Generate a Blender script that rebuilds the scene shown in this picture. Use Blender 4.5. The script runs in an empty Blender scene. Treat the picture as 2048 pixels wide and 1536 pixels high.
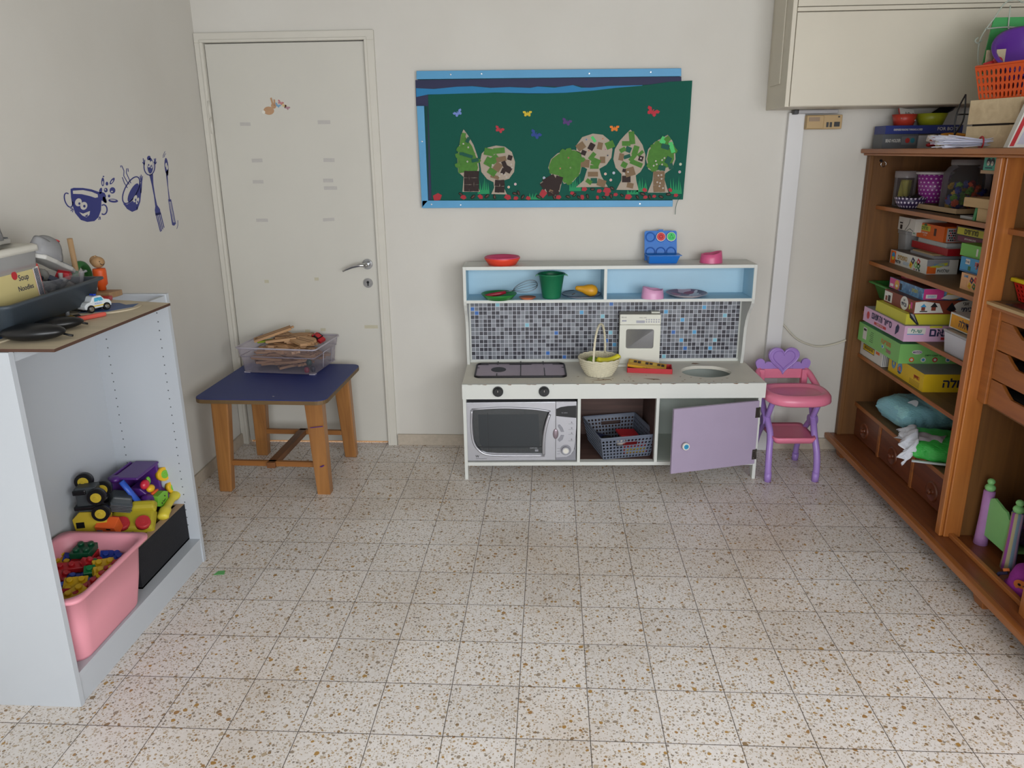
import bpy, bmesh, math, random
from mathutils import Vector, Matrix, Euler
from math import pi, sin, cos, radians, atan2, sqrt
random.seed(7)
SC = bpy.context.scene
COL = SC.collection
PI = math.pi

# ---------------------------------------------------------------- camera, world, light, exposure
F_PX, YAW, PITCH, ROLL = 1460.18, -0.0550, -0.27757, -0.01137
CAM = Vector((0.0893, -2.8154, 1.5286))
fw = Vector((sin(YAW) * cos(PITCH), cos(YAW) * cos(PITCH), sin(PITCH)))
rt = Vector((cos(YAW), -sin(YAW), 0)); up = rt.cross(fw)
r2 = rt * cos(ROLL) + up * sin(ROLL); u2 = up * cos(ROLL) - rt * sin(ROLL)
cd = bpy.data.cameras.new('camera'); cam = bpy.data.objects.new('camera', cd); COL.objects.link(cam)
cam.matrix_world = Matrix(((r2.x, u2.x, -fw.x, CAM.x), (r2.y, u2.y, -fw.y, CAM.y), (r2.z, u2.z, -fw.z, CAM.z), (0, 0, 0, 1)))
cd.sensor_fit = 'HORIZONTAL'; cd.sensor_width = 36.0
cd.lens = F_PX / 2048 * 36.0
cd.shift_y = -50.1 / 2048
cd.clip_start = 0.05
SC.camera = cam

SC.view_settings.view_transform = 'Standard'
SC.view_settings.look = 'None'
SC.view_settings.gamma = 1.0
SC.view_settings.use_curve_mapping = False
SC.view_settings.exposure = 0.2

world = bpy.data.worlds.new('world'); SC.world = world; world.use_nodes = True
world.node_tree.nodes['Background'].inputs[0].default_value = (0.86, 0.93, 1.0, 1)
world.node_tree.nodes['Background'].inputs[1].default_value = 0.28

def area(name, loc, target, size, size_y, power, color=(1, 1, 1)):
    l = bpy.data.lights.new(name, 'AREA'); l.shape = 'RECTANGLE'; l.size = size; l.size_y = size_y
    l.energy = power; l.color = color
    o = bpy.data.objects.new(name, l); COL.objects.link(o); o.location = loc
    o.rotation_euler = (Vector(target) - Vector(loc)).to_track_quat('-Z', 'Y').to_euler()
    return o
# daylight through the big window / open door behind the camera
area('doorway_daylight', (0.6, -4.3, 1.35), (0.1, -0.8, 0.0), 2.6, 1.8, 92, (0.93, 0.965, 1.0))
area('side_fill_light', (2.05, -2.75, 1.15), (-1.5, -1.1, 0.1), 1.6, 1.6, 58, (0.94, 0.97, 1.0))  # fill light added at the right to brighten left wall and bookcase inside

# ---------------------------------------------------------------- materials
MATS = {}
def hexc(h):
    def s(c): return c / 12.92 if c <= 0.04045 else ((c + 0.055) / 1.055) ** 2.4
    h = h.lstrip('#'); return tuple(s(int(h[i:i + 2], 16) / 255) for i in (0, 2, 4))
def nodes_of(m):
    m.use_nodes = True; nt = m.node_tree; return nt, nt.nodes, nt.links, nt.nodes['Principled BSDF']
def mat(name, col, rough=0.5, metal=0.0, var=0.04, scale=6.0, trans=0.0, alpha=1.0, spec=None, bump=0.0, coat=0.0, sub=0.0):
    """plain surface with a little procedural mottling"""
    if name in MATS: return MATS[name]
    if isinstance(col, str): col = hexc(col)
    m = bpy.data.materials.new(name); nt, N, L, B = nodes_of(m)
    B.inputs['Roughness'].default_value = rough; B.inputs['Metallic'].default_value = metal
    if spec is not None: B.inputs['Specular IOR Level'].default_value = spec
    if trans: B.inputs['Transmission Weight'].default_value = trans
    if coat: B.inputs['Coat Weight'].default_value = coat
    if sub:
        B.inputs['Subsurface Weight'].default_value = sub; B.inputs['Subsurface Radius'].default_value = (0.02, 0.01, 0.01)
    if alpha < 1: B.inputs['Alpha'].default_value = alpha
    tc = N.new('ShaderNodeTexCoord'); nz = N.new('ShaderNodeTexNoise'); nz.inputs['Scale'].default_value = scale
    nz.inputs['Detail'].default_value = 5
    L.new(tc.outputs['Object'], nz.inputs['Vector'])
    mx = N.new('ShaderNodeMix'); mx.data_type = 'RGBA'
    mx.inputs[6].default_value = tuple(max(0, c * (1 - var * 1.6)) for c in col) + (1,)
    mx.inputs[7].default_value = tuple(min(1, c * (1 + var * 1.6)) for c in col) + (1,)
    L.new(nz.outputs['Fac'], mx.inputs[0]); L.new(mx.outputs[2], B.inputs['Base Color'])
    if bump:
        bp = N.new('ShaderNodeBump'); bp.inputs['Strength'].default_value = bump; bp.inputs['Distance'].default_value = 0.004
        n2 = N.new('ShaderNodeTexNoise'); n2.inputs['Scale'].default_value = scale * 12; n2.inputs['Detail'].default_value = 4
        L.new(tc.outputs['Object'], n2.inputs['Vector']); L.new(n2.outputs['Fac'], bp.inputs['Height']); L.new(bp.outputs['Normal'], B.inputs['Normal'])
    MATS[name] = m; return m
def wood(name, c1, c2, rough=0.45, axis='x', scale=1.0, coat=0.0, knots=False):
    if name in MATS: return MATS[name]
    m = bpy.data.materials.new(name); nt, N, L, B = nodes_of(m)
    c1 = hexc(c1) if isinstance(c1, str) else c1; c2 = hexc(c2) if isinstance(c2, str) else c2
    B.inputs['Roughness'].default_value = rough; B.inputs['Coat Weight'].default_value = coat; B.inputs['Coat Roughness'].default_value = 0.25
    tc = N.new('ShaderNodeTexCoord'); mp = N.new('ShaderNodeMapping')
    s = {'x': (1.2, 22, 22), 'y': (22, 1.2, 22), 'z': (22, 22, 1.2)}[axis]
    mp.inputs['Scale'].default_value = tuple(a * scale for a in s)
    n1 = N.new('ShaderNodeTexNoise'); n1.inputs['Scale'].default_value = 1.6; n1.inputs['Detail'].default_value = 8; n1.inputs['Distortion'].default_value = 0.8
    n2 = N.new('ShaderNodeTexNoise'); n2.inputs['Scale'].default_value = 3.0 * scale; n2.inputs['Detail'].default_value = 3
    L.new(tc.outputs['Object'], mp.inputs['Vector']); L.new(mp.outputs['Vector'], n1.inputs['Vector']); L.new(tc.outputs['Object'], n2.inputs['Vector'])
    ad = N.new('ShaderNodeMath'); ad.operation = 'MULTIPLY_ADD'; ad.inputs[1].default_value = 0.45
    L.new(n2.outputs['Fac'], ad.inputs[0]); L.new(n1.outputs['Fac'], ad.inputs[2])
    cr = N.new('ShaderNodeValToRGB'); cr.color_ramp.elements[0].position = 0.42; cr.color_ramp.elements[1].position = 0.95
    cr.color_ramp.elements[0].color = tuple(c1) + (1,); cr.color_ramp.elements[1].color = tuple(c2) + (1,)
    L.new(ad.outputs[0], cr.inputs[0]); out = cr.outputs[0]
    if knots:
        v = N.new('ShaderNodeTexVoronoi'); v.inputs['Scale'].default_value = 5.0; L.new(tc.outputs['Object'], v.inputs['Vector'])
        k = N.new('ShaderNodeMapRange'); k.inputs[1].default_value = 0.04; k.inputs[2].default_value = 0.09; L.new(v.outputs['Distance'], k.inputs[0])
        mx = N.new('ShaderNodeMix'); mx.data_type = 'RGBA'; mx.inputs[6].default_value = hexc('#4a2412') + (1,)
        L.new(k.outputs[0], mx.inputs[0]); L.new(out, mx.inputs[7]); out = mx.outputs[2]
    L.new(out, B.inputs['Base Color'])
    bp = N.new('ShaderNodeBump'); bp.inputs['Strength'].default_value = 0.15; bp.inputs['Distance'].default_value = 0.002
    L.new(n1.outputs['Fac'], bp.inputs['Height']); L.new(bp.outputs['Normal'], B.inputs['Normal'])
    MATS[name] = m; return m
def glassy(name, col=(0.9, 0.92, 0.95), alpha=0.25, rough=0.12, tint=None):
    """thin clear plastic: a see-through sheet with a glossy skin and some milkiness"""
    if name in MATS: return MATS[name]
    m = bpy.data.materials.new(name); nt, N, L, B = nodes_of(m)
    out = N['Material Output']
    tr = N.new('ShaderNodeBsdfTransparent'); tr.inputs[0].default_value = tuple(tint or col) + (1,)
    mx = N.new('ShaderNodeMixShader')
    fr = N.new('ShaderNodeLayerWeight'); fr.inputs['Blend'].default_value = 0.25
    ma = N.new('ShaderNodeMath'); ma.operation = 'MULTIPLY_ADD'; ma.inputs[1].default_value = 0.45; ma.inputs[2].default_value = alpha; ma.use_clamp = True
    L.new(fr.outputs['Fresnel'], ma.inputs[0]); L.new(ma.outputs[0], mx.inputs[0])
    B.inputs['Base Color'].default_value = tuple(col) + (1,); B.inputs['Roughness'].default_value = rough
    L.new(tr.outputs[0], mx.inputs[1]); L.new(B.outputs[0], mx.inputs[2]); L.new(mx.outputs[0], out.inputs['Surface'])
    MATS[name] = m; return m

# ---------------------------------------------------------------- mesh builder
class MB:
    def __init__(s): s.v = []; s.f = []; s.mi = []; s.sm = []; s.ms = []; s.M = Matrix.Identity(4)
    def m(s, mt):
        if mt not in s.ms: s.ms.append(mt)
        return s.ms.index(mt)
    def add(s, vs, fs, mt, smooth=False):
        assert all(k < len(vs) for f in fs for k in f)
        b = len(s.v); i = s.m(mt); flip = s.M.determinant() < 0
        for v in vs: s.v.append(s.M @ Vector(v))
        for f in fs:
            f = [b + k for k in f]
            if flip: f.reverse()
            s.f.append(f); s.mi.append(i); s.sm.append(smooth)
        return s
    def at(s, x=0, y=0, z=0, rx=0, ry=0, rz=0, sc=(1, 1, 1)):
        s.M = Matrix.Translation((x, y, z)) @ Euler((rx, ry, rz)).to_matrix().to_4x4() @ Matrix.Diagonal((sc[0], sc[1], sc[2], 1)); return s
    def box(s, x0, y0, z0, x1, y1, z1, mt, dx=0, dy=0):
        """axis box; dx, dy shift the top face"""
        v = [(x0, y0, z0), (x1, y0, z0), (x1, y1, z0), (x0, y1, z0), (x0 + dx, y0 + dy, z1), (x1 + dx, y0 + dy, z1), (x1 + dx, y1 + dy, z1), (x0 + dx, y1 + dy, z1)]
        return s.add(v, [(0, 3, 2, 1), (4, 5, 6, 7), (0, 1, 5, 4), (1, 2, 6, 5), (2, 3, 7, 6), (3, 0, 4, 7)], mt)
    def taper(s, c0, h0, c1, h1, mt):
        """frustum between two axis rectangles: centre c, half sizes h=(hx, hy)"""
        v = []
        for c, h in ((c0, h0), (c1, h1)):
            for a, b in ((-1, -1), (1, -1), (1, 1), (-1, 1)): v.append((c[0] + a * h[0], c[1] + b * h[1], c[2]))
        return s.add(v, [(0, 3, 2, 1), (4, 5, 6, 7), (0, 1, 5, 4), (1, 2, 6, 5), (2, 3, 7, 6), (3, 0, 4, 7)], mt)
    def lathe(s, prof, mt, n=28, c=(0, 0, 0), sx=1, sy=1, caps=True, smooth=True, a0=0, a1=2 * PI):
        full = abs(a1 - a0 - 2 * PI) < 1e-6; k = n if full else n + 1
        v = [(c[0] + r * cos(a0 + (a1 - a0) * i / n) * sx, c[1] + r * sin(a0 + (a1 - a0) * i / n) * sy, c[2] + z) for r, z in prof for i in range(k)]
        f = []
        for j in range(len(prof) - 1):
            for i in range(n):
                i2 = (i + 1) % k
                f.append((j * k + i, j * k + i2, (j + 1) * k + i2, (j + 1) * k + i))
        s.add(v, f, mt, smooth)
        if caps and full:
            if prof[0][0] > 1e-6: s.add(v[:k], [tuple(reversed(range(k)))], mt)
            if prof[-1][0] > 1e-6: s.add(v[-k:], [tuple(range(k))], mt)
        return s
    def cyl(s, p0, p1, r0, mt, r1=None, n=20, caps=True, smooth=True):
        p0 = Vector(p0); p1 = Vector(p1); d = p1 - p0; q = d.to_track_quat('Z', 'Y').to_matrix().to_4x4()
        old = s.M; s.M = old @ Matrix.Translation(p0) @ q
        s.lathe([(r0, 0), (r0 if r1 is None else r1, d.length)], mt, n, caps=caps, smooth=smooth); s.M = old; return s
    def tube(s, pts, r, mt, n=8, closed=False, caps=True, flat=1.0):
        pts = [Vector(p) for p in pts]; k = len(pts); v = []; f = []
        T = []
        for i in range(k):
            a = pts[(i - 1) % k] if (closed or i > 0) else pts[i]; b = pts[(i + 1) % k] if (closed or i < k - 1) else pts[i]
            T.append((b - a).normalized() if (b - a).length > 1e-9 else Vector((0, 0, 1)))
        up_ = Vector((0, 0, 1)) if abs(T[0].z) < 0.9 else Vector((1, 0, 0))
        nn = (up_ - T[0] * up_.dot(T[0])).normalized()
        for i in range(k):
            nn = (nn - T[i] * nn.dot(T[i])); nn = nn.normalized() if nn.length > 1e-6 else T[i].orthogonal().normalized()
            bb = T[i].cross(nn); ri = r[i] if isinstance(r, (list, tuple)) else r
            for j in range(n):
                a = 2 * PI * j / n; v.append(pts[i] + nn * cos(a) * ri * flat + bb * sin(a) * ri)
        for i in range(k if closed else k - 1):
            i2 = (i + 1) % k
            for j in range(n):
                j2 = (j + 1) % n; f.append((i * n + j, i * n + j2, i2 * n + j2, i2 * n + j))
        if caps and not closed: f.append(tuple(reversed(range(n)))); f.append(tuple((k - 1) * n + j for j in range(n)))
        return s.add(v, f, mt, True)
    def prism(s, poly, o, u, w, t, mt, holes=None, mt_side=None):
        """closed 2-D outline poly in the frame (o, u, w); thickness t along u x w"""
        o = Vector(o); u = Vector(u); w = Vector(w); nrm = u.cross(w).normalized()
        area2 = sum(poly[i][0] * poly[(i + 1) % len(poly)][1] - poly[(i + 1) % len(poly)][0] * poly[i][1] for i in range(len(poly)))
        if area2 < 0: poly = list(reversed(poly))
        k = len(poly)
        b = [o + u * p[0] + w * p[1] for p in poly]; tp = [p + nrm * t for p in b]
        s.add(tp, [tuple(range(k))], mt)
        s.add(b, [tuple(reversed(range(k)))], mt_side or mt)
        s.add(b + tp, [(i, (i + 1) % k, k + (i + 1) % k, k + i) for i in range(k)], mt_side or mt)
        return s
    def plate_hole(s, outer, inner, o, u, w, t, mt):
        """ring between two outlines with the same number of points"""
        o = Vector(o); u = Vector(u); w = Vector(w); nrm = u.cross(w).normalized(); k = len(outer)
        A = [o + u * p[0] + w * p[1] for p in outer]; Bq = [o + u * p[0] + w * p[1] for p in inner]
        A2 = [p + nrm * t for p in A]; B2 = [p + nrm * t for p in Bq]
        f = []
        for i in range(k):
            j = (i + 1) % k
            f += [(2 * k + i, 2 * k + j, 3 * k + j, 3 * k + i), (i, k + i, k + j, j), (i, j, 2 * k + j, 2 * k + i), (k + j, k + i, 3 * k + i, 3 * k + j)]
        return s.add(A + Bq + A2 + B2, f, mt)
    def sphere(s, c, r, mt, n=20, m=12, rot=None):
        if not isinstance(r, (tuple, list)): r = (r, r, r)
        v = []; f = []
        for j in range(m + 1):
            th = PI * j / m
            for i in range(n): v.append(Vector((r[0] * sin(th) * cos(2 * PI * i / n), r[1] * sin(th) * sin(2 * PI * i / n), r[2] * cos(th))))
        if rot: v = [rot @ q for q in v]
        v = [q + Vector(c) for q in v]
        for j in range(m):
            for i in range(n):
                i2 = (i + 1) % n; f.append((j * n + i, (j + 1) * n + i, (j + 1) * n + i2, j * n + i2))
        return s.add(v, f, mt, True)
    def quad(s, o, u, w, mt):
        o = Vector(o); u = Vector(u); w = Vector(w); return s.add([o, o + u, o + u + w, o + w], [(0, 1, 2, 3)], mt)
    def grid(s, fn, nu, nv, mt, smooth=True, cu=False):
        v = [fn(i / nu, j / nv) for j in range(nv + 1) for i in range(nu if cu else nu + 1)]; k = nu if cu else nu + 1; f = []
        for j in range(nv):
            for i in range(nu):
                i2 = (i + 1) % k; f.append((j * k + i, j * k + i2, (j + 1) * k + i2, (j + 1) * k + i))
        return s.add(v, f, mt, smooth)
    def perf(s, P00, P10, P11, P01, nu, nv, fr, mt, skip=None, stag=True, hole=None):
        """wall of a perforated basket: quad split into cells with an octagonal hole in each"""
        P00, P10, P11, P01 = map(Vector, (P00, P10, P11, P01))
        def P(a, b): return (P00 * (1 - a) + P10 * a) * (1 - b) + (P01 * (1 - a) + P11 * a) * b
        for j in range(nv):
            for i in range(nu):
                if skip and skip(i, j): continue
                q = [(0, 0), (.5, 0), (1, 0), (1, .5), (1, 1), (.5, 1), (0, 1), (0, .5)]
                hx, hy = hole or (fr, fr)
                h = [(.5 + hx * .5 * cos(a), .5 + hy * .5 * sin(a)) for a in [-3 * PI / 4, -PI / 2, -PI / 4, 0, PI / 4, PI / 2, 3 * PI / 4, PI]]
                v = [P((i + a) / nu, (j + b) / nv) for a, b in q + h]
                s.add(v, [(k, (k + 1) % 8, 8 + (k + 1) % 8, 8 + k) for k in range(8)], mt)
        return s
    def text(s, txt, c, u, w, h, mt, bold=0.0, maxw=None, lift=0.0006, align='CENTER', shear=0.0):
        """lettering centred at c, reading along u, upright along w; h = letter height"""
        me = text_mesh(txt, bold, shear)
        if not me: return s
        vs, fs, bb = me
        u = Vector(u).normalized(); w = Vector(w).normalized(); nrm = u.cross(w).normalized()
        k = h / 0.72; kx = k
        wd = (bb[1] - bb[0]) * k
        if maxw and wd > maxw: kx = k * maxw / wd
        cx = (bb[0] + bb[1]) / 2; cy = (bb[2] + bb[3]) / 2; c = Vector(c)
        return s.add([c + u * (p[0] - cx) * kx + w * (p[1] - cy) * k + nrm * lift for p in vs], fs, mt)
    def build(s, name, parent=None, loc=(0, 0, 0), rot=(0, 0, 0), bevel=0, seg=2, solid=0, sub=0, weld=True, auto=True):
        me = bpy.data.meshes.new(name); me.from_pydata([tuple(q) for q in s.v], [], s.f)
        for mt in s.ms: me.materials.append(mt)
        me.polygons.foreach_set('material_index', s.mi); me.polygons.foreach_set('use_smooth', s.sm); me.update()
        if weld or solid or sub:
            bm = bmesh.new(); bm.from_mesh(me); bmesh.ops.remove_doubles(bm, verts=bm.verts, dist=1e-5); bm.to_mesh(me); bm.free()
        o = bpy.data.objects.new(name, me); COL.objects.link(o); o.location = loc; o.rotation_euler = rot
        if parent: o.parent = parent
        if solid:
            md = o.modifiers.new('solid', 'SOLIDIFY'); md.thickness = solid; md.offset = 0
        if sub:
            md = o.modifiers.new('sub', 'SUBSURF'); md.levels = sub; md.render_levels = sub
        if bevel:
            md = o.modifiers.new('bevel', 'BEVEL'); md.width = bevel; md.segments = seg; md.limit_method = 'ANGLE'; md.angle_limit = radians(40); md.harden_normals = False
        return o
_T = {}
def text_mesh(txt, bold, shear):
    key = (txt, bold, shear)
    if key in _T: return _T[key]
    c = bpy.data.curves.new('lettering', 'FONT'); c.body = txt; c.offset = bold; c.shear = shear; c.resolution_u = 3
    o = bpy.data.objects.new('lettering', c); COL.objects.link(o)
    dg = bpy.context.evaluated_depsgraph_get(); dg.update()
    me = bpy.data.meshes.new_from_object(o.evaluated_get(dg))
    vs = [tuple(v.co) for v in me.vertices]; fs = [tuple(p.vertices) for p in me.polygons]
    bpy.data.objects.remove(o); bpy.data.curves.remove(c); bpy.data.meshes.remove(me)
    _T[key] = (vs, fs, (min(v[0] for v in vs), max(v[0] for v in vs), min(v[1] for v in vs), max(v[1] for v in vs))) if vs else None
    return _T[key]
def heb(t): return t[::-1]
def tag(o, label, cat, group=None, kind=None):
    o['label'] = label; o['category'] = cat
    if group: o['group'] = group
    if kind: o['kind'] = kind
    return o
def thing(name, label, cat, loc=(0, 0, 0), rz=0, group=None, rot=None):
    o = bpy.data.objects.new(name, None); COL.objects.link(o); o.location = loc; o.rotation_euler = rot or (0, 0, rz); o.empty_display_size = 0.05
    return tag(o, label, cat, group)
def struct(o): o['kind'] = 'structure'; return o
def dup(root, loc=None, rot=None, label=None, scale=None):
    r = root.copy(); COL.objects.link(r)
    if loc is not None: r.location = loc
    if rot is not None: r.rotation_euler = rot
    if scale is not None: r.scale = scale
    if label: r['label'] = label
    for ch in list(root.children):
        c = ch.copy(); COL.objects.link(c); c.parent = r
        for g in list(ch.children):
            d = g.copy(); COL.objects.link(d); d.parent = c
    return r
def circ(r, n=16, cx=0, cy=0, sy=1, a0=0): return [(cx + r * cos(a0 + 2 * PI * i / n), cy + r * sy * sin(a0 + 2 * PI * i / n)) for i in range(n)]
def rrect(x0, y0, x1, y1, r, n=5):
    p = []
    for cx, cy, a in ((x1 - r, y0 + r, -PI / 2), (x1 - r, y1 - r, 0), (x0 + r, y1 - r, PI / 2), (x0 + r, y0 + r, PI)):
        for i in range(n + 1): p.append((cx + r * cos(a + PI / 2 * i / n), cy + r * sin(a + PI / 2 * i / n)))
    return p
X, Y, Z = Vector((1, 0, 0)), Vector((0, 1, 0)), Vector((0, 0, 1))
XF, YF, ZF = -X, -Y, -Z
# ================================================================ setting
WY, LX, RX, CEIL = 0.84, -1.60, 2.12, 2.80
def wall_mat():
    m = bpy.data.materials.new('painted_plaster'); nt, N, L, B = nodes_of(m)
    B.inputs['Roughness'].default_value = 0.75
    tc = N.new('ShaderNodeTexCoord'); n1 = N.new('ShaderNodeTexNoise'); n1.inputs['Scale'].default_value = 1.7; n1.inputs['Detail'].default_value = 6
    L.new(tc.outputs['Object'], n1.inputs['Vector'])
    cr = N.new('ShaderNodeValToRGB'); cr.color_ramp.elements[0].position = 0.3; cr.color_ramp.elements[1].position = 0.7
    cr.color_ramp.elements[0].color = hexc('#c9c5bd') + (1,); cr.color_ramp.elements[1].color = hexc('#d0cdc6') + (1,)
    L.new(n1.outputs['Fac'], cr.inputs[0]); L.new(cr.outputs[0], B.inputs['Base Color'])
    n2 = N.new('ShaderNodeTexNoise'); n2.inputs['Scale'].default_value = 40; bp = N.new('ShaderNodeBump'); bp.inputs['Strength'].default_value = 0.12; bp.inputs['Distance'].default_value = 0.003
    L.new(tc.outputs['Object'], n2.inputs['Vector']); L.new(n2.outputs['Fac'], bp.inputs['Height']); L.new(bp.outputs['Normal'], B.inputs['Normal'])
    return m
M_WALL = wall_mat()
M_WALL2 = mat('overpainted_band', '#d5cfc2', 0.7)
M_CEIL = mat('ceiling_paint', '#98948a', 0.9)
M_WHITE = mat('white_lacquer', '#d9d8d0', 0.42, var=0.02)
M_WHITEB = mat('white_melamine', '#b6bbc1', 0.35, var=0.01)
M_DOOR = mat('door_paint', '#c6c3ba', 0.5, var=0.03, scale=3)
M_FRAME = mat('door_frame_paint', '#cbc7bd', 0.5, var=0.03)
M_OVER = mat('cabinet_cream_paint', '#c9c2b2', 0.5, var=0.03, scale=4)
M_CHROME = mat('satin_chrome', '#c9cacc', 0.22, 1.0)
M_BLACK = mat('black_plastic', '#101114', 0.35)
M_DARK = mat('dark_gap', '#1a1714', 0.9)

def terrazzo(name, lines=True, zflip=False):
    m = bpy.data.materials.new(name); nt, N, L, B = nodes_of(m)
    tc = N.new('ShaderNodeTexCoord')
    def math_(op, a, b=None, c=None):
        n = N.new('ShaderNodeMath'); n.operation = op
        for i, q in enumerate((a, b, c)):
            if q is None: continue
            if isinstance(q, (int, float)): n.inputs[i].default_value = q
            else: L.new(q, n.inputs[i])
        return n.outputs[0]
    def mix(f, a, b):
        n = N.new('ShaderNodeMix'); n.data_type = 'RGBA'
        if isinstance(f, (int, float)): n.inputs[0].default_value = f
        else: L.new(f, n.inputs[0])
        for i, q in ((6, a), (7, b)):
            if isinstance(q, tuple): n.inputs[i].default_value = q
            else: L.new(q, n.inputs[i])
        return n.outputs[2]
    co = tc.outputs['Object']
    ds = N.new('ShaderNodeTexNoise'); ds.inputs['Scale'].default_value = 60; L.new(co, ds.inputs['Vector'])
    vm = N.new('ShaderNodeVectorMath'); vm.operation = 'MULTIPLY_ADD'; vm.inputs[1].default_value = (0.008, 0.008, 0.008)
    L.new(ds.outputs['Color'], vm.inputs[0]); L.new(co, vm.inputs[2]); cw = vm.outputs[0]
    def layer(scale, thr, size):
        v = N.new('ShaderNodeTexVoronoi'); v.inputs['Scale'].default_value = scale; v.inputs['Randomness'].default_value = 1
        L.new(cw, v.inputs['Vector'])
        sp = N.new('ShaderNodeSeparateColor'); L.new(v.outputs['Color'], sp.inputs[0])
        sz = math_('MULTIPLY_ADD', sp.outputs[2], size * 0.6, size * 0.55)
        inside = math_('LESS_THAN', v.outputs['Distance'], sz)
        sel = math_('GREATER_THAN', sp.outputs[0], thr)
        return math_('MULTIPLY', inside, sel), sp.outputs[1]
    base_n = N.new('ShaderNodeTexNoise'); base_n.inputs['Scale'].default_value = 90; base_n.inputs['Detail'].default_value = 3; L.new(co, base_n.inputs['Vector'])
    col = mix(base_n.outputs['Fac'], hexc('#d6cec8') + (1,), hexc('#eeeae8') + (1,))
    def ramp(f, cols):
        cr = N.new('ShaderNodeValToRGB'); cr.color_ramp.interpolation = 'CONSTANT'
        while len(cr.color_ramp.elements) < len(cols): cr.color_ramp.elements.new(0.5)
        for i, h in enumerate(cols): cr.color_ramp.elements[i].position = i / len(cols); cr.color_ramp.elements[i].color = hexc(h) + (1,)
        L.new(f, cr.inputs[0]); return cr.outputs[0]
    m3, c3 = layer(190, 0.35, 0.40); col = mix(m3, col, ramp(c3, ['#b9ad9f', '#c4b6a4', '#a3978a', '#d6ccc2', '#b39c80']))
    m2, c2 = layer(95, 0.35, 0.42); col = mix(m2, col, ramp(c2, ['#b5a898', '#a58a66', '#c2b3a0', '#8f8478', '#b39b7a', '#cfc5b8']))
    m1, c1 = layer(50, 0.60, 0.36); col = mix(m1, col, ramp(c1, ['#a37c4c', '#b7a48a', '#8f7656', '#ad8648', '#9a8b7a', '#bfae98']))
    if lines:
        sx = N.new('ShaderNodeSeparateXYZ'); L.new(co, sx.inputs[0])
        wob = N.new('ShaderNodeTexNoise'); wob.inputs['Scale'].default_value = 9; L.new(co, wob.inputs['Vector'])
        def line(c):
            a = math_('MULTIPLY_ADD', wob.outputs['Fac'], 0.002, c)
            a = math_('ADD', a, -0.001)
            f = math_('FRACT', math_('DIVIDE', math_('ADD', a, 0.1), 0.2))
            return math_('ABSOLUTE', math_('SUBTRACT', f, 0.5))
        mn = math_('MINIMUM', line(sx.outputs[0]), line(sx.outputs[1]))
        ln = math_('LESS_THAN', mn, 0.0066)
        col = mix(math_('MULTIPLY', ln, 0.9), col, hexc('#51463c') + (1,))
        # each tile is cast a little differently
        cell = N.new('ShaderNodeVectorMath'); cell.operation = 'SNAP'; cell.inputs[1].default_value = (0.2, 0.2, 5)
        of = N.new('ShaderNodeVectorMath'); of.operation = 'ADD'; of.inputs[1].default_value = (10.0, 10.0, 0); L.new(co, of.inputs[0]); L.new(of.outputs[0], cell.inputs[0])
        wn = N.new('ShaderNodeTexWhiteNoise'); L.new(cell.outputs[0], wn.inputs['Vector'])
        hs = N.new('ShaderNodeHueSaturation'); L.new(math_('MULTIPLY_ADD', wn.outputs['Value'], 0.10, 0.93), hs.inputs['Value']); L.new(col, hs.inputs['Color']); col = hs.outputs[0]
    # walked-in yellowish dirt in large soft patches
    dn = N.new('ShaderNodeTexNoise'); dn.inputs['Scale'].default_value = 1.6; dn.inputs['Detail'].default_value = 6; L.new(co, dn.inputs['Vector'])
    mr = N.new('ShaderNodeMapRange'); mr.inputs[1].default_value = 0.45; mr.inputs[2].default_value = 0.75; mr.inputs[4].default_value = 0.6; L.new(dn.outputs['Fac'], mr.inputs[0])
    mm = N.new('ShaderNodeMix'); mm.data_type = 'RGBA'; mm.blend_type = 'MULTIPLY'; L.new(mr.outputs[0], mm.inputs[0]); L.new(col, mm.inputs[6]); mm.inputs[7].default_value = hexc('#d8c8b2') + (1,)
    L.new(mm.outputs[2], B.inputs['Base Color'])
    B.inputs['Roughness'].default_value = 0.34 if lines else 0.6
    return m
M_TERR = terrazzo('terrazzo_tiles'); M_TERRS = mat('skirting_stone', '#b3a797', .6, var=.12, scale=55)

FY = -5.6
b = MB(); b.box(LX - .1, FY, -0.05, RX + .1, WY + .1, 0, M_TERR); struct(b.build('floor'))
b = MB(); b.box(LX - .1, FY, CEIL, RX + .1, WY + .1, CEIL + .08, M_CEIL); struct(b.build('ceiling'))
b = MB()   # back wall with the door opening
b.box(LX - .1, WY, 0, -1.565, WY + .1, CEIL, M_WALL); b.box(-0.775, WY, 0, RX + .1, WY + .1, CEIL, M_WALL)
b.box(-1.565, WY, 2.055, -0.775, WY + .1, CEIL, M_WALL); struct(b.build('wall_back'))
b = MB(); b.box(LX - .1, FY, 0, LX, WY, CEIL, M_WALL); struct(b.build('wall_left'))
b = MB(); b.box(RX, FY, 0, RX + .1, WY, CEIL, M_WALL); struct(b.build('wall_right'))
b = MB(); b.box(-0.735, WY - .012, 0, RX, WY, 0.062, M_TERRS); struct(b.build('baseboard_back', bevel=.002))
b = MB(); b.box(LX, FY, 0, LX + .012, WY, 0.062, M_TERRS); struct(b.build('baseboard_left', bevel=.002))

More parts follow.
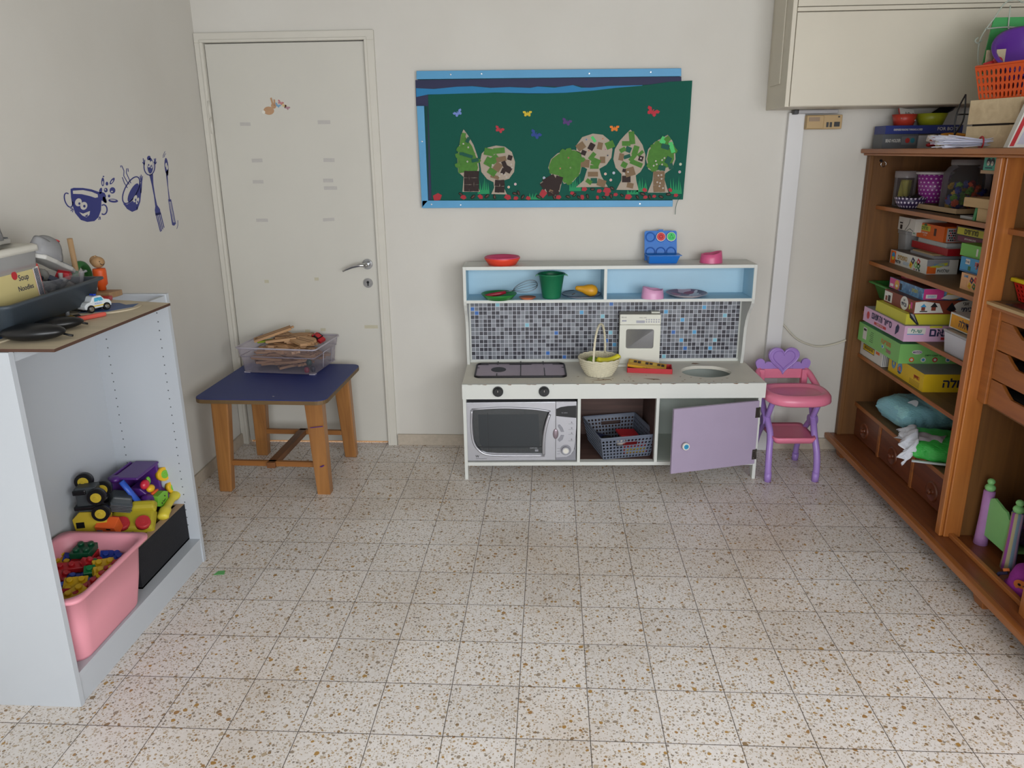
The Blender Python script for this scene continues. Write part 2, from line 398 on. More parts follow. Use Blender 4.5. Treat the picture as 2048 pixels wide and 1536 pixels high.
# ---- door
D0, D1, DZ = -1.557, -0.787, 2.035
dr = bpy.data.objects.new('door_1', None); COL.objects.link(dr); struct(dr); dr.location = ((D0 + D1) / 2, WY, 0)
dx = -(D0 + D1) / 2
def dloc(b): b.at(dx, -WY, 0); return b
b = dloc(MB()); b.box(D0 + .003, WY - .002, 0.019, D1 - .003, WY + .036, DZ - .004, M_DOOR); b.build('door_leaf', dr, bevel=.0015)
b = dloc(MB())
for x0, x1, z0, z1 in ((-1.598, D0, 0, DZ), (D1, -0.740, 0, DZ), (-1.598, -0.740, DZ, 2.078)):
    b.box(x0, WY - .016, z0, x1, WY + .05, z1, M_FRAME)
for x0, x1, z0, z1 in ((D0 - .014, D0 - .001, 0.001, DZ + .001), (D1 + .001, D1 + .014, 0.001, DZ + .001), (D0 - .014, D1 + .014, DZ + .001, DZ + .012)):
    b.box(x0, WY - .022, z0, x1, WY - .01, z1, M_FRAME)
b.build('door_frame', dr, bevel=.0015, seg=1, weld=False)
b = dloc(MB()); b.box(D0 - .002, WY + .036, 0.0, D1 + .002, WY + .09, 0.004, wood('threshold_wood', '#c88a4a', '#e0b070'))
b.build('threshold', dr)
area('next_room_lamp', (-1.17, 1.16, 0.42), (-1.17, 0.86, 0.0), 0.8, 0.1, 2.2, (1.0, 0.62, 0.30))
b = dloc(MB())
for z in (1.70, 0.42): b.cyl((D0 - .002, WY - .018, z - .075), (D0 - .002, WY - .018, z - .002), .007, M_FRAME, n=12); b.cyl((D0 - .002, WY - .018, z + .002), (D0 - .002, WY - .018, z + .075), .007, M_FRAME, n=12)
b.build('hinge', dr)
b = dloc(MB()); hx, hz = -0.840, 0.984
b.cyl((hx, WY - .002, hz), (hx, WY - .011, hz), .026, M_CHROME, n=32); b.cyl((hx, WY - .01, hz), (hx, WY - .042, hz), .010, M_CHROME, r1=.009)
b.tube([(hx + .004, WY - .046, hz), (hx - .03, WY - .050, hz + .002), (hx - .065, WY - .050, hz - .006), (hx - .10, WY - .048, hz - .020), (hx - .118, WY - .046, hz - .030)], [.012, .013, .011, .008, .005], M_CHROME, n=14, flat=.75)
b.sphere((hx, WY - .044, hz), .013, M_CHROME); b.build('door_handle', dr)
b = dloc(MB()); kx_, kz_ = -0.843, 0.888
b.cyl((kx_, WY - .002, kz_), (kx_, WY - .010, kz_), .024, M_CHROME, n=32); b.prism(circ(.007, 12, 0, .004) , (kx_, WY - .0102, kz_), X, Z, .0006, M_BLACK)
b.box(kx_ - .003, WY - .0112, kz_ - .014, kx_ + .003, WY - .010, kz_, M_BLACK); b.build('keyhole_plate', dr)
# sticky tape strips and paint scars left on the door
M_TAPE = mat('grey_tape', '#b4b0ac', 0.6, var=.08, scale=40); M_TAPE2 = mat('yellowed_tape', '#b9b39c', 0.6, var=.08, scale=40)
def q_tape(x, z, w, h, a, mt, lab):
    b = MB(); b.box(-w / 2, -.0007, -h / 2, w / 2, 0, h / 2, mt)
    tag(b.build('tape_strip', loc=(x, WY - .0022, z), rot=(0, a, 0)), lab, 'tape', 'tape strips on the door')
TP = [(-1.397, 1.668, .052, .016, .02, 'highest on the left half of the door'), (-1.008, 1.672, .062, .018, 0, 'highest on the right half of the door'),
      (-1.357, 1.497, .054, .018, -.02, 'second from the top on the left half of the door'), (-0.998, 1.495, .055, .018, .02, 'second from the top on the right half of the door'),
      (-1.363, 1.395, .054, .017, 0, 'third from the top on the left half of the door'), (-1.010, 1.398, .05, .018, 0, 'upper one of the close pair on the right half of the door'),
      (-1.001, 1.362, .066, .017, 0, 'lower one of the close pair on the right half of the door'), (-1.363, 1.207, .060, .016, 0, 'lowest on the left half of the door'),
      (-1.023, 1.208, .058, .016, -.05, 'lowest of the wide ones on the right half of the door')]
for x, z, w, h, a, l in TP: q_tape(x, z, w, h, a, M_TAPE, 'grey tape strip, ' + l)
for x, z, w, h, l in [(-1.372, .896, .022, .016, 'small square of tape left of the handle, nearer the hinges'), (-1.110, .908, .022, .016, 'small square of tape beside the handle height, middle of door'),
                      (-1.181, .634, .026, .016, 'small yellowed tape above the bin, left of the pair'), (-1.098, .641, .026, .016, 'small yellowed tape above the bin, right of the pair'),
                      (-0.843, .657, .070, .017, 'long yellowed tape strip low at the right door edge')]:
    q_tape(x, z, w, h, 0, M_TAPE2, l)
# rabbit and butterfly stickers
M_RAB = mat('sticker_tan', '#b08a68', 0.6, var=.15, scale=60); M_STW = mat('sticker_white', '#d9d6cc', .5)
b = MB(); b.prism([(.026 * cos(a) - .006, .019 * sin(a)) for a in [i * PI / 8 for i in range(16)]], (0, 0, 0), X, Z, .0008, M_RAB)
b.prism(circ(.013, 12, .020, .022), (0, 0, 0), X, Z, .001, M_RAB)
b.prism([(.012, .028), (.006, .058), (.014, .060), (.021, .032)], (0, 0, 0), X, Z, .0012, M_RAB); b.prism([(.022, .030), (.022, .052), (.030, .050), (.029, .030)], (0, 0, 0), X, Z, .0011, M_RAB)
b.prism(circ(.008, 10, -.032, -.006), (0, 0, 0), X, Z, .0012, M_STW); b.prism(circ(.0016, 8, .024, .025), (0, 0, 0), X, Z, .0016, M_BLACK)
tag(b.build('rabbit_sticker', loc=(-1.268, WY - .0022, 1.728)), 'small tan rabbit sticker high on the left half of the white door', 'sticker')
def bfly(b, s, mt, mt2=None, t=.0008):
    for sx in (-1, 1):
        b.prism([(sx * .05 * s, 0), (sx * .35 * s, .42 * s), (sx * .75 * s, .40 * s), (sx * .72 * s, .12 * s), (sx * .42 * s, .0), (sx * .55 * s, -.16 * s), (sx * .45 * s, -.42 * s), (sx * .2 * s, -.40 * s), (sx * .04 * s, -.1 * s)], (0, 0, 0), X, Z, t, mt)
    b.prism([(-.07 * s, -.3 * s), (.07 * s, -.3 * s), (.06 * s, .3 * s), (-.06 * s, .3 * s)], (0, 0, 0), X, Z, t * 1.4, mt2 or mt); return b
for x, z, s, c, l in [(-1.228, 1.752, .011, '#6f98b8', 'pale blue'), (-1.213, 1.764, .012, '#b87878', 'dull red'), (-1.196, 1.750, .010, '#c9b27a', 'sandy'), (-1.184, 1.742, .012, '#a47c86', 'mauve')]:
    b = bfly(MB(), s * 1.7, mat('sticker_' + l.replace(' ', '_'), c, .6))
    tag(b.build('butterfly_sticker', loc=(x, WY - .0022, z), rot=(0, .5, 0)), l + ' butterfly sticker beside the rabbit sticker on the door', 'sticker', 'butterfly stickers on the door')
# ---- cable duct, overhead cabinet, electric meter, cable
b = MB(); b.box(1.166 + .004, WY - .028, 0, 1.240 + .004, WY, 1.684, mat('duct_white', '#d3d2d2', .45, var=.02), dx=.02)
tag(b.build('cable_duct', bevel=.002), 'white vertical cable duct on the wall right of the play kitchen', 'cable duct')
OX, OY, OZ = 1.088, WY - .29, 1.697
t = thing('overhead_cabinet', 'cream built-in cupboard hanging high above the brown wardrobe', 'cupboard', (OX, WY, OZ))
b = MB(); b.box(0, -.272, 0, RX - OX, 0, 1.08, M_OVER); b.box(0.0, -.288, 0, 0.018, -.27, 1.08, M_OVER); b.build('cabinet_body', t, bevel=.002)
b = MB(); b.box(.020, -.290, .002, RX - OX, -.273, .372, M_OVER); b.build('lower_panel', t, bevel=.002)
b = MB(); b.box(.020, -.290, .394, RX - OX, -.273, 1.07, M_OVER); b.build('upper_panel', t, bevel=.002)
b = MB(); b.box(.018, -.295, .375, RX - OX, -.274, .391, M_OVER); b.box(-.006, -.200, .10, 0, -.05, .9, M_OVER); b.build('moulding', t, bevel=.0015)
b = MB(); M_MB = mat('meter_tan', '#b09468', .5); M_MB2 = mat('meter_label', '#8f7860', .5); M_MB3 = mat('meter_cap', '#a5a3a5', .4)
t = thing('electric_meter', 'tan plastic electric meter box on the wall under the overhead cupboard', 'meter box', (1.343, WY, 1.61))
b.box(-.081, -.055, 0, .081, 0, .062, M_MB); b.box(-.081, -.062, .002, -.004, -.055, .060, M_MB); b.build('housing', t, bevel=.003)
b = MB(); b.box(-.072, -.064, .034, -.024, -.0622, .052, M_MB2); b.box(.010, -.057, .008, .020, -.0552, .030, M_BLACK); b.box(.025, -.057, .008, .035, -.0552, .030, M_BLACK)
b.box(.045, -.057, .010, .070, -.0552, .031, M_BLACK); b.box(.060, -.057, .050, .068, -.0552, .056, M_BLACK); b.build('sockets', t)
t = thing('conduit', 'grey conduit with black clamp running under the overhead cupboard above the meter', 'conduit', (1.30, WY, 1.688))
b = MB(); b.box(-.075, -.05, -.010, .105, -.03, .008, M_MB3); b.build('pipe', t, bevel=.004)
b = MB(); b.box(-.098, -.055, -.012, -.078, -.024, .008, M_BLACK); b.build('clamp', t, bevel=.002)
cb = [(1.232, WY - .012, .700), (1.265, WY - .012, .665), (1.33, WY - .012, .600), (1.41, WY - .012, .565), (1.47, WY - .012, .562), (1.54, WY - .012, .580), (1.60, WY - .012, .605)]
def smooth_path(p, n=6):
    p = [Vector(q) for q in p]; o = []
    for i in range(len(p) - 1):
        a = p[max(i - 1, 0)]; b_ = p[i]; c = p[i + 1]; d = p[min(i + 2, len(p) - 1)]
        for k in range(n):
            t_ = k / n; o.append(0.5 * ((2 * b_) + (c - a) * t_ + (2 * a - 5 * b_ + 4 * c - d) * t_ ** 2 + (3 * b_ - a - 3 * c + d) * t_ ** 3))
    return o + [p[-1]]
b = MB(); b.tube(smooth_path(cb), .0045, mat('cream_cable', '#c9c4b4', .5), n=10)
tag(b.build('electric_cable'), 'cream cable sagging along the wall between cable duct and wardrobe', 'cable')
# ================================================================ craft board on the back wall
def hom(H, p):
    x, y = p; d = H[6] * x + H[7] * y + 1
    return ((H[0] * x + H[1] * y + H[2]) / d, (H[3] * x + H[4] * y + H[5]) / d)
HB = (0.0006645003386445285, -1.458537175836065e-06, -0.575, 8.13435236035609e-06, -0.0007152912095231279, 1.944, 1.0080594018877772e-05, -5.000808712093713e-05)
def bpt(x, y): return hom(HB, (x, y))
BO = (0.07, 1.25)                                         # board origin (middle of the bottom edge)
def bl(pts, o=BO): return [(a - o[0], c - o[1]) for a, c in (bpt(*p) for p in pts)]
board = thing('bulletin_board', 'blue-framed green craft board with paper trees and butterflies on the wall', 'bulletin board', (BO[0], WY, BO[1]))
M_BLU = mat('board_light_blue', '#4f97c4', .5, var=.06); M_NAVY = mat('navy_paper', '#25284a', .7, var=.05); M_TORN = mat('torn_blue_paper', '#1c78ad', .7)
M_BK = mat('board_backing', '#06423a', .85, var=.05); 
M_FILM = glassy('green_film', (0.001, 0.125, 0.090), .62, .75, tint=(0.06, 0.55, 0.36))
def flat(pts, y, t, mt, o=BO): b = MB(); b.prism(bl(pts, o), (0, -y, 0), X, Z, t, mt); return b
flat([(56, 90), (1908, 70), (1850, 1030), (96, 1036)], 0, .012, M_BK).build('backing_board', board)
flat([(40, 142), (1915, 118), (1916, 150), (1850, 168), (1640, 176), (1500, 184), (1400, 190), (1260, 198), (1160, 178), (1080, 192), (950, 186), (840, 196), (700, 190), (600, 198), (440, 184), (330, 194), (160, 204), (135, 260), (158, 992), (132, 992), (128, 326), (45, 326)], .0125, .001, M_NAVY).build('navy_paper', board)
flat([(45, 200), (170, 206), (330, 190), (440, 186), (570, 198), (700, 192), (850, 198), (900, 188), (1020, 196), (1150, 178), (1210, 196), (1280, 196), (1400, 184), (1640, 178), (1640, 182), (1450, 198), (1300, 216), (1100, 232), (960, 236), (840, 236), (600, 230), (400, 240), (130, 244), (47, 262)], .0137, .001, M_TORN).build('torn_paper', board)
for nm, pts in (('top', [(50, 80), (1912, 60), (1912, 116), (50, 138)]), ('left', [(52, 326), (103, 326), (131, 992), (88, 1042)]), ('bottom', [(90, 991), (1852, 990), (1850, 1034), (90, 1044)])):
    b = flat(pts, .0125 if nm == 'top' else .0137, .012, M_BLU)
    for sx, sy in {'top': [(290, 105), (508, 100), (1265, 98), (1697, 88)], 'left': [(90, 575)], 'bottom': [(155, 1018), (360, 1022), (1620, 1014)]}[nm]:
        c = bl([(sx, sy)])[0]; b.cyl((c[0], -.025, c[1]), (c[0], -.027, c[1]), .004, M_CHROME, n=10)
    b.build('frame_strip', board, bevel=.0015)
flat([(130, 246), (300, 240), (600, 232), (840, 242), (1100, 234), (1300, 216), (1450, 198), (1640, 182), (1830, 154), (1992, 146), (1975, 420), (1950, 700), (1925, 985), (155, 990)], .0155, .0008, M_FILM).build('green_film', board)
YB = .0172
CARD = mat('tree_card', '#a79a8b', .8, var=.05); GRN = mat('paper_green', '#47792e', .8, var=.2, scale=50); GRN2 = mat('paper_dark_green', '#135244', .8); BRO = mat('paper_dark_brown', '#2c1e1c', .8, var=.15, scale=40)
TANP = mat('paper_tan', '#7b644b', .8, var=.1); LGR = mat('paper_bright_green', '#4fbf6a', .8); BTW = mat('button_white', '#cfc6bf', .4); 
BTN = {'w': BTW, 'r': mat('button_red', '#b4473a', .4), 'b': mat('button_blue', '#5580b0', .4), 'g': mat('button_green', '#86a05c', .4), 'o': mat('button_orange', '#c77b4a', .4), 'p': mat('button_pink', '#b87f8f', .4), 'm': mat('button_maroon', '#8a3358', .4), 'n': mat('button_navy', '#2b2f45', .4)}
def blob(cx, cy, w, h, rnd, k=7, j=.25):
    return [(cx + w * .5 * cos(2 * PI * i / k) * (1 + rnd.uniform(-j, j)), cy + h * .5 * sin(2 * PI * i / k) * (1 + rnd.uniform(-j, j))) for i in range(k)]
def patch(b, o, cx, cy, w, h, a, mt, y):
    c, s = cos(a), sin(a); b.prism(bl([(cx + c * p - s * q, cy + s * p + c * q) for p, q in ((-w / 2, -h / 2), (w / 2, -h / 2), (w / 2, h / 2), (-w / 2, h / 2))], o), (0, -y, 0), X, Z, .0009, mt)
def button(b, o, cx, cy, mt, y, r=.0037, mt2=None):
    c = bl([(cx, cy)], o)[0]; b.cyl((c[0], -y, c[1]), (c[0], -y - .002, c[1]), r, mt, n=14)
    b.cyl((c[0], -y - .0019, c[1]), (c[0], -y - .0024, c[1]), r * .45, mt2 or BRO, n=8)
def tree(outline, base, label, patches, btns, seed, crownfill=None, trunk=None):
    """card tree with torn-paper patches and buttons glued on"""
    o = bpt(*base); rnd = random.Random(seed)
    t = thing('paper_tree', label, 'paper tree', (o[0], WY, o[1]), group='paper trees on the craft board')
    b = MB(); b.prism(bl(outline, o), (0, -YB, 0), X, Z, .002, CARD); b.build('card', t)
    b = MB(); y = YB + .0021
    if crownfill: b.prism(bl(crownfill[0], o), (0, -y, 0), X, Z, .001, crownfill[1]); y += .0011
    if crownfill:
        for i in range(14):
            cf = crownfill[0]; p = cf[rnd.randrange(len(cf))]; q = cf[rnd.randrange(len(cf))]; f = rnd.uniform(.2, .5)
            b.prism(bl(blob(p[0] + (q[0] - p[0]) * f, p[1] + (q[1] - p[1]) * f, 50, 40, rnd), o), (0, -y - i * .0001, 0), X, Z, .0008, GRN)
        y += .0016
    if trunk:
        x0, y0, x1, y1, nx, ny, mt = trunk
        for j in range(ny):
            for i in range(nx): patch(b, o, x0 + (x1 - x0) * (i + .5) / nx, y0 + (y1 - y0) * (j + .5) / ny, (x1 - x0) / nx * 1.0, (y1 - y0) / ny * .96, rnd.uniform(-.12, .12), mt, y + rnd.random() * .0006)
        y += .0014
    for cx, cy, w, h, a, mt in patches: patch(b, o, cx, cy, w, h, a, mt, y + rnd.random() * .0008)
    b.build('paper_patches', t)
    if btns:
        y += .002
        for cx, cy, k in btns: bb = MB(); button(bb, o, cx, cy, BTN[k], y); bb.build('button', t)
    return t
tree([(380, 490), (410, 530), (450, 600), (478, 680), (490, 770), (482, 815), (470, 850), (495, 930), (372, 930), (380, 825), (342, 790), (336, 700), (350, 600), (362, 530)], (432, 930), 'narrow pointed green paper tree with dark trunk, leftmost on the craft board',
     [(375, 560, 30, 90, .2, GRN), (412, 565, 24, 40, .5, GRN2), (410, 675, 70, 22, .3, GRN2), (462, 708, 50, 24, -.2, GRN2), (368, 662, 30, 20, 0, GRN2)], [(380, 592, 'w'), (414, 617, 'w'), (408, 717, 'w')], 1,
     ([(375, 515), (405, 560), (440, 610), (470, 690), (482, 760), (470, 800), (400, 790), (345, 800), (338, 700), (356, 600)], GRN), (384, 782, 488, 928, 3, 3, BRO))
tree([(660, 850), (700, 838), (735, 790), (742, 720), (720, 650), (670, 612), (610, 604), (550, 618), (508, 660), (495, 720), (505, 790), (545, 840), (590, 862), (595, 900), (575, 946), (685, 948), (665, 905)], (630, 948), 'round paper tree with green and tan scraps, second from left on the board',
     [(560, 650, 70, 50, .2, GRN), (630, 640, 80, 40, -.1, GRN), (560, 720, 60, 60, .5, GRN), (600, 700, 50, 60, .9, GRN), (645, 700, 70, 35, -.2, TANP), (620, 755, 50, 60, .6, TANP), (580, 790, 60, 45, .6, GRN), (706, 690, 32, 34, .3, BRO), (668, 738, 30, 50, -.4, BRO), (690, 770, 55, 45, .5, BRO), (660, 785, 30, 40, .4, BRO), (600, 825, 60, 24, .3, TANP)],
     [(584, 741, 'w'), (716, 738, 'w'), (720, 760, 'w'), (650, 803, 'w'), (670, 808, 'w'), (632, 820, 'w'), (682, 825, 'w')], 2, None, (600, 845, 668, 936, 2, 2, BRO))
tree([(1040, 660), (1100, 636), (1160, 634), (1205, 655), (1218, 720), (1200, 800), (1150, 860), (1085, 874), (1075, 850), (1055, 930), (1020, 960), (960, 930), (918, 868), (1000, 815), (975, 760), (995, 700)], (1000, 955), 'leaning bushy green paper tree with dark brown trunk in mid board',
     [(985, 850, 90, 55, -.5, BRO), (1000, 895, 90, 60, -.4, BRO), (1010, 930, 80, 50, -.2, BRO), (955, 880, 60, 50, -.6, BRO), (1050, 845, 50, 50, .3, BRO), (1035, 885, 50, 60, .2, BRO), (995, 925, 26, 20, .4, TANP)], [(1118, 690, 'r'), (1060, 765, 'o'), (1132, 760, 'g')], 3,
     ([(1045, 665), (1100, 640), (1160, 638), (1205, 660), (1214, 720), (1198, 795), (1150, 855), (1088, 868), (1050, 815), (985, 800), (980, 750), (1000, 700)], GRN), None)
tree([(1250, 770), (1200, 740), (1172, 680), (1175, 600), (1215, 545), (1290, 520), (1360, 528), (1405, 565), (1428, 630), (1420, 690), (1385, 740), (1335, 768), (1350, 820), (1395, 895), (1170, 898), (1225, 850)], (1285, 898), 'tall round paper tree with sparse scraps and a flared trunk',
     [(1205, 610, 60, 50, -.6, TANP), (1280, 612, 40, 50, .5, BRO), (1225, 655, 34, 34, .4, BRO), (1340, 607, 36, 50, .2, TANP), (1295, 560, 20, 45, -.6, LGR), (1285, 680, 60, 30, -.9, GRN), (1410, 600, 60, 50, -.4, GRN), (1310, 720, 60, 50, .4, GRN), (1300, 755, 60, 26, 0, GRN), (1358, 705, 38, 46, 0, TANP), (1235, 730, 60, 55, .1, TANP), (1290, 806, 72, 34, 0, TANP), (1262, 858, 44, 30, .6, GRN), (1297, 852, 46, 38, 0, GRN2), (1350, 868, 60, 50, .3, TANP)],
     [(1244, 562, 'b'), (1360, 556, 'o'), (1262, 640, 'o'), (1378, 632, 'p'), (1394, 674, 'n')], 4)
tree([(1555, 492), (1600, 540), (1640, 600), (1660, 670), (1655, 740), (1625, 790), (1592, 815), (1595, 850), (1612, 918), (1455, 916), (1490, 850), (1492, 805), (1450, 760), (1434, 700), (1445, 630), (1480, 570), (1520, 525)], (1535, 917), 'pointed pale card tree with scattered green scraps, second from right on the board',
     [(1565, 550, 40, 90, -.1, GRN), (1525, 590, 60, 34, 0, GRN), (1500, 635, 44, 30, -.5, GRN), (1490, 685, 34, 50, .2, TANP), (1540, 632, 40, 40, .4, GRN2), (1590, 640, 40, 70, .3, GRN), (1530, 682, 50, 26, -.3, GRN2), (1595, 730, 90, 34, .4, GRN), (1510, 740, 40, 40, .5, GRN), (1570, 690, 60, 30, -.9, GRN), (1628, 695, 32, 36, .3, BRO), (1625, 660, 50, 22, -.7, GRN), (1550, 790, 70, 60, -.3, TANP), (1525, 840, 60, 46, 0, BRO), (1552, 885, 46, 36, .2, TANP), (1510, 780, 24, 24, .2, BRO)],
     [(1628, 694, 'w'), (1537, 790, 'w'), (1508, 802, 'w')], 5)
tree([(1818, 528), (1850, 570), (1868, 620), (1872, 700), (1850, 765), (1800, 800), (1790, 830), (1822, 936), (1675, 936), (1710, 850), (1715, 790), (1680, 770), (1664, 700), (1680, 630), (1725, 580)], (1748, 936), 'pointed green paper tree with button-dotted tan trunk, rightmost on the board',
     [(1785, 568, 40, 50, .5, LGR), (1845, 618, 30, 76, -.3, LGR), (1815, 560, 36, 40, .9, GRN), (1800, 612, 56, 34, .3, GRN2), (1820, 708, 36, 50, .5, GRN2), (1775, 762, 50, 34, .2, GRN2), (1838, 750, 34, 40, -.3, GRN2)],
     [(1732, 713, 'w'), (1776, 706, 'w'), (1793, 692, 'w'), (1738, 736, 'w'), (1717, 746, 'w'), (1776, 737, 'w'), (1750, 815, 'w'), (1771, 812, 'w'), (1772, 838, 'w'), (1742, 862, 'w'), (1762, 868, 'w'), (1757, 890, 'w'), (1782, 904, 'w')], 6,
     ([(1725, 590), (1790, 560), (1830, 590), (1860, 640), (1862, 700), (1840, 750), (1740, 780), (1690, 770), (1672, 700), (1685, 640)], GRN), (1716, 785, 1795, 932, 2, 3, TANP))
for cx, cy, s, c, a, l in [(340, 376, 62, '#6f86c8', -.5, 'pale blue butterfly near the left edge of the board'), (829, 380, 60, '#c8b02c', 0, 'yellow butterfly near the top of the board'), (632, 492, 62, '#b02a3a', .4, 'small red butterfly above the round tree'),
                        (887, 527, 76, '#1f3f88', .5, 'dark blue butterfly in mid board'), (1106, 438, 66, '#4f2f6e', .3, 'purple butterfly in mid board'), (1442, 484, 62, '#d9761f', 0, 'orange butterfly above the pale trees'), (1711, 366, 84, '#b02334', .45, 'large red butterfly near the right edge')]:
    p = bpt(cx, cy); b = bfly(MB(), s * .00066 * .72, mat('foam_' + c, c, .7), t=.002)
    tag(b.build('paper_butterfly', loc=(p[0], WY - YB, p[1]), rot=(0, a, 0)), l, 'paper butterfly', 'butterflies on the craft board')
for cx, cy, k, l in [(946, 832, 'b', 'blue button left of the leaning tree'), (697, 897, 'o', 'orange-pink button at the foot of the round tree'), (744, 876, 'p', 'pink button right of the round tree'), (1378, 804, 'o', 'orange button between the tall round and pale pointed trees'),
                     (1437, 797, 'b', 'pale blue button left of the pale pointed tree'), (1416, 847, 'r', 'red button left of the pale pointed trunk'), (1907, 736, 'g', 'green button at the right edge of the board'), (1901, 790, 'm', 'maroon button at the right edge of the board')]:
    p = bpt(cx, cy); b = MB(); b.cyl((0, 0, 0), (0, -.003, 0), .0062, BTW, n=16); b.cyl((0, -.0028, 0), (0, -.0036, 0), .0046, BTN[k], n=14); b.cyl((0, -.0034, 0), (0, -.0042, 0), .0018, BTW, n=8)
    tag(b.build('glued_button', loc=(p[0], WY - YB, p[1])), l, 'button', 'loose buttons on the craft board')
PG = mat('paper_grass', '#1f8a58', .8)
for cx, cy, n, hh, l in [(520, 945, 6, 110, 'between the two left trees'), (1165, 925, 6, 100, 'behind the leaning tree'), (880, 985, 5, 60, 'left of the leaning trunk'), (1632, 930, 6, 100, 'right of the pale pointed tree'), (1570, 948, 4, 45, 'below the pale pointed trunk'), (1875, 945, 5, 110, 'at the right edge of the board')]:
    o = bpt(cx, cy); b = MB(); rnd = random.Random(cx); w = 84
    pts = [(cx - w / 2, cy)] + [q for i in range(n) for q in ((cx - w / 2 + w * (i + .1) / n, cy - hh * .25), (cx - w / 2 + w * (i + .2 + rnd.uniform(0, .5)) / n + rnd.uniform(-8, 8), cy - hh * rnd.uniform(.7, 1.15)), (cx - w / 2 + w * (i + .9) / n, cy - hh * .25))] + [(cx + w / 2, cy)]
    b.prism(bl(pts, o), (0, -YB + .0002, 0), X, Z, .0007, PG)
    tag(b.build('paper_grass', loc=(o[0], WY, o[1])), 'green paper grass tuft ' + l, 'paper grass', 'grass tufts on the craft board')
# red paper petals and dark pods along the bottom
PR = mat('petal_red', '#a32430', .7, var=.1); PDK = mat('pod_dark', '#33231d', .6, var=.15)
b = MB(); b.prism([(-.012, -.006), (.004, -.009), (.013, 0), (.006, .009), (-.009, .008)], (0, 0, 0), X, Z, .0015, PR); petal0 = b.build('paper_petal')
b = MB(); b.sphere((0, -.004, 0), (.010, .004, .0058), PDK, 12, 8); b.box(-.006, -.009, -.0006, .007, -.0076, .0006, mat('pod_seam', '#6d5240', .6)); pod0 = b.build('seed_pod')
def ring(o0, lst, lab, cat, grp, y):
    for i, (cx, cy, a, s) in enumerate(lst):
        p = bpt(cx, cy); o = o0 if i == 0 else o0.copy()
        if i: COL.objects.link(o)
        o.location = (p[0], WY - y, p[1]); o.rotation_euler = (0, a, 0); o.scale = (s, 1, s); tag(o, lab, cat, grp)
ring(petal0, [(195, 968, -.4, 1.9), (378, 968, .3, 1.2), (498, 965, .7, 1.1), (690, 968, .4, 1.4), (748, 975, 0, 1), (835, 975, .3, 1), (942, 940, -1.0, 1.8), (1048, 968, 0, 1.1), (1145, 940, .2, .9), (1230, 912, 0, 1.1), (1215, 968, 1.4, 1), (1322, 970, 1.3, .8), (1335, 925, 0, 1), (1390, 922, .3, 1.6), (1390, 948, 0, 1), (1450, 950, 0, .9), (1540, 966, 0, 1.4), (1655, 918, .5, 1), (1722, 962, 0, .8), (1835, 918, .9, .9), (1875, 955, 0, .9), (1660, 968, 0, .9)],
     'red paper petal glued along the bottom of the craft board', 'paper petal', 'petals along the board bottom', YB)
ring(pod0, [(360, 945, .4, 1.1), (446, 965, -.7, 1.3), (545, 960, -.7, 1.3), (598, 965, 1.4, 1.2), (740, 942, .3, 1.2), (766, 938, 1.2, 1.2), (796, 966, -1.0, 1.2), (908, 965, .5, 1.4), (1115, 965, .3, 1.2), (1160, 952, -.8, 1.1), (1190, 968, .6, 1), (1252, 962, 1.3, 1.2), (1287, 912, 0, 1.1), (1368, 970, .5, 1.1), (1418, 960, 1.4, 1.2), (1425, 905, .6, 1.2), (1495, 955, .5, 1.1), (1640, 945, .3, 1.3), (1603, 966, 1, 1.1), (1690, 966, 1.3, 1.1), (1770, 965, .4, 1.2), (1822, 948, 0, 1.2), (1000, 935, .6, 1.2), (1018, 968, 1.2, 1.2)],
     'dark brown seed pod glued along the bottom of the craft board', 'seed pod', 'pods along the board bottom', YB)
a = [bpt(*q) for q in ((1905, 968), (1885, 1000), (1873, 1045), (1870, 1090))]
b = MB(); b.tube(smooth_path([(p[0], WY - .018, p[1]) for p in a]), .0012, GRN2, n=6)
tag(b.build('loose_thread'), 'thin green thread hanging from the lower right board corner', 'thread')

# ================================================================ blue wall stickers on the left wall
HL = (0.0007550673604020644, -0.00011842937494758467, -0.5411007476027594, -0.00040186745555004233, -0.00042647371330786776, 1.608528102795947, -0.00025957927937812124, -3.707061798253889e-07)
M_STK = mat('sticker_blue', '#222a78', .45, var=.08)
def stk(name, label, shapes, org):
    o = hom(HL, org); b = MB()
    def cv(pts): return [(p[0] - o[0], p[1] - o[1]) for p in (hom(HL, q) for q in pts)]
    for k, sh in enumerate(shapes):
        kind, lay = sh[0], sh[1]; mt = M_WALL if lay % 2 else M_STK; xx = .0003 + .0004 * lay; t = .0004
        if kind == 'p': b.prism(cv(sh[2]), (xx, 0, 0), Y, Z, t, mt)
        elif kind == 'e':
            cx, cy, ra, rb, ang = sh[2]; c, s = cos(ang), sin(ang)
            b.prism(cv([(cx + ra * cos(q) * c - rb * sin(q) * s, cy + ra * cos(q) * s + rb * sin(q) * c) for q in [i * PI / 12 for i in range(24)]]), (xx, 0, 0), Y, Z, t, mt)
        elif kind == 's':
            pts, w = sh[2], sh[3]; n = len(pts); L_, R_ = [], []
            for i in range(n):
                p0 = pts[max(0, i - 1)]; p1 = pts[min(n - 1, i + 1)]; d = (p1[0] - p0[0], p1[1] - p0[1]); l = max(1e-6, sqrt(d[0] ** 2 + d[1] ** 2)); ww = w if not isinstance(w, (list, tuple)) else w[i]
                L_.append((pts[i][0] - d[1] / l * ww / 2, pts[i][1] + d[0] / l * ww / 2)); R_.append((pts[i][0] + d[1] / l * ww / 2, pts[i][1] - d[0] / l * ww / 2))
            for i in range(n - 1): b.prism(cv([L_[i], L_[i + 1], R_[i + 1], R_[i]]), (xx, 0, 0), Y, Z, t, mt)
    return tag(b.build(name, loc=(LX, o[0], o[1]), weld=False), label, 'wall sticker')
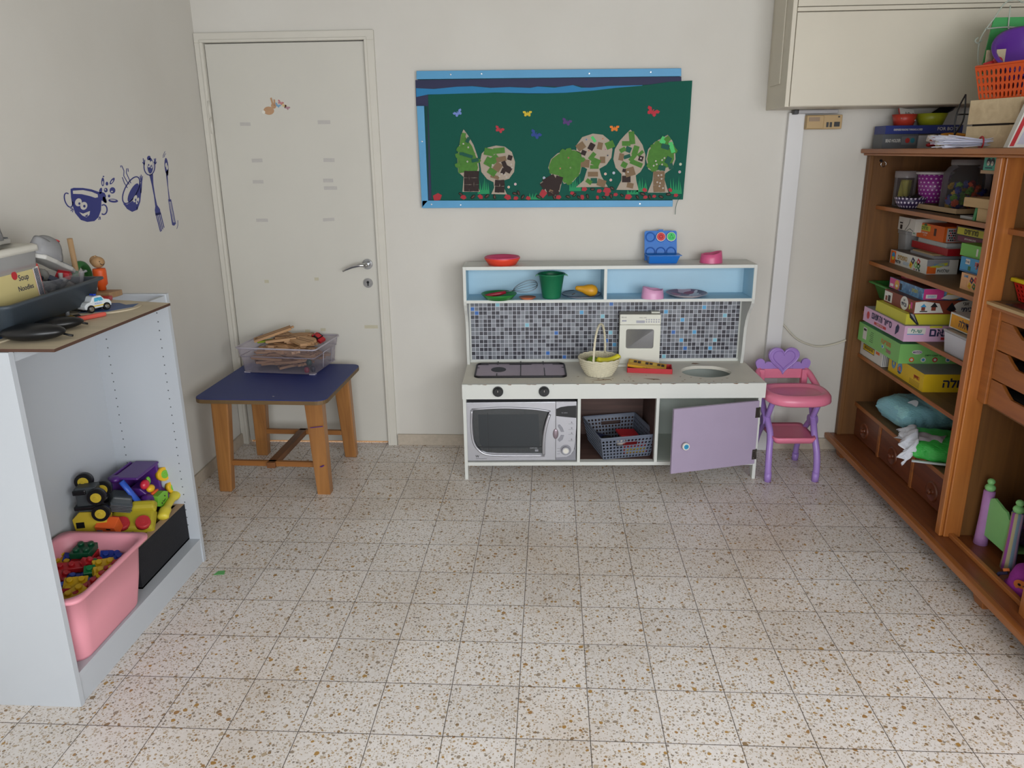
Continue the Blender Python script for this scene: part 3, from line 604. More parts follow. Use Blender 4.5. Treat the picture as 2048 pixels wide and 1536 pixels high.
def arc(cx, cy, rx, ry, a0, a1, n=10, rot=0):
    return [(cx + rx * cos(a) * cos(rot) - ry * sin(a) * sin(rot), cy + rx * cos(a) * sin(rot) + ry * sin(a) * cos(rot)) for a in [a0 + (a1 - a0) * i / n for i in range(n + 1)]]
stk('cup_sticker', 'blue smiling cup sticker with splashing drops on the left wall', [
    ('p', 0, [(473, 412), (495, 404), (560, 405), (620, 415), (675, 434), (690, 432), (712, 440), (722, 462), (716, 480), (728, 506), (712, 508), (690, 490), (686, 560), (668, 610), (640, 636), (590, 642), (545, 628), (505, 580), (485, 520), (476, 470)]),
    ('p', 1, [(488, 424), (560, 420), (620, 432), (662, 450), (664, 470), (645, 474), (610, 462), (550, 448), (490, 446)]),
    ('s', 0, arc(458, 490, 25, 52, .35, 2 * PI - .9, 16, -.35), 8), ('s', 0, arc(705, 556, 24, 34, -PI / 2 - .6, PI / 2 + .6, 14), 9),
    ('e', 1, (527, 505, 23, 28, .3)), ('e', 1, (565, 530, 24, 28, .3)), ('e', 2, (533, 514, 7, 9, 0)), ('e', 2, (568, 532, 8, 10, 0)),
    ('p', 1, [(533, 574), (560, 584), (608, 566), (604, 592), (584, 610), (556, 598)]), ('p', 2, [(572, 600), (592, 588), (590, 604), (580, 608)]),
    ('s', 0, [(486, 545), (470, 550)], 5), ('s', 0, [(488, 550), (474, 566)], 5), ('s', 0, [(492, 552), (486, 574)], 5), ('s', 0, [(676, 605), (670, 628)], 5), ('s', 0, [(680, 605), (682, 626)], 5),
    ('e', 0, (720, 420, 13, 16, 0)), ('e', 1, (716, 416, 4, 6, 0)), ('e', 0, (767, 422, 20, 22, 0)), ('e', 1, (762, 430, 7, 5, 0)), ('e', 0, (728, 375, 9, 13, 0)), ('e', 0, (704, 325, 5, 5, 0)),
    ('e', 0, (699, 363, 10, 30, 0)), ('e', 1, (698, 370, 4, 14, 0)), ('e', 0, (765, 357, 11, 27, .6)), ('e', 1, (763, 360, 4, 13, .6)), ('e', 0, (743, 461, 8, 10, 0)), ('e', 0, (772, 494, 34, 13, .1)), ('e', 1, (770, 490, 20, 4, .1)), ('e', 0, (712, 488, 12, 24, -.4)), ('e', 0, (684, 425, 10, 22, .2))], (590, 642))
ra = radians(-63)
stk('bowl_sticker', 'blue steaming bowl sticker with eyes, between cup and fork stickers', [
    ('s', 0, arc(898, 420, 102, 44, 0, 2 * PI, 30, ra), 8), ('e', 0, (912, 438, 72, 24, ra)), ('p', 0, [(840, 512), (870, 552), (905, 572), (942, 556), (962, 500), (970, 420), (962, 360), (945, 430), (915, 490), (870, 520)]),
    ('e', 1, (925, 480, 12, 26, .3)), ('e', 1, (942, 495, 9, 24, .3)), ('e', 2, (928, 488, 5, 9, 0)), ('e', 2, (942, 502, 4, 8, 0)),
    ('s', 0, [(826, 262), (824, 250), (832, 250), (848, 285), (846, 320), (868, 360), (885, 380)], 5), ('s', 0, [(878, 292), (876, 270), (866, 270), (864, 300), (880, 335), (896, 372)], 5), ('s', 0, [(836, 330), (850, 370), (872, 405)], 5),
    ('s', 0, [(966, 350), (960, 322)], 5), ('s', 0, [(970, 350), (968, 312)], 5), ('s', 0, [(974, 352), (978, 322)], 5), ('s', 0, [(962, 360), (972, 350), (966, 440)], 8), ('s', 0, [(938, 535), (940, 556)], 5)], (905, 572))
stk('fork_sticker', 'blue fork sticker with raised arms and eyes on the left wall', [
    ('e', 0, (1022, 196, 12, 16, .2)), ('s', 0, arc(1026, 255, 38, 60, -.6, PI + .4, 18), 7), ('e', 0, (1032, 250, 20, 55, 0)), ('e', 1, (1022, 236, 10, 26, 0)), ('e', 1, (1040, 242, 9, 26, 0)), ('e', 2, (1020, 245, 4, 8, 0)), ('e', 2, (1038, 252, 4, 9, 0)),
    ('s', 0, [(1038, 310), (1048, 380), (1062, 460), (1074, 530)], [26, 12, 8, 14]), ('p', 0, [(1068, 530), (1082, 526), (1100, 552), (1106, 590), (1070, 598), (1064, 560)]),
    ('s', 0, [(1070, 580), (1104, 710)], 6), ('s', 0, [(1081, 580), (1112, 706)], 6), ('s', 0, [(1092, 576), (1120, 694)], 6), ('s', 0, [(1102, 574), (1129, 682)], 6),
    ('s', 0, [(990, 245), (978, 225)], 5), ('s', 0, [(988, 240), (982, 198)], 5), ('s', 0, [(992, 240), (994, 208)], 5), ('s', 0, [(1066, 235), (1060, 200)], 5), ('s', 0, [(1066, 238), (1070, 198)], 5), ('s', 0, [(1068, 240), (1076, 222)], 5)], (1115, 710))
stk('knife_sticker', 'blue knife sticker with a long handle, rightmost on the left wall', [
    ('e', 0, (1146, 255, 13, 60, -.08)), ('e', 1, (1143, 245, 6, 16, 0)), ('e', 1, (1150, 262, 6, 16, 0)), ('p', 0, [(1142, 290), (1160, 275), (1158, 318), (1146, 320)]), ('s', 0, [(1148, 310), (1156, 400), (1166, 485)], [10, 4, 7]),
    ('p', 0, [(1158, 484), (1178, 484), (1212, 654), (1200, 668), (1186, 664)]), ('s', 1, [(1166, 500), (1194, 645)], 3), ('s', 1, [(1173, 500), (1202, 645)], 3), ('s', 0, [(1122, 195), (1124, 175), (1136, 150)], 3), ('s', 0, [(1130, 190), (1134, 172), (1142, 165)], 3), ('s', 0, [(1226, 630), (1226, 665), (1218, 690)], 3)], (1195, 668))
# ================================================================ play kitchen
KA, KO = 0.036, Vector((-0.322, 0.404, 0))
def KW(x, y, z): return (KO.x + x * cos(KA) - y * sin(KA), KO.y + x * sin(KA) + y * cos(KA), z)
kit = thing('play_kitchen', 'white wooden play kitchen with blue shelf and mosaic splashback against the back wall', 'play kitchen', tuple(KO), KA)
M_KW = mat('kitchen_white', '#cfd1cc', .45, var=.03, scale=5); M_KW2 = mat('kitchen_mint_inside', '#c3ccc4', .5, var=.04); M_KBL = mat('kitchen_blue_inside', '#a5c8da', .5, var=.03)
M_KBR = wood('kitchen_brown_back', '#3d2b27', '#5a4038', .6, 'x'); M_CNT = mat('counter_paint', '#dcd8cc', .5, var=.06, scale=8); M_CHIP = mat('chipped_paint', '#7d6148', .8, var=.2, scale=60)
M_LIL = mat('lilac_paint', '#a294ac', .5, var=.03, scale=10); M_HINGE = mat('hinge_bronze', '#4f4a45', .45, .7)
WK, DK, ZC = 1.405, .372, .488
b = MB()   # outer panels of the base
for x0, s in ((.000, 1), (1.379, -1)):
    o = x0; pr = [(.004, 0), (.030, 0), (.050, .045), (.085, .070), (.27, .070), (.31, .045), (.335, 0), (DK, 0), (DK, .47), (.004, .47)]
    b.prism([(p[0], p[1]) for p in pr], (o, 0, 0), Y, Z, .016, M_KW)
b.build('side_panel', kit, bevel=.0015)
b = MB(); b.box(.016, .006, .071, 1.379, DK, .089, M_KW); b.build('bottom_shelf', kit, bevel=.0015)
for x0 in (.539, .907): b = MB(); b.box(x0, .005, .089, x0 + .015, DK, .47, M_KW); b.build('divider', kit, bevel=.0015)
b = MB(); b.box(.016, DK - .008, .089, .539, DK, .47, M_KBR); b.box(.554, DK - .008, .089, .907, DK, .47, M_KBR)
b.box(.5545, .04, .0892, .9065, DK - .008, .0905, M_KBR); b.box(.9055, .03, .09, .907, DK, .44, M_KBR); b.build('brown_back', kit)
b = MB(); b.box(.922, DK - .008, .089, 1.379, DK, .47, M_KW2); b.box(.9225, .02, .0892, 1.3785, DK - .008, .0902, M_KW2); b.build('back_panel', kit)
b = MB(); b.box(0, -.012, .416, WK, .004, ZC, M_KW)
rnd = random.Random(3)
for i in range(26):
    x = rnd.uniform(.02, 1.36); w = rnd.uniform(.004, .03); h = rnd.uniform(.0012, .0045)
    if .12 < x < .2 or .34 < x < .42: continue
    b.prism([(x - w / 2, ZC), (x + w / 2, ZC), (x + w * .2, ZC - h), (x - w * .3, ZC - h * .6)], (0, -.012, 0), X, Z, .0005, M_CHIP)
b.build('fascia', kit, bevel=.002)
b = MB(); sx_, sy_ = 1.172, .178   # countertop with the round sink opening
b.box(0, .004, .472, .96, DK + .012, ZC, M_CNT)
N_ = 40; out = []; inn = []
hw, x_l, x_r, y_l, y_r = 0, .96, WK, .004, DK + .012
for i in range(N_):
    a = 2 * PI * i / N_; c, s = cos(a), sin(a)
    t_ = min(((x_r - sx_) / c if c > 1e-6 else (x_l - sx_) / c if c < -1e-6 else 9), ((y_r - sy_) / s if s > 1e-6 else (y_l - sy_) / s if s < -1e-6 else 9))
    out.append((sx_ + t_ * c, sy_ + t_ * s)); inn.append((sx_ + .120 * c, sy_ + .098 * s))
for cx_, cy_ in ((x_r, y_r), (x_l, y_r), (x_l, y_l), (x_r, y_l)):
    k = min(range(N_), key=lambda q: (out[q][0] - cx_) ** 2 + (out[q][1] - cy_) ** 2); out[k] = (cx_, cy_)
b.plate_hole(out, inn, (0, 0, .472), X, Y, .016, M_CNT)
def chip(pts): b.prism(pts, (0, 0, ZC), X, Y, .0004, M_CHIP)
for i in range(30):
    x = rnd.uniform(.5, 1.35); y = rnd.uniform(.006, .07) if rnd.random() < .7 else rnd.uniform(.07, .12); w = rnd.uniform(.003, .016); h = rnd.uniform(.001, .004)
    chip([(x, y), (x + w * .6, y - h), (x + w, y + h * .4), (x + w * .5, y + h)])
chip([(1.13, .31), (1.15, .305), (1.175, .312), (1.16, .322), (1.14, .325)]); chip([(.60, .05), (.64, .042), (.70, .052), (.69, .060), (.65, .052)]); chip([(.85, .07), (.89, .052), (.93, .045), (.92, .058), (.88, .066)])
b.build('countertop', kit, bevel=.0012)
b = MB(); b.prism([(1.12, .274), (1.19, .268), (1.26, .262), (1.262, .268), (1.20, .280), (1.17, .288), (1.14, .284)], (0, 0, ZC + .0005), X, Y, .0006, mat('torn_tape', '#cfcac0', .6)); b.build('tape_scrap', kit)
M_HOBF = mat('hob_black', '#17151a', .4); M_HOB = mat('hob_lilac', '#b5a8b6', .45, var=.06)
hob = MB(); hob.prism(rrect(.048, .088, .494, .322, .03), (0, 0, ZC), X, Y, .003, M_HOBF); hob.prism(rrect(.056, .098, .486, .312, .024), (0, 0, ZC + .003), X, Y, .0008, M_HOB); hob.tube([(p[0], p[1], ZC + .006) for p in rrect(.052, .092, .490, .318, .028)], .0042, M_HOBF, n=8, closed=True)
for x0, y0, x1, y1 in ((.270, .09, .274, .36), (.155, .09, .159, .15), (.155, .30, .159, .36), (.386, .10, .390, .24), (.384, .30, .388, .36), (.214, .297, .326, .304), (.055, .297, .11, .303), (.432, .297, .487, .303)):
    hob.box(x0, y0, ZC + .003, x1, y1, ZC + .0055, M_HOBF)
for x0 in (.055, .475): hob.box(x0, .245, ZC + .003, x0 + .012, .250, ZC + .0055, M_HOBF)
hb = hob.build('hob', kit)
b = MB(); b.prism(circ(.037, 32, .163, .215, sy=1.12), (0, 0, ZC + .0038), X, Y, .001, M_HOBF); b.build('burner', hb)
for x in (.167, .381):
    b = MB(); z = .4545
    b.cyl((x, -.012, z), (x, -.020, z), .0245, M_BLACK, n=36); b.cyl((x, -.020, z), (x, -.036, z), .0205, M_BLACK, r1=.018, n=36)
    b.box(x - .004, -.0415, z - .016, x + .004, -.034, z + .016, M_BLACK); b.box(x - .001, -.0419, z + .004, x + .001, -.0414, z + .013, BTW); b.build('hob_knob', kit, bevel=.001)
# upper shelf box
for x0 in (0.000, 1.377):
    pr = [(.318, ZC), (DK + .006, ZC), (DK + .006, 1.002), (.21, 1.002), (.21, .835), (.215, .815), (.235, .785), (.262, .755), (.283, .72), (.296, .68), (.302, .63), (.304, .58), (.308, .54)]
    b = MB(); b.prism(pr, (x0, 0, 0), Y, Z, .0145, M_KW); b.build('shelf_side', kit, bevel=.0012)
b = MB(); b.box(.0145, .21, .986, 1.377, DK + .006, 1.002, M_KW); b.build('shelf_top', kit, bevel=.001)
b = MB(); b.box(.0145, .21, .826, 1.377, DK + .006, .840, M_KW); b.build('shelf_board', kit, bevel=.001)
b = MB(); b.box(.672, .211, .840, .686, DK, .986, M_KW); b.build('divider', kit, bevel=.001)
b = MB()
for x0, x1 in ((.0145, .672), (.686, 1.377)):
    b.box(x0, DK - .004, .840, x1, DK, .986, M_KBL); b.box(x0, .214, .840, x1, DK - .004, .8408, M_KBL); b.box(x0, .214, .9852, x1, DK - .004, .986, M_KBL)
    b.box(x0, .214, .8408, x0 + .0008, DK - .004, .9852, M_KBL); b.box(x1 - .0008, .214, .8408, x1, DK - .004, .9852, M_KBL)
b.build('blue_lining', kit)
def mosaic():
    m = bpy.data.materials.new('glass_mosaic'); nt, N, L, B = nodes_of(m); tc = N.new('ShaderNodeTexCoord')
    def mth(op, a, b=None):
        n = N.new('ShaderNodeMath'); n.operation = op
        for i, q in enumerate((a, b)):
            if q is None: continue
            if isinstance(q, (int, float)): n.inputs[i].default_value = q
            else: L.new(q, n.inputs[i])
        return n.outputs[0]
    sx = N.new('ShaderNodeSeparateXYZ'); L.new(tc.outputs['Object'], sx.inputs[0]); P = .0211
    gx = mth('DIVIDE', mth('ADD', sx.outputs[0], .001), P); gz = mth('DIVIDE', mth('ADD', sx.outputs[2], .004), P)
    fx = mth('ABSOLUTE', mth('SUBTRACT', mth('FRACT', gx), .5)); fz = mth('ABSOLUTE', mth('SUBTRACT', mth('FRACT', gz), .5))
    tile = mth('LESS_THAN', mth('MAXIMUM', fx, fz), .44)
    cx = N.new('ShaderNodeCombineXYZ'); L.new(mth('FLOOR', gx), cx.inputs[0]); L.new(mth('FLOOR', gz), cx.inputs[1])
    wn = N.new('ShaderNodeTexWhiteNoise'); wn.noise_dimensions = '2D'; L.new(cx.outputs[0], wn.inputs['Vector'])
    cr = N.new('ShaderNodeValToRGB'); cr.color_ramp.interpolation = 'CONSTANT'
    cols = [(0, '#2e2e38'), (.26, '#383841'), (.46, '#6d7178'), (.68, '#7b7f86'), (.84, '#5f636c'), (.955, '#4f9dcc'), (.975, '#2f66b0'), (.985, '#7fbacb')]
    while len(cr.color_ramp.elements) < len(cols): cr.color_ramp.elements.new(.5)
    for e, (p, h) in zip(cr.color_ramp.elements, cols): e.position = p; e.color = hexc(h) + (1,)
    L.new(wn.outputs['Value'], cr.inputs[0])
    mx = N.new('ShaderNodeMix'); mx.data_type = 'RGBA'; L.new(tile, mx.inputs[0]); mx.inputs[6].default_value = hexc('#c3c6cf') + (1,); L.new(cr.outputs[0], mx.inputs[7])
    L.new(mx.outputs[2], B.inputs['Base Color']); B.inputs['Roughness'].default_value = .3
    bp = N.new('ShaderNodeBump'); bp.inputs['Strength'].default_value = .3; bp.inputs['Distance'].default_value = .001; L.new(tile, bp.inputs['Height']); L.new(bp.outputs['Normal'], B.inputs['Normal'])
    return m
b = MB(); b.box(.0145, DK - .006, ZC, 1.377, DK + .004, .826, M_KW); b.box(.022, DK - .009, .502, 1.368, DK - .006, .826, mosaic()); b.build('mosaic_splashback', kit)
b = MB(); b.box(.0145, DK - .014, ZC, 1.377, DK - .006, .502, M_KW); b.build('splashback_trim', kit, bevel=.001)
# lilac door, ajar
hx0, hy0 = 1.377, .0; fx0, fy0 = .960, -.112; ang = atan2(fy0 - hy0, fx0 - hx0); wdt = sqrt((fx0 - hx0) ** 2 + (fy0 - hy0) ** 2)
dobj = MB(); dobj.box(0, 0, .086, wdt, .014, .402, M_LIL)
dpart = dobj.build('cabinet_door', kit, loc=(hx0, hy0, 0), rot=(0, 0, ang), bevel=.0015)   # local -y after the turn faces inside; +y faces the room
b = MB(); b.cyl((wdt - .060, .014, .222), (wdt - .060, .022, .222), .008, M_STW, n=20); b.cyl((wdt - .060, .022, .222), (wdt - .060, .034, .222), .0175, M_STW, r1=.0165, n=28)
b.cyl((wdt - .060, .0335, .222), (wdt - .060, .0352, .222), .0115, mat('knob_blue', '#2f8fb8', .3), n=24); b.tube([(wdt - .064, .0354, .218), (wdt - .062, .0356, .226), (wdt - .057, .0356, .224), (wdt - .058, .0354, .217)], .0008, BTN['b'], n=6)
b.build('door_knob', dpart)
for z in (.135, .345):
    b = MB(); b.box(-.004, .012, z - .025, .017, .0155, z + .025, M_HINGE); b.cyl((-.004, .014, z - .025), (-.004, .014, z + .025), .0035, M_HINGE, n=10)
    for dz in (-.017, .017): b.cyl((.010, .0155, z + dz), (.010, .0162, z + dz), .0022, M_CHROME, n=8)
    b.build('hinge', dpart)
# ---- microwave in the left bay
def mwp(cx, cy): return (.014 + (cx - 125) * .0004306, .392 - (cy - 625) * .000467)
M_SIL = mat('silver_plastic', '#b4b4ba', .28, .6, var=.02); M_SIL2 = mat('silver_panel', '#8b8b92', .4, .5, var=.02); M_GLS = mat('microwave_glass', '#1b2023', .08, coat=.6, var=.1); M_GL2 = mat('microwave_cavity', '#272c30', .3, var=.15, scale=3)
mo = (.2745, .02, .0892)
mw = thing('microwave_oven', 'silver microwave oven standing in the left bay of the play kitchen', 'microwave', KW(*mo), KA)
def ml(pts): return [(p[0] - mo[0], p[1] - mo[2]) for p in (mwp(*q) for q in pts)]
b = MB(); b.box(-.258, .006, .003, .258, .30, .300, M_SIL2)
for x in (-.22, .22):
    for y in (.03, .26): b.cyl((x, y, 0), (x, y, .004), .012, M_BLACK, n=10)
b.build('housing', mw, bevel=.004)
win = [(190, 705), (300, 696), (480, 692), (700, 697), (880, 708), (1040, 728), (1010, 800), (978, 900), (962, 1000), (958, 1100), (960, 1185), (700, 1183), (460, 1180), (340, 1172), (270, 1148), (228, 1105), (205, 1050), (197, 980), (193, 850)]
fr_out = [(125, 630), (400, 627), (700, 625), (1108, 623), (1108, 700), (1075, 712), (1055, 735), (1020, 800), (1000, 900), (988, 1000), (985, 1100), (988, 1258), (700, 1262), (400, 1264), (128, 1265), (126, 1200), (126, 1120), (125, 1000), (125, 850)]
b = MB(); b.plate_hole(list(reversed(ml([(125, 628), (300, 627), (480, 626), (700, 625), (880, 624), (1108, 623), (1108, 800), (1108, 900), (1108, 1000), (1108, 1100), (1108, 1258), (700, 1261), (460, 1262), (340, 1263), (230, 1264), (128, 1265), (126, 1150), (125, 1000), (125, 850)]))), list(reversed(ml(win))), (0, .006, 0), X, Z, .012, M_SIL)
df = b.build('door', mw, bevel=.002)
b = MB(); b.prism(ml(win), (0, .004, 0), X, Z, .004, M_GLS)
b.prism(ml([(255, 760), (920, 760), (930, 1130), (300, 1130), (262, 1060)]), (0, -.0001, 0), X, Z, .0004, M_GL2)
b.prism(ml([(358, 740), (362, 740), (366, 1165), (362, 1165)]), (0, -.0006, 0), X, Z, .0003, M_BLACK)
b.prism(ml([(200, 1110), (955, 1110), (955, 1118), (215, 1118)]), (0, -.0006, 0), X, Z, .0003, M_BLACK)
c = ml([(865, 1137)])[0]; b.text('QUARTZ GRILL', (c[0], -.0007, c[1] + .004), X, Z, .006, M_SIL, maxw=.036); b.box(c[0] + .006, -.001, c[1] - .014, c[0] + .022, -.0006, c[1] - .003, M_SIL2)
b.build('window', df)
b = MB(); rr = ml([(188, 705), (178, 850), (184, 985), (200, 1060), (232, 1120), (282, 1166), (345, 1192), (470, 1202), (720, 1206), (985, 1206)])
b.tube([(p[0], -.007, p[1]) for p in smooth_path([(q[0], 0, q[1]) for q in rr], 3) for p in [(p.x, p.z)]], .0062, M_SIL, n=10, flat=1)
rr = ml([(188, 700), (480, 684), (700, 688), (900, 702), (1050, 725)]); b.tube([(p.x, -.007, p.z) for p in smooth_path([(q[0], 0, q[1]) for q in rr], 3)], .0045, M_SIL, n=10)
c = ml([(235, 1213)])[0]; b.text('W', (c[0], -.0062, c[1]), X, Z, .012, M_HOBF, bold=.02); cc = ml([(280, 1240)])[0]; b.box(cc[0] - .026, -.0065, cc[1], cc[0] + .026, -.0062, cc[1] + .0012, M_HOBF)
b.build('door_rim', df)
b = MB(); hp = ml([(1040, 752), (1012, 830), (990, 920), (978, 1010), (974, 1100), (975, 1190)])
b.tube([(p.x, -.012 - .006 * sin(PI * i / 15), p.z) for i, p in enumerate(smooth_path([(q[0], 0, q[1]) for q in hp], 3))], .0075, M_SIL, n=12); b.build('door_handle', df)
b = MB(); b.prism(ml([(1111, 622), (1334, 622), (1334, 900), (1325, 1060), (1310, 1150), (1280, 1195), (1230, 1222), (1111, 1228)]), (0, .006, 0), X, Z, .012, M_SIL)
b.prism(ml([(1111, 1228), (1230, 1222), (1290, 1190), (1322, 1130), (1334, 1000), (1334, 1262), (1111, 1260)]), (0, .006, 0), X, Z, .009, M_SIL2)
for i, y in enumerate((845, 905, 960, 1030)):
    c = ml([(1285, y)])[0]; b.text(['R', 'B', 'A', 'B'][i], (c[0], -.0062, c[1]), X, Z, .008, M_HOBF); b.box(c[0] - .016, -.0065, c[1] - .008, c[0] + .008, -.0062, c[1] - .0072, M_HOBF)
for y in (1130, 1160, 1190): c = ml([(1140, y)])[0]; b.box(c[0] - .007, -.0065, c[1], c[0] + .007, -.0062, c[1] + .001, M_HOBF)
cp = b.build('control_panel', mw, bevel=.0008)
b = MB(); b.prism(ml([(1112, 700), (1160, 680), (1240, 668), (1332, 664), (1332, 796), (1260, 790), (1180, 782), (1112, 775)]), (0, -.006, 0), X, Z, .001, M_BLACK)
c = ml([(1205, 740)])[0]; b.text('RC 800W', (c[0], -.0072, c[1]), X, Z, .005, M_SIL2); b.build('display', cp)
for cx, cy, w, h in ((1107, 968, 30, 55),):
    c = ml([(cx, cy)])[0]; b = MB(); b.sphere((c[0], -.006, c[1]), (.0135, .006, .026), mat('button_mauve', '#8f8088', .25, .4), 20, 12); b.build('open_button', cp)
for pts in ([(1135, 870), (1155, 868), (1185, 905), (1200, 945), (1165, 945), (1150, 915), (1132, 890)], [(1165, 980), (1200, 982), (1185, 1030), (1150, 1055), (1130, 1035), (1150, 1010)]):
    b = MB(); b.prism(ml(pts), (0, -.006, 0), X, Z, .003, M_SIL2); b.build('push_button', cp, bevel=.0008)
c = ml([(1220, 1145)])[0]; b = MB(); b.cyl((c[0], -.005, c[1]), (c[0], -.009, c[1]), .026, M_SIL2, n=32); b.cyl((c[0], -.009, c[1]), (c[0], -.020, c[1]), .020, M_SIL, r1=.017, n=32); b.cyl((c[0], -.020, c[1]), (c[0], -.0208, c[1]), .0125, M_STW, n=24); b.build('dial', cp)
# ---- grey lattice basket in the middle bay
M_GB = mat('basket_grey', '#646b7a', .45, var=.05)
def lattice(t, w0, d0, w1, d1, h, nx, ny, nz, mt, fr=.55, slot=True, thick=.0025, solidtop=1, hole=None):
    """open basket: bottom w0 x d0, top w1 x d1, perforated walls, plain rim and a hand slot in each short wall; origin = centre of the bottom"""
    b = MB(); e = .012
    B0 = [(-w0 / 2, -d0 / 2, 0), (w0 / 2, -d0 / 2, 0), (w0 / 2, d0 / 2, 0), (-w0 / 2, d0 / 2, 0)]; T0 = [(-w1 / 2, -d1 / 2, h), (w1 / 2, -d1 / 2, h), (w1 / 2, d1 / 2, h), (-w1 / 2, d1 / 2, h)]
    b.add(B0, [(0, 1, 2, 3)], mt)
    for k in range(4):
        n = nx if k % 2 == 0 else ny; sk = None
        if slot and k % 2 == 0:
            lo, hi = int(n * .30), int(n * .70); sk = lambda i, j, lo=lo, hi=hi: lo <= i < hi and j == nz - 2
        A, C = Vector(B0[k]), Vector(B0[(k + 1) % 4]); D, E = Vector(T0[k]), Vector(T0[(k + 1) % 4]); f = .90
        A2 = A.lerp(D, 0.0); D2 = A.lerp(D, f); E2 = C.lerp(E, f)
        b.perf(A2, C, E2, D2, n, nz, fr, mt, skip=sk, hole=hole); b.add([D2, E2, E, D], [(0, 1, 2, 3)], mt)
    b.build('basket_body', t, solid=thick)
    b = MB(); r = rrect(-w1 / 2 - .002, -d1 / 2 - .002, w1 / 2 + .002, d1 / 2 + .002, .012, 3); b.tube([(p[0], p[1], h) for p in r], .0042, mt, n=8, closed=True); b.build('rim', t)
ga = KA + radians(12); gc = KW(.757, .176, 0)
t = thing('storage_basket', 'grey lattice plastic basket in the middle bay of the play kitchen', 'basket', (gc[0], gc[1], .0925), ga)
lattice(t, .235, .255, .280, .305, .118, 15, 16, 6, M_GB, .66, thick=.0018)
def gb(x, y, z): return (gc[0] + x * cos(ga) - y * sin(ga), gc[1] + x * sin(ga) + y * cos(ga), z)
M_RED = mat('toy_red', '#b5202a', .4); M_YEL = mat('toy_yellow', '#d4b414', .4); M_ORA = mat('toy_orange', '#e0602a', .45)
b = MB(); b.cyl((0, 0, 0), (0, 0, .042), .034, M_BLACK, r1=.040, n=24); b.cyl((0, 0, .041), (0, 0, .043), .034, M_DARK, n=24); tag(b.build('toy_pot', loc=gb(-.06, .0, .100), rot=(.3, .2, 0)), 'small dark toy pot inside the grey lattice basket', 'toy pot')
b = MB(); b.lathe([(.001, .03), (.015, .028), (.024, .016), (.026, 0)], BTW, 20); tag(b.build('toy_cup', loc=gb(-.005, -.055, .14), rot=(.2, -.3, 0)), 'small white toy cup inside the grey lattice basket', 'toy cup')
b = MB(); b.box(-.055, -.025, 0, .055, .025, .05, M_RED); b.box(-.05, -.0252, .006, .05, -.0248, .03, M_YEL); tag(b.build('toy_box', loc=gb(.055, -.085, .10), rot=(0, -.08, .05), bevel=.003), 'red and yellow toy packet seen through the slot of the grey basket', 'toy packet')
b = MB(); b.box(-.05, -.04, 0, .05, .04, .012, M_RED); tag(b.build('toy_tray', loc=gb(.05, .01, .155), rot=(.1, .1, .3), bevel=.003), 'flat red toy tray lying on top inside the grey basket', 'toy tray')
b = MB(); b.cyl((0, -.045, .018), (0, .045, .018), .018, mat('toy_indigo', '#2b3258', .4), n=18); tag(b.build('toy_tin', loc=gb(-.06, .075, .105), rot=(0, 0, .8)), 'dark blue toy tin at the back of the grey basket', 'toy tin')

# ================================================================ things on the play kitchen
def onk(x, y, z=ZC + .0005): return KW(x, y, z)
# wicker basket
M_WICK = mat('wicker_white', '#d6cfb6', .7, var=.08, scale=50); M_WICKS = mat('wicker_shadow', '#b3a98c', .8)
t = thing('wicker_basket', 'white wicker basket with a tall hoop handle on the play kitchen counter', 'basket', onk(.650, .140), KA)
def wr(z): return .062 + .034 * sin(min(1, z / .085) * PI / 2)
b = MB(); b.lathe([(.001, .002), (.058, .002), (.062, .004)] + [(wr(z), z) for z in (.02, .04, .06, .08)], M_WICKS, 40, caps=False)
for k in range(17):
    z = .004 + k * .0047; n = 96; ph = PI if k % 2 else 0
    b.tube([((wr(z) + .0014 * sin(24 * 2 * PI * i / n + ph)) * cos(2 * PI * i / n), (wr(z) + .0014 * sin(24 * 2 * PI * i / n + ph)) * sin(2 * PI * i / n), z) for i in range(n)], .0023, M_WICK, n=5, closed=True)
b.build('woven_bowl', t)
b = MB()
for i in range(24): a = 2 * PI * i / 24; b.tube([(wr(z) * 1.012 * cos(a), wr(z) * 1.012 * sin(a), z) for z in (.003, .02, .04, .06, .085)], .0014, M_WICK, n=5)
b.tube([(.099 * cos(2 * PI * i / 60), .099 * sin(2 * PI * i / 60), .085 + .0015 * sin(i * 1.8)) for i in range(60)], .0045, M_WICK, n=7, closed=True); b.build('rim_and_stakes', t)
hr = radians(68)
pts = [(.097 * cos(a) , 0, .085 + .162 * sin(a) ** .9 if sin(a) > 0 else .085) for a in [PI * i / 28 for i in range(29)]]
pts = [(x * cos(hr) - y * sin(hr), x * sin(hr) + y * cos(hr), z) for x, y, z in pts]
b = MB(); b.tube(pts, .0052, M_WICK, n=8)
tw = []
for i in range(140):
    f = i / 139 * 28; k = min(27, int(f)); p = Vector(pts[k]).lerp(Vector(pts[k + 1]), f - k); a = i * .9; tw.append(p + Vector((cos(a) * .0056, sin(a) * .0056, cos(a * 1.0) * .002)))
b.tube(tw, .0014, M_WICK, n=5); b.build('handle', t)
b = MB(); b.lathe([(.001, 0), (.02, .003), (.029, .018), (.028, .034), (.016, .044), (.001, .046)], mat('lime_green', '#6f8a2a', .4), 24); b.cyl((0, 0, .044), (0, 0, .050), .002, mat('stem_brown', '#5a4020', .7), n=8)
tag(b.build('toy_lime', loc=onk(.618, .145, ZC + .042)), 'green toy fruit in the white wicker basket', 'toy fruit')
b = MB(); pth = smooth_path([(-.055, 0, .012), (-.03, .004, .0), (0, .005, -.005), (.03, .004, 0), (.06, 0, .016)], 4); b.tube(pth, [.004] + [.015 + .003 * sin(PI * i / (len(pth) - 2)) for i in range(len(pth) - 2)] + [.005], mat('banana_yellow', '#d9cf2c', .4), n=12)
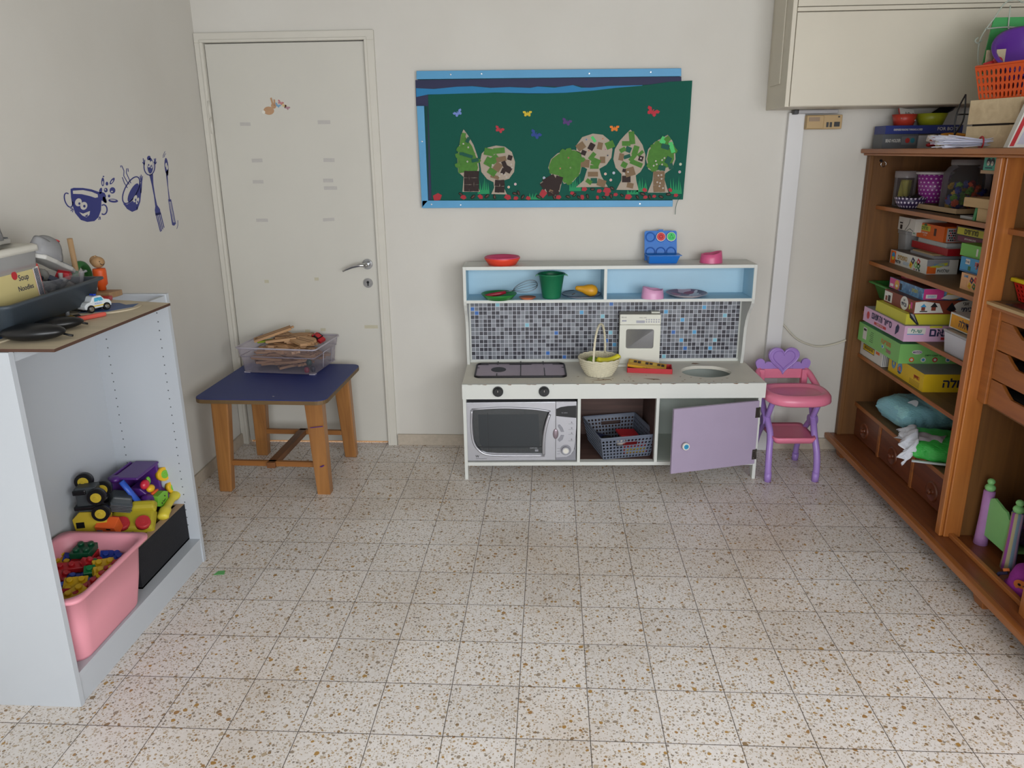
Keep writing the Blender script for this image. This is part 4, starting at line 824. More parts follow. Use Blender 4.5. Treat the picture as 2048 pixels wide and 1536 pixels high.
tag(b.build('toy_banana', loc=onk(.690, .125, ZC + .074), rot=(0, -.1, .15)), 'yellow toy banana in the white wicker basket', 'toy fruit')
# toy oven on the counter
M_TW = mat('toy_oven_white', '#d8d8cc', .4, var=.02); M_TW2 = mat('toy_oven_grey', '#a7a498', .5)
tx, ty = .767, .262
t = thing('toy_oven', 'small white toy oven standing on the play kitchen counter by the splashback', 'toy oven', onk(.862, .285), KA - .04)
b = MB(); b.box(-.098, 0, .012, .098, .072, .262, M_TW2); b.box(-.10, -.006, .21, .10, .002, .262, M_TW); b.build('housing', t, bevel=.003)
b = MB(); b.plate_hole(rrect(-.10, 0.012, .10, .209, .004, 3), rrect(-.068, .090, .068, .188, .010, 3), (0, 0, 0), X, Z, .006, M_TW); b.prism(rrect(-.07, .088, .07, .19, .006), (0, .001, 0), X, Z, .001, mat('toy_oven_window', '#9b9a9e', .25)); b.build('oven_door', t, bevel=.001)
b = MB()
b.text('DELUXE', (-.080, -.0062, .248), X, Z, .005, M_HOBF); b.box(-.09, -.0066, .226, -.068, -.006, .234, M_SIL2); b.text('MICRO  OVEN', (.012, -.0062, .246), X, Z, .004, M_HOBF)
for i in range(6):
    for j in range(2): b.prism(circ(.004, 8, .030 + i * .012, .225 + j * .011), (0, -.006, 0), X, Z, .0006, M_SIL2)
b.box(-.02, -.0066, .219, .022, -.006, .232, M_SIL2); b.build('control_strip', t)
b = MB(); b.box(.055, .02, .262, .098, .05, .270, M_TW); b.build('top_hatch', t, bevel=.002)
b = MB(); b.box(-.19, -.03, 0, .0, .04, .012, M_TW); b.build('base_tray', t, bevel=.002)
# red/yellow packet
t = thing('play_food_packet', 'red box with a yellow printed card lid lying before the toy oven', 'toy packet', onk(.900, .192), KA - .14)
b = MB(); b.plate_hole(rrect(-.108, -.045, .108, .045, .003, 2), rrect(-.103, -.040, .103, .040, .002, 2), (0, 0, 0), X, Y, .024, M_RED); b.box(-.106, -.043, 0, .106, .043, .003, M_RED); b.build('tray', t, bevel=.001)
b = MB(); b.M = Matrix.Translation((-.012, .004, .020)) @ Euler((.12, .10, -.08)).to_matrix().to_4x4(); b.box(-.092, -.034, 0, .092, .036, .012, mat('packet_yellow', '#cf9a1e', .5))
for i in range(9): b.box(-.085 + i * .019, -.004 + (i % 2) * .004, .0121, -.070 + i * .019, .024, .0128, mat('packet_print', '#3a2410', .6) if i % 3 else M_YEL)
b.text('DUPLO', (0, -.0342, .006), X, Z, .008, mat('packet_print', '#3a2410', .6)); b.build('printed_lid', t, bevel=.001)

# ---- on the kitchen shelf and top
def lathe_plate(t, r, h, mt, mt2=None, name='dish', base=.7):
    b = MB(); b.lathe([(.001, 0), (r * base, 0), (r * .95, h * .85), (r, h), (r * .985, h + .001), (r * .93, h * .85), (r * base * .97, .003), (.001, .003)], mt, 40, caps=False); return b.build(name, t)
t = thing('toy_plate_stack', 'orange toy plate on top of the play kitchen shelf with a pink plate inside', 'toy plate', KW(.186, .275, 1.0025), KA)
bpy.data.objects.remove(t)
b = MB(); b.lathe([(.001, 0), (.066, 0), (.084, .026), (.0865, .033), (.0855, .034), (.081, .027), (.064, .003), (.001, .003)], mat('plate_orange', '#e2452c', .4), 44, caps=False)
tag(b.build('toy_plate', loc=KW(.187, .282, 1.0025)), 'orange-red toy plate on top of the play kitchen, under the pink one', 'toy plate', 'toy plates stacked on the kitchen top')
b = MB(); b.lathe([(.001, .0035), (.062, .0035), (.079, .024), (.0845, .036), (.0835, .037), (.0770, .026), (.060, .006), (.001, .006)], mat('plate_pink', '#d04a74', .4), 44, caps=False)
tag(b.build('toy_plate', loc=KW(.187, .282, 1.004)), 'pink toy plate nested in the orange one on the kitchen top', 'toy plate', 'toy plates stacked on the kitchen top')
# blue egg carton
M_EGG = mat('egg_carton_blue', '#1f6fc4', .35); M_EGG2 = mat('egg_carton_cup', '#1a5cae', .35)
t = thing('toy_egg_carton', 'blue plastic toy egg carton standing open on top of the play kitchen', 'toy egg carton', KW(.955, .300, 1.0025), KA)
b = MB(); b.M = Matrix.Translation((0, .012, .010)) @ Euler((radians(-14), 0, 0)).to_matrix().to_4x4()
b.prism(rrect(-.078, 0, .078, .142, .01), (0, .012, 0), X, Z, .004, M_EGG); b.box(-.076, .010, 0, .076, .030, .006, M_EGG); b.box(-.010, .006, .142, .012, .014, .148, M_EGG)
for cx, cz in [(x, z) for z in (.040, .112) for x in (-.050, 0, .050)]:
    b.tube([(cx + .022 * cos(2 * PI * i / 24), .006, cz + .022 * sin(2 * PI * i / 24)) for i in range(24)], .0022, M_EGG2, n=6, closed=True)
    b.M2 = b.M; b.grid(lambda u, v: Vector((cx + .021 * (1 - v) * cos(2 * PI * u), .006 + .010 * sin(v * PI / 2), cz - .021 * (1 - v) * sin(2 * PI * u))), 20, 4, M_EGG2, cu=True)
b.build('upright_half', t)
b = MB(); b.lathe([(.001, 0), (.92, 0), (1.0, .040), (1.05, .042)], M_EGG, 4, caps=False, smooth=False); bb = b.v
b = MB(); b.taper((.0, -.012, .0), (.066, .026), (.004, -.018, .038), (.074, .040), M_EGG); b.taper((.004, -.018, .038), (.082, .043), (.004, -.018, .042), (.083, .044), M_EGG); b.build('lower_half', t, bevel=.003)
b.M = Matrix.Identity(4)
Rm = Matrix.Translation((0, .012, .010)) @ Euler((radians(-14), 0, 0)).to_matrix().to_4x4()
for nm, cx, c in (('egg_half', 0, mat('egg_red', '#c8262c', .4)), ('egg_half', .050, mat('egg_green', '#2fc15e', .4))):
    b = MB(); b.M = Rm; b.cyl((cx, .006, .112), (cx, -.001, .112), .0222, M_STW, n=28); b.cyl((cx, -.001, .112), (cx, -.004, .112), .0195, c, n=28)
    if cx: b.tube([(cx - .010, -.005, .104), (cx, -.005, .122), (cx + .010, -.005, .104)], .0012, mat('egg_line', '#1c8a3c', .5), n=6, closed=True)
    else: b.tube([(.008 * cos(2 * PI * i / 12), -.005, .112 + .008 * sin(2 * PI * i / 12)) for i in range(12)], .0012, mat('egg_line_red', '#8f1c24', .5), n=6, closed=True)
    tag(b.build('toy_egg', loc=t.location, rot=t.rotation_euler), ('red' if not cx else 'green') + ' round toy egg in the upper row of the blue egg carton', 'toy egg')
# toy potties
def potty(name, x, y, z, mt, lab, flip):
    t = thing(name, lab, 'toy potty', KW(x, y, z), KA + (PI if flip else 0))
    b = MB(); r = .050; n = 44
    def top(a): return .042 + .014 * max(0, cos(a - PI)) ** 1.2 - .006 * max(0, cos(a)) ** 4 + .008 * max(0, cos(a)) ** 14
    v = []; 
    def fn(u, vv):
        a = 2 * PI * u; h = top(a); P = [(.054, 0), (.052, h * .5), (.048, h), (.0455, h + .001), (.043, h - .002), (.040, h * .4), (.038, .012)]
        k = vv * (len(P) - 1); i = min(len(P) - 2, int(k)); f = k - i; rr = P[i][0] * (1 - f) + P[i + 1][0] * f; zz = P[i][1] * (1 - f) + P[i + 1][1] * f
        return Vector((rr * cos(a), rr * .85 * sin(a), zz))
    b.grid(fn, n, 6, mt, cu=True); b.build('bowl_shell', t)
    b = MB(); b.lathe([(.001, .012), (.039, .012)], mt, 24, sy=.85, caps=False); b.build('bowl_floor', t)
potty('toy_potty', 1.190, .285, 1.0025, mat('potty_dark_pink', '#cf5a86', .35), 'dark pink toy potty on top of the play kitchen at the right', True)
potty('toy_potty', .908, .235, .8415, mat('potty_light_pink', '#d59ac0', .35), 'light pink toy potty inside the blue shelf, right compartment', False)
b = MB(); b.lathe([(.001, 0), (.062, 0), (.080, .019), (.0865, .026), (.0855, .027), (.078, .021), (.060, .003), (.001, .003)], mat('plate_green', '#238030', .4), 44, caps=False)
tag(b.build('toy_plate', loc=KW(.170, .245, .8415)), 'green toy plate inside the blue shelf under the whisk handle', 'toy plate')
b = MB(); b.lathe([(.001, 0), (.026, 0), (.041, .009), (.0415, .010), (.026, .003), (.001, .002)], mat('plate_small_orange', '#d4682c', .4), 32, caps=False)
tag(b.build('toy_saucer', loc=KW(.307, .235, .8415)), 'small orange saucer in the blue shelf beside the bucket', 'toy plate')
t = thing('whisk', 'metal whisk with red handle lying across the green plate in the blue shelf', 'whisk', KW(.170, .235, .866), KA, rot=(0, 0, KA))
M_WIRE = mat('whisk_wire', '#7f8790', .3, .9)
b = MB(); b.tube([(-.068, -.01, -.008), (-.05, -.01, -.004), (0, -.002, .002), (.032, .004, .008)], [.006, .009, .010, .008], mat('whisk_red', '#9c1f34', .35), n=12); b.build('handle', t)
b = MB(); b.tube([(.03, .004, .008), (.055, .008, .014), (.075, .010, .016)], .003, M_WIRE, n=8)
for k in range(6):
    a = PI * k / 6 + .2; pts = []
    for i in range(25):
        s_ = i / 24; th = s_ * 2 * PI; L_ = .060 * (1 - cos(th)) ; w = .036 * sin(th) * (.5 + .5 * (L_ / .12)) 
        dv = Vector((.95, .12, .22)).normalized(); o1 = dv.cross(Z).normalized(); o2 = o1.cross(dv); off = o1 * cos(a) + o2 * sin(a)
        pts.append(Vector((.070, .010, .018)) + dv * L_ + off * w)
    b.tube(pts, .0011, M_WIRE, n=5)
b.build('wire_loops', t)
t = thing('toy_bucket', 'dark green plastic bucket with a spout inside the blue shelf', 'bucket', KW(.424, .262, .8415), KA)
M_BG = mat('bucket_green', '#17704a', .4)
b = MB(); b.lathe([(.001, 0), (.042, 0), (.044, .004), (.061, .112), (.067, .114), (.067, .118), (.058, .120), (.055, .112), (.041, .006), (.001, .005)], M_BG, 40, caps=False)
b.build('pail', t)
b = MB()
for s in (-1, 1): b.prism([(s * .064, .118), (s * .076, .112), (s * .0795, .104), (s * .072, .108), (s * .064, .108)], (0, .006, 0), X, Z, .012, M_BG)
b.build('spout_lip', t)
t = thing('glass_plate', 'clear glass plate with dark rim under the toy pear in the blue shelf', 'plate', KW(.570, .280, .8415), KA)
b = MB(); b.lathe([(.001, 0), (.058, 0), (.094, .014), (.093, .016), (.057, .003), (.001, .003)], glassy('clear_plate', (.75, .8, .85), .35, .1), 44, caps=False); b.build('dish', t)
b = MB(); b.tube([(.0945 * cos(2 * PI * i / 48), .0945 * sin(2 * PI * i / 48), .0155) for i in range(48)], .0022, mat('plate_rim_navy', '#25304a', .3), n=8, closed=True); b.build('rim', t)
t = thing('toy_pear', 'golden yellow toy pear lying on the glass plate in the blue shelf', 'toy fruit', KW(.575, .262, .846), KA)
b = MB(); b.at(0, 0, .027, ry=radians(75)); prof = [(.001, -.036), (.014, -.034), (.026, -.022), (.030, -.004), (.026, .016), (.017, .036), (.013, .056), (.010, .070), (.001, .074)]
b.at(.036, 0, .030, ry=radians(-80)); b.lathe(prof, mat('pear_gold', '#cf9620', .4, var=.12, scale=20), 24, caps=False); b.build('fruit', t)
b = MB(); b.tube([(-.036, 0, .016), (-.046, 0, .012), (-.052, .002, .008)], .0018, mat('stem_brown', '#5a4020', .7), n=6); b.build('stem', t)
t = thing('printed_plate', 'printed plastic plate in purple and grey inside the blue shelf at the right', 'toy plate', KW(1.079, .275, .8415), KA)
b = MB(); b.lathe([(.001, 0), (.060, 0), (.098, .016), (.1005, .017), (.0995, .018), (.097, .0175)], mat('plate_pale', '#b9b2bd', .4), 44, caps=False)
b.build('dish', t)
def patchy(name, cols, scale):
    m = bpy.data.materials.new(name); nt, N, L, B = nodes_of(m); tc = N.new('ShaderNodeTexCoord'); v = N.new('ShaderNodeTexVoronoi'); v.inputs['Scale'].default_value = scale
    nz = N.new('ShaderNodeTexNoise'); nz.inputs['Scale'].default_value = scale * .8; vm = N.new('ShaderNodeVectorMath'); vm.operation = 'MULTIPLY_ADD'; vm.inputs[1].default_value = (.05, .05, .05)
    L.new(tc.outputs['Object'], nz.inputs['Vector']); L.new(nz.outputs['Color'], vm.inputs[0]); L.new(tc.outputs['Object'], vm.inputs[2]); L.new(vm.outputs[0], v.inputs['Vector'])
    sp = N.new('ShaderNodeSeparateColor'); L.new(v.outputs['Color'], sp.inputs[0]); cr = N.new('ShaderNodeValToRGB'); cr.color_ramp.interpolation = 'CONSTANT'
    while len(cr.color_ramp.elements) < len(cols): cr.color_ramp.elements.new(.5)
    for i, h in enumerate(cols): cr.color_ramp.elements[i].position = i / len(cols); cr.color_ramp.elements[i].color = hexc(h) + (1,)
    L.new(sp.outputs[0], cr.inputs[0]); L.new(cr.outputs[0], B.inputs['Base Color']); B.inputs['Roughness'].default_value = .35; return m
b = MB(); b.lathe([(.001, .0008), (.0595, .0015), (.097, .018)], patchy('plate_print', ['#8c3a58', '#b59aa8', '#6b4a66', '#c3bcc4', '#a8506c', '#54465c'], 26), 44, caps=False); b.build('printed_face', t)
# ================================================================ white bookcase on the left
def W0(t): b = MB(); b.M = Matrix.Translation(-Vector(t.location)); return b
BX0, BX1, BY0, BY1, BH = -1.545, -1.258, -1.134, -.342, 1.06
bc = thing('bookcase', 'white open bookcase against the left wall holding the toy bins', 'bookcase', ((BX0 + BX1) / 2, (BY0 + BY1) / 2, 0))
for y0, far in ((BY0, False), (BY1 - .018, True)):
    b = W0(bc); b.box(BX0, y0, 0, BX1, y0 + .018, BH, M_WHITEB); PIN = mat('pin_hole', '#55585c', .8)
    yy = BY1 - .018 if far else BY0 + .018
    for x in (-1.500, -1.300):
        for k in range(27):
            z = .16 + k * .032; s = -1 if far else 1
            b.cyl((x, yy, z), (x, yy + s * .0006, z), .0026, PIN, n=8)
    b.build('side_panel', bc, bevel=.001)
b = W0(bc); b.box(BX0, BY0 + .018, .082, BX1 - .002, BY1 - .018, .100, M_WHITEB); b.build('bottom_shelf', bc, bevel=.001)
b = W0(bc); b.box(BX1 - .022, BY0 + .018, 0.0, BX1 - .004, BY1 - .018, .0819, M_WHITEB); b.build('plinth', bc, bevel=.001)
b = W0(bc); b.box(BX0, BY0 + .018, .1, BX0 + .004, BY1 - .018, BH - .004, M_WHITEB); b.box(BX0 + .004, BY0 + .018, BH - .028, BX0 + .022, BY1 - .018, BH - .006, M_WHITEB); b.build('back_panel', bc)
b = W0(bc); b.box(BX1 - .020, BY0 + .018, BH - .030, BX1 - .004, BY1 - .018, BH - .006, M_WHITEB); b.build('top_rail', bc)
# plywood sheet lying over it
PLY = wood('plywood_face', '#b9ab92', '#cfc2a8', .6, 'x', .6); PLYE = mat('plywood_edge', '#4b3226', .8)
b = MB(); b.prism([(-1.53, -1.128), (-1.140, -1.130), (-1.138, -.560), (-1.300, -.520), (-1.50, -.470)], (0, 0, BH + .0005), X, Y, .008, PLY, mt_side=PLYE)
tag(b.build('plywood_sheet'), 'plywood sheet lying skewed over the top of the white bookcase', 'board')
ZP = BH + .0088
# ---- pink bin
M_PINK = mat('bin_pink', '#dc929f', .45, var=.03)
pb = thing('storage_bin', 'pink plastic storage bin full of toy bricks in the bottom of the white bookcase', 'storage bin', (-1.375, -.918, .1002))
def bin_shell(px, r):
    def rr(hx, hy, rad, n=6): return rrect(-hx, -hy, hx, hy, rad, n)
    L0 = [(-.118, -.165), (.112, .155)]
    secs = [(0.0, .112, .158, .035), (.10, .128, .172, .040), (.222, .140, .184, .042)]
    return secs
b = MB()
secs = [(.0, .104, .150, .035), (.012, .110, .156, .04), (.11, .124, .170, .045), (.216, .134, .180, .048)]
def ringpts(hx, hy, rad, z): return [Vector((p[0], p[1], z)) for p in rrect(-hx, -hy, hx, hy, rad, 6)]
def loft(b, rings, mt, close0=True):
    k = len(rings[0]); v = [p for r in rings for p in r]; f = []
    for j in range(len(rings) - 1):
        for i in range(k): f.append((j * k + i, j * k + (i + 1) % k, (j + 1) * k + (i + 1) % k, (j + 1) * k + i))
    b.add(v, f, mt, True)
    if close0: b.add(rings[0], [tuple(reversed(range(k)))], mt)
loft(b, [ringpts(s[1], s[2], s[3], s[0]) for s in secs] + [ringpts(.137, .183, .048, .216), ringpts(.150, .196, .03, .222), ringpts(.150, .196, .03, .232), ringpts(.136, .182, .05, .232), ringpts(.130, .176, .05, .226), ringpts(.120, .166, .045, .11), ringpts(.104, .150, .035, .012)], M_PINK)
b.add(ringpts(.104, .150, .035, .012), [tuple(range(28))], M_PINK); b.build('bin_body', pb)
# ---- toy bricks
cols = {'red': '#a81c22', 'yellow': '#d0a818', 'blue': '#1c3a96', 'green': '#1a7a44', 'light blue': '#3a5cc0', 'dark green': '#0f4a30'}
def brick(nx, ny, mt):
    b = MB(); P = .032; h = .038 / 2 * 1.0 + .002; b.box(-nx * P / 2, -ny * P / 2, 0, nx * P / 2, ny * P / 2, h, mt)
    for i in range(nx):
        for j in range(ny): b.cyl(((i - (nx - 1) / 2) * P, (j - (ny - 1) / 2) * P, h), ((i - (nx - 1) / 2) * P, (j - (ny - 1) / 2) * P, h + .009), .0095, mt, n=12)
    return b
MC = {k: mat('brick_' + k.replace(' ', '_'), v, .35) for k, v in cols.items()}
protos = {}
def place_brick(nx, ny, col, x, y, z, rot, lab):
    key = (nx, ny, col)
    if key not in protos:
        o = brick(nx, ny, MC[col]).build('toy_brick', bevel=.0015, seg=1); protos[key] = o
    else:
        o = protos[key].copy(); COL.objects.link(o)
    o.location = (x, y, z); o.rotation_euler = rot; tag(o, lab, 'toy brick', 'toy bricks in the pink bin'); return o
BR = [(2, 2, 'yellow', -1.490, -.785, .250, (.2, .1, .1), 'square yellow toy brick near the back left of the pink bin'), (2, 1, 'blue', -1.463, -.775, .255, (.5, .2, .3), 'narrow blue toy brick beside the tall red stack'),
      (2, 2, 'red', -1.425, -.775, .235, (.1, 0, .1), 'upright red toy brick forming the lower part of the tall stack'), (2, 2, 'red', -1.425, -.775, .258, (.1, 0, .1), 'red toy brick in the tall stack right under the green one'),
      (2, 2, 'dark green', -1.427, -.772, .281, (.1, 0, .1), 'dark green toy brick topping the tall stack in the pink bin'), (4, 1, 'red', -1.445, -.845, .262, (.3, .1, .45), 'long dark red toy brick lying across the middle of the pink bin'),
      (2, 1, 'red', -1.385, -.815, .262, (.4, .5, 1.1), 'small red toy brick right of the long dark red one'), (2, 2, 'blue', -1.350, -.765, .246, (.5, .2, .5), 'tilted blue toy brick near the back wall of the pink bin'),
      (2, 1, 'blue', -1.300, -.775, .250, (.2, .3, -.2), 'narrow blue toy brick near the back right corner of the pink bin'), (2, 1, 'green', -1.360, -.800, .250, (.3, .1, .2), 'green toy brick between red stack and yellow wedge'),
      (2, 2, 'yellow', -1.335, -.825, .252, (.4, .2, .8), 'yellow toy brick on its edge toward the right of the pink bin'), (3, 1, 'red', -1.293, -.820, .258, (.1, -.2, 1.0), 'red toy brick along the right wall of the pink bin'),
      (2, 2, 'yellow', -1.308, -.868, .252, (.4, .3, .8), 'yellow toy brick along the front wall right part'), (2, 2, 'blue', -1.385, -.890, .240, (.1, .2, .4), 'blue toy brick in the centre of the pink bin'),
      (1, 1, 'green', -1.360, -.858, .262, (.4, .1, .5), 'tiny green toy brick in the centre of the pink bin'), (2, 1, 'blue', -1.327, -.905, .250, (.3, .2, .8), 'narrow blue toy brick behind the long front red one'),
      (2, 2, 'yellow', -1.350, -.945, .262, (.35, .1, .4), 'bright yellow toy brick in the front middle of the pink bin'), (1, 1, 'yellow', -1.300, -.900, .264, (.5, .1, .4), 'single-stud yellow toy brick near the front wall'),
      (4, 1, 'red', -1.304, -.945, .262, (.1, -.1, 1.3), 'long red toy brick along the front wall of the pink bin'), (2, 2, 'light blue', -1.400, -.965, .256, (.2, .2, .3), 'light blue toy brick toward the near left of the pink bin'),
      (2, 1, 'green', -1.375, -1.000, .258, (.3, .2, 1.4), 'green toy brick toward the near left of the pink bin'), (3, 2, 'yellow', -1.318, -1.010, .262, (.25, -.1, 1.1), 'long yellow toy brick at the near front of the pink bin'),
      (2, 1, 'yellow', -1.472, -.868, .250, (.2, .1, 1.2), 'yellow toy brick at the left behind the long dark red one'), (2, 2, 'blue', -1.345, -.990, .240, (.2, .3, .9), 'blue toy brick wedged between green and long yellow ones'),
      (2, 1, 'red', -1.352, -.985, .262, (.4, .1, .3), 'dark red toy brick beside the bright yellow one'), (2, 2, 'red', -1.440, -.900, .255, (.3, .4, .6), 'square dark red toy brick left of the bin centre'),
      (2, 2, 'blue', -1.430, -.945, .240, (.2, .1, .2), 'blue toy brick under the light blue one'), (2, 1, 'yellow', -1.360, -1.045, .262, (.1, .2, .4), 'yellow toy brick in the nearest corner of the pink bin')]
for a in BR: place_brick(*a)
b = MB(); b.box(-.112, -.160, 0, .112, .160, .120, mat('brick_fill', '#3a2f45', .8, var=.5, scale=30))
rnd = random.Random(5)
fl = MB()
for i in range(60):
    fl.at(rnd.uniform(-.080, .080), rnd.uniform(-.125, .125), .108 + rnd.uniform(0, .03), rnd.uniform(-.4, .4), rnd.uniform(-.4, .4), rnd.uniform(0, 3)); fl.box(-.03, -.016, 0, .03, .016, .02, rnd.choice(list(MC.values())))
fl.at(); fl.box(-.080, -.125, .016, .080, .125, .110, MC['blue'])
tag(fl.build('toy_brick_pile', loc=pb.location, weld=False), 'buried lower bricks filling the pink bin under the visible ones', 'toy bricks', kind='stuff')
# ---- black box
bb = thing('fabric_box', 'black fabric storage box beside the pink bin in the white bookcase', 'storage box', (-1.42, -.525, .1002))
M_BFAB = mat('black_fabric', '#14141a', .85, bump=.4, scale=20); M_CARD = mat('cardboard', '#b09478', .8)
b = MB(); hx, hy, h = .118, .172, .148
b.plate_hole([(-hx, -hy), (hx, -hy), (hx, hy), (-hx, hy)], [(-hx + .008, -hy + .008), (hx - .008, -hy + .008), (hx - .008, hy - .008), (-hx + .008, hy - .008)], (0, 0, 0), X, Y, h, M_BFAB); b.box(-hx, -hy, 0, hx, hy, .006, M_BFAB); b.build('box_body', bb)
b = MB(); b.plate_hole([(-hx + .001, -hy + .001), (hx - .001, -hy + .001), (hx - .001, hy - .001), (-hx + .001, hy - .001)], [(-hx + .028, -hy + .012), (hx - .028, -hy + .012), (hx - .028, hy - .012), (-hx + .028, hy - .012)], (0, 0, h - .004), X, Y, .0045, M_CARD); b.build('cardboard_liner', bb)
# toys heaped in the black box
M_TYE = mat('toy_yellow_old', '#b9a02e', .45, var=.1); M_GRY = mat('toy_dark_grey', '#3a3f42', .5); M_PUR = mat('toy_purple', '#4c2470', .3); M_LIM = mat('toy_lime', '#6fae35', .4); M_BLT = mat('toy_blue', '#2f56b8', .4)
def wheel(b, c, ax, r, w, hub, tyre=M_BLACK):
    c = Vector(c); ax = Vector(ax).normalized(); b.cyl(c - ax * w / 2, c + ax * w / 2, r, tyre, n=22); b.cyl(c - ax * (w / 2 + .002), c + ax * (w / 2 + .002), r * .6, hub, n=18); b.cyl(c - ax * (w / 2 + .006), c + ax * (w / 2 + .006), r * .2, hub, n=10)
# yellow dump truck standing on its nose
t = thing('toy_truck', 'yellow and black toy truck tipped on end at the back left of the black box', 'toy truck', (-1.470, -.640, .335), 0, rot=(0, 0, .25))
b = MB(); b.prism([(-.05, -.03), (.045, -.035), (.05, .0), (.03, .035), (-.03, .04), (-.055, .015)], (0, .03, .0), X, Z, .06, M_TYE); b.box(-.046, -.0305, -.018, -.020, -.0295, .004, M_BLACK); b.build('cab', t, bevel=.003)
b = MB(); b.box(-.035, -.024, .035, .03, .024, .125, M_GRY); b.box(-.045, -.03, .045, .03, .03, .060, M_BLACK); b.box(-.042, -.028, .10, .0, .028, .118, M_BLACK); b.build('chassis', t, bevel=.004)
for c in ((.035, -.034, .095), (.040, -.034, .035), (.035, .03, .095), (-.02, .03, .128)): b = MB(); wheel(b, c, (0, 1, 0), .028, .022, M_TYE); b.build('wheel', t)
# grey vehicle front
t = thing('toy_loader', 'dark grey toy vehicle with ribbed silver grille in the middle of the heap', 'toy vehicle', (-1.445, -.535, .325), 0, rot=(.2, .35, .6))
b = MB(); b.taper((0, 0, 0), (.045, .035), (.0, .0, .055), (.030, .026), M_GRY); b.build('body', t, bevel=.006)
b = MB()
for k in range(5): b.box(-.035, -.040 - .0015 * k, .004 + k * .007, .035, -.028, .007 + k * .007, mat('grille_silver', '#7f868c', .3, .6))
b.build('grille', t); b = MB(); b.cyl((-.05, 0, .02), (-.05, 0, .045), .012, M_BLACK); b.box(-.075, -.01, -.03, -.045, .01, .004, M_BLACK); b.build('hitch', t)
# purple cart
t = thing('toy_basket_cart', 'purple toy cart with yellow wheels and a smiling green front, on top of the heap', 'toy cart', (-1.425, -.445, .345), 0, rot=(0, 0, 0))
b = MB()
def cup(u, v):
    a = 2 * PI * u; k = v; rx = .080 * (1 - .45 * k); rz = .072 * (1 - .35 * k)
    sq = 1 / max(abs(cos(a)) ** .6 + abs(sin(a)) ** .6, 1e-3) ** .5 * 1.2
    return Vector((rx * cos(a) * sq * .6 + .03 * k, rx * sin(a) * sq, .0 + rz * 1.1 * cos(a) * .6 - .05 * k))
b.box(-.035, -.075, .075, .055, .075, .085, M_PUR); b.box(-.045, .060, -.055, .055, .075, .080, M_PUR, dx=-.005); b.taper((.03, .035, -.055), (.055, .042), (.0, .03, .015), (.02, .048), M_PUR); b.box(-.055, -.075, -.045, -.045, .07, .085, M_PUR)
b.sphere((.045, -.020, -.028), (.026, .026, .022), M_PUR); b.sphere((.052, .060, -.055), (.026, .026, .026), M_PUR); b.sphere((-.03, -.07, .078), (.02, .02, .012), M_PUR); b.build('basket_body', t, bevel=.008, seg=3)
b = MB(); b.prism([(-.030, -.012), (.000, -.030), (.040, -.020), (.046, .012), (.020, .026), (-.022, .024)], (.062, .008, -.040), Y, Z, .022, M_LIM)
b.tube([(.0848, .010, -.046), (.0850, .018, -.052), (.0850, .028, -.046)], .0014, M_BLACK, n=6); b.sphere((.0848, .028, -.034), .0028, M_BLACK, 8, 6); b.sphere((.0848, .004, -.052), .0028, M_BLACK, 8, 6); b.build('face_plate', t, bevel=.004)
b = MB(); b.tube([(.0, -.082, .075), (.038, -.060, -.018)], .012, M_BLT, n=10, flat=.7); b.build('handle', t)
for c in ((.060, .078, .030), (.078, .098, -.030)): b = MB(); ax = Vector((1, -.35, .15)); wheel(b, c, ax, .026, .020, M_LIM, mat('wheel_yellow', '#d6a81c', .4)); b.build('wheel', t)
b = MB(); b.sphere((.040, -.012, .030), (.015, .020, .018), mat('ball_red', '#c02a3e', .3)); b.sphere((.040, .012, .034), (.008, .010, .016), M_LIM); b.sphere((.048, .006, .006), (.014, .018, .014), mat('wheel_yellow', '#d6a81c', .4)); b.sphere((.050, .022, -.018), (.010, .026, .008), M_ORA); b.build('beads', t)
# orange toy, phone, red/yellow car, orange truck, red block
t = thing('toy_plane', 'orange toy with dark blue caps at the back right of the black box', 'toy', (-1.440, -.372, .262), 0, rot=(0, .3, -.5))
b = MB(); b.taper((0, 0, 0), (.05, .03), (0, 0, .05), (.02, .015), M_ORA); b.build('body', t, bevel=.008); b = MB(); b.cyl((-.02, -.012, .045), (-.02, -.012, .058), .014, mat('cap_navy', '#1f2a66', .4)); b.cyl((.018, .012, .04), (.018, .012, .054), .015, mat('cap_navy', '#1f2a66', .4)); b.build('caps', t)
t = thing('toy_phone', 'worn yellow toy receiver leaning over the edge of the black box', 'toy phone', (-1.325, -.420, .262), 0, rot=(.05, -.12, .10))
b = MB(); ph = smooth_path([(0, -.075, .0), (0, -.045, .012), (0, 0, .018), (0, .045, .020), (0, .082, .022)], 4); b.tube(ph, [.012 if i in (0, len(ph) - 1) else .022 if (i < 6 or i > len(ph) - 6) else .015 for i in range(len(ph))], mat('phone_yellow', '#c9b93a', .45, var=.1), n=12, flat=.75); b.build('receiver', t)
t = thing('toy_car', 'yellow toy car with round red wheels up, in front of the heap', 'toy car', (-1.385, -.560, .285), 0, rot=(.55, .1, .35))
b = MB(); b.taper((0, 0, -.02), (.075, .045), (0, 0, .012), (.066, .038), mat('car_yellow_old', '#a89a24', .5, var=.1)); b.taper((.03, .05, .0), (.045, .022), (.03, .05, .03), (.036, .014), mat('car_yellow_old', '#a89a24', .5, var=.1)); b.build('body', t, bevel=.008)
for x in (-.030, .036): b = MB(); b.cyl((x, -.020, .008), (x, -.020, .026), .026, mat('wheel_red', '#b63036', .4), r1=.023, n=26); b.cyl((x, -.020, .024), (x, -.020, .028), .010, mat('wheel_red', '#b63036', .4), n=16); b.build('wheel', t)
t = thing('toy_fire_truck', 'small orange and grey toy truck between pink bin and black box heap', 'toy truck', (-1.420, -.640, .300), 0, rot=(.5, .1, .1))
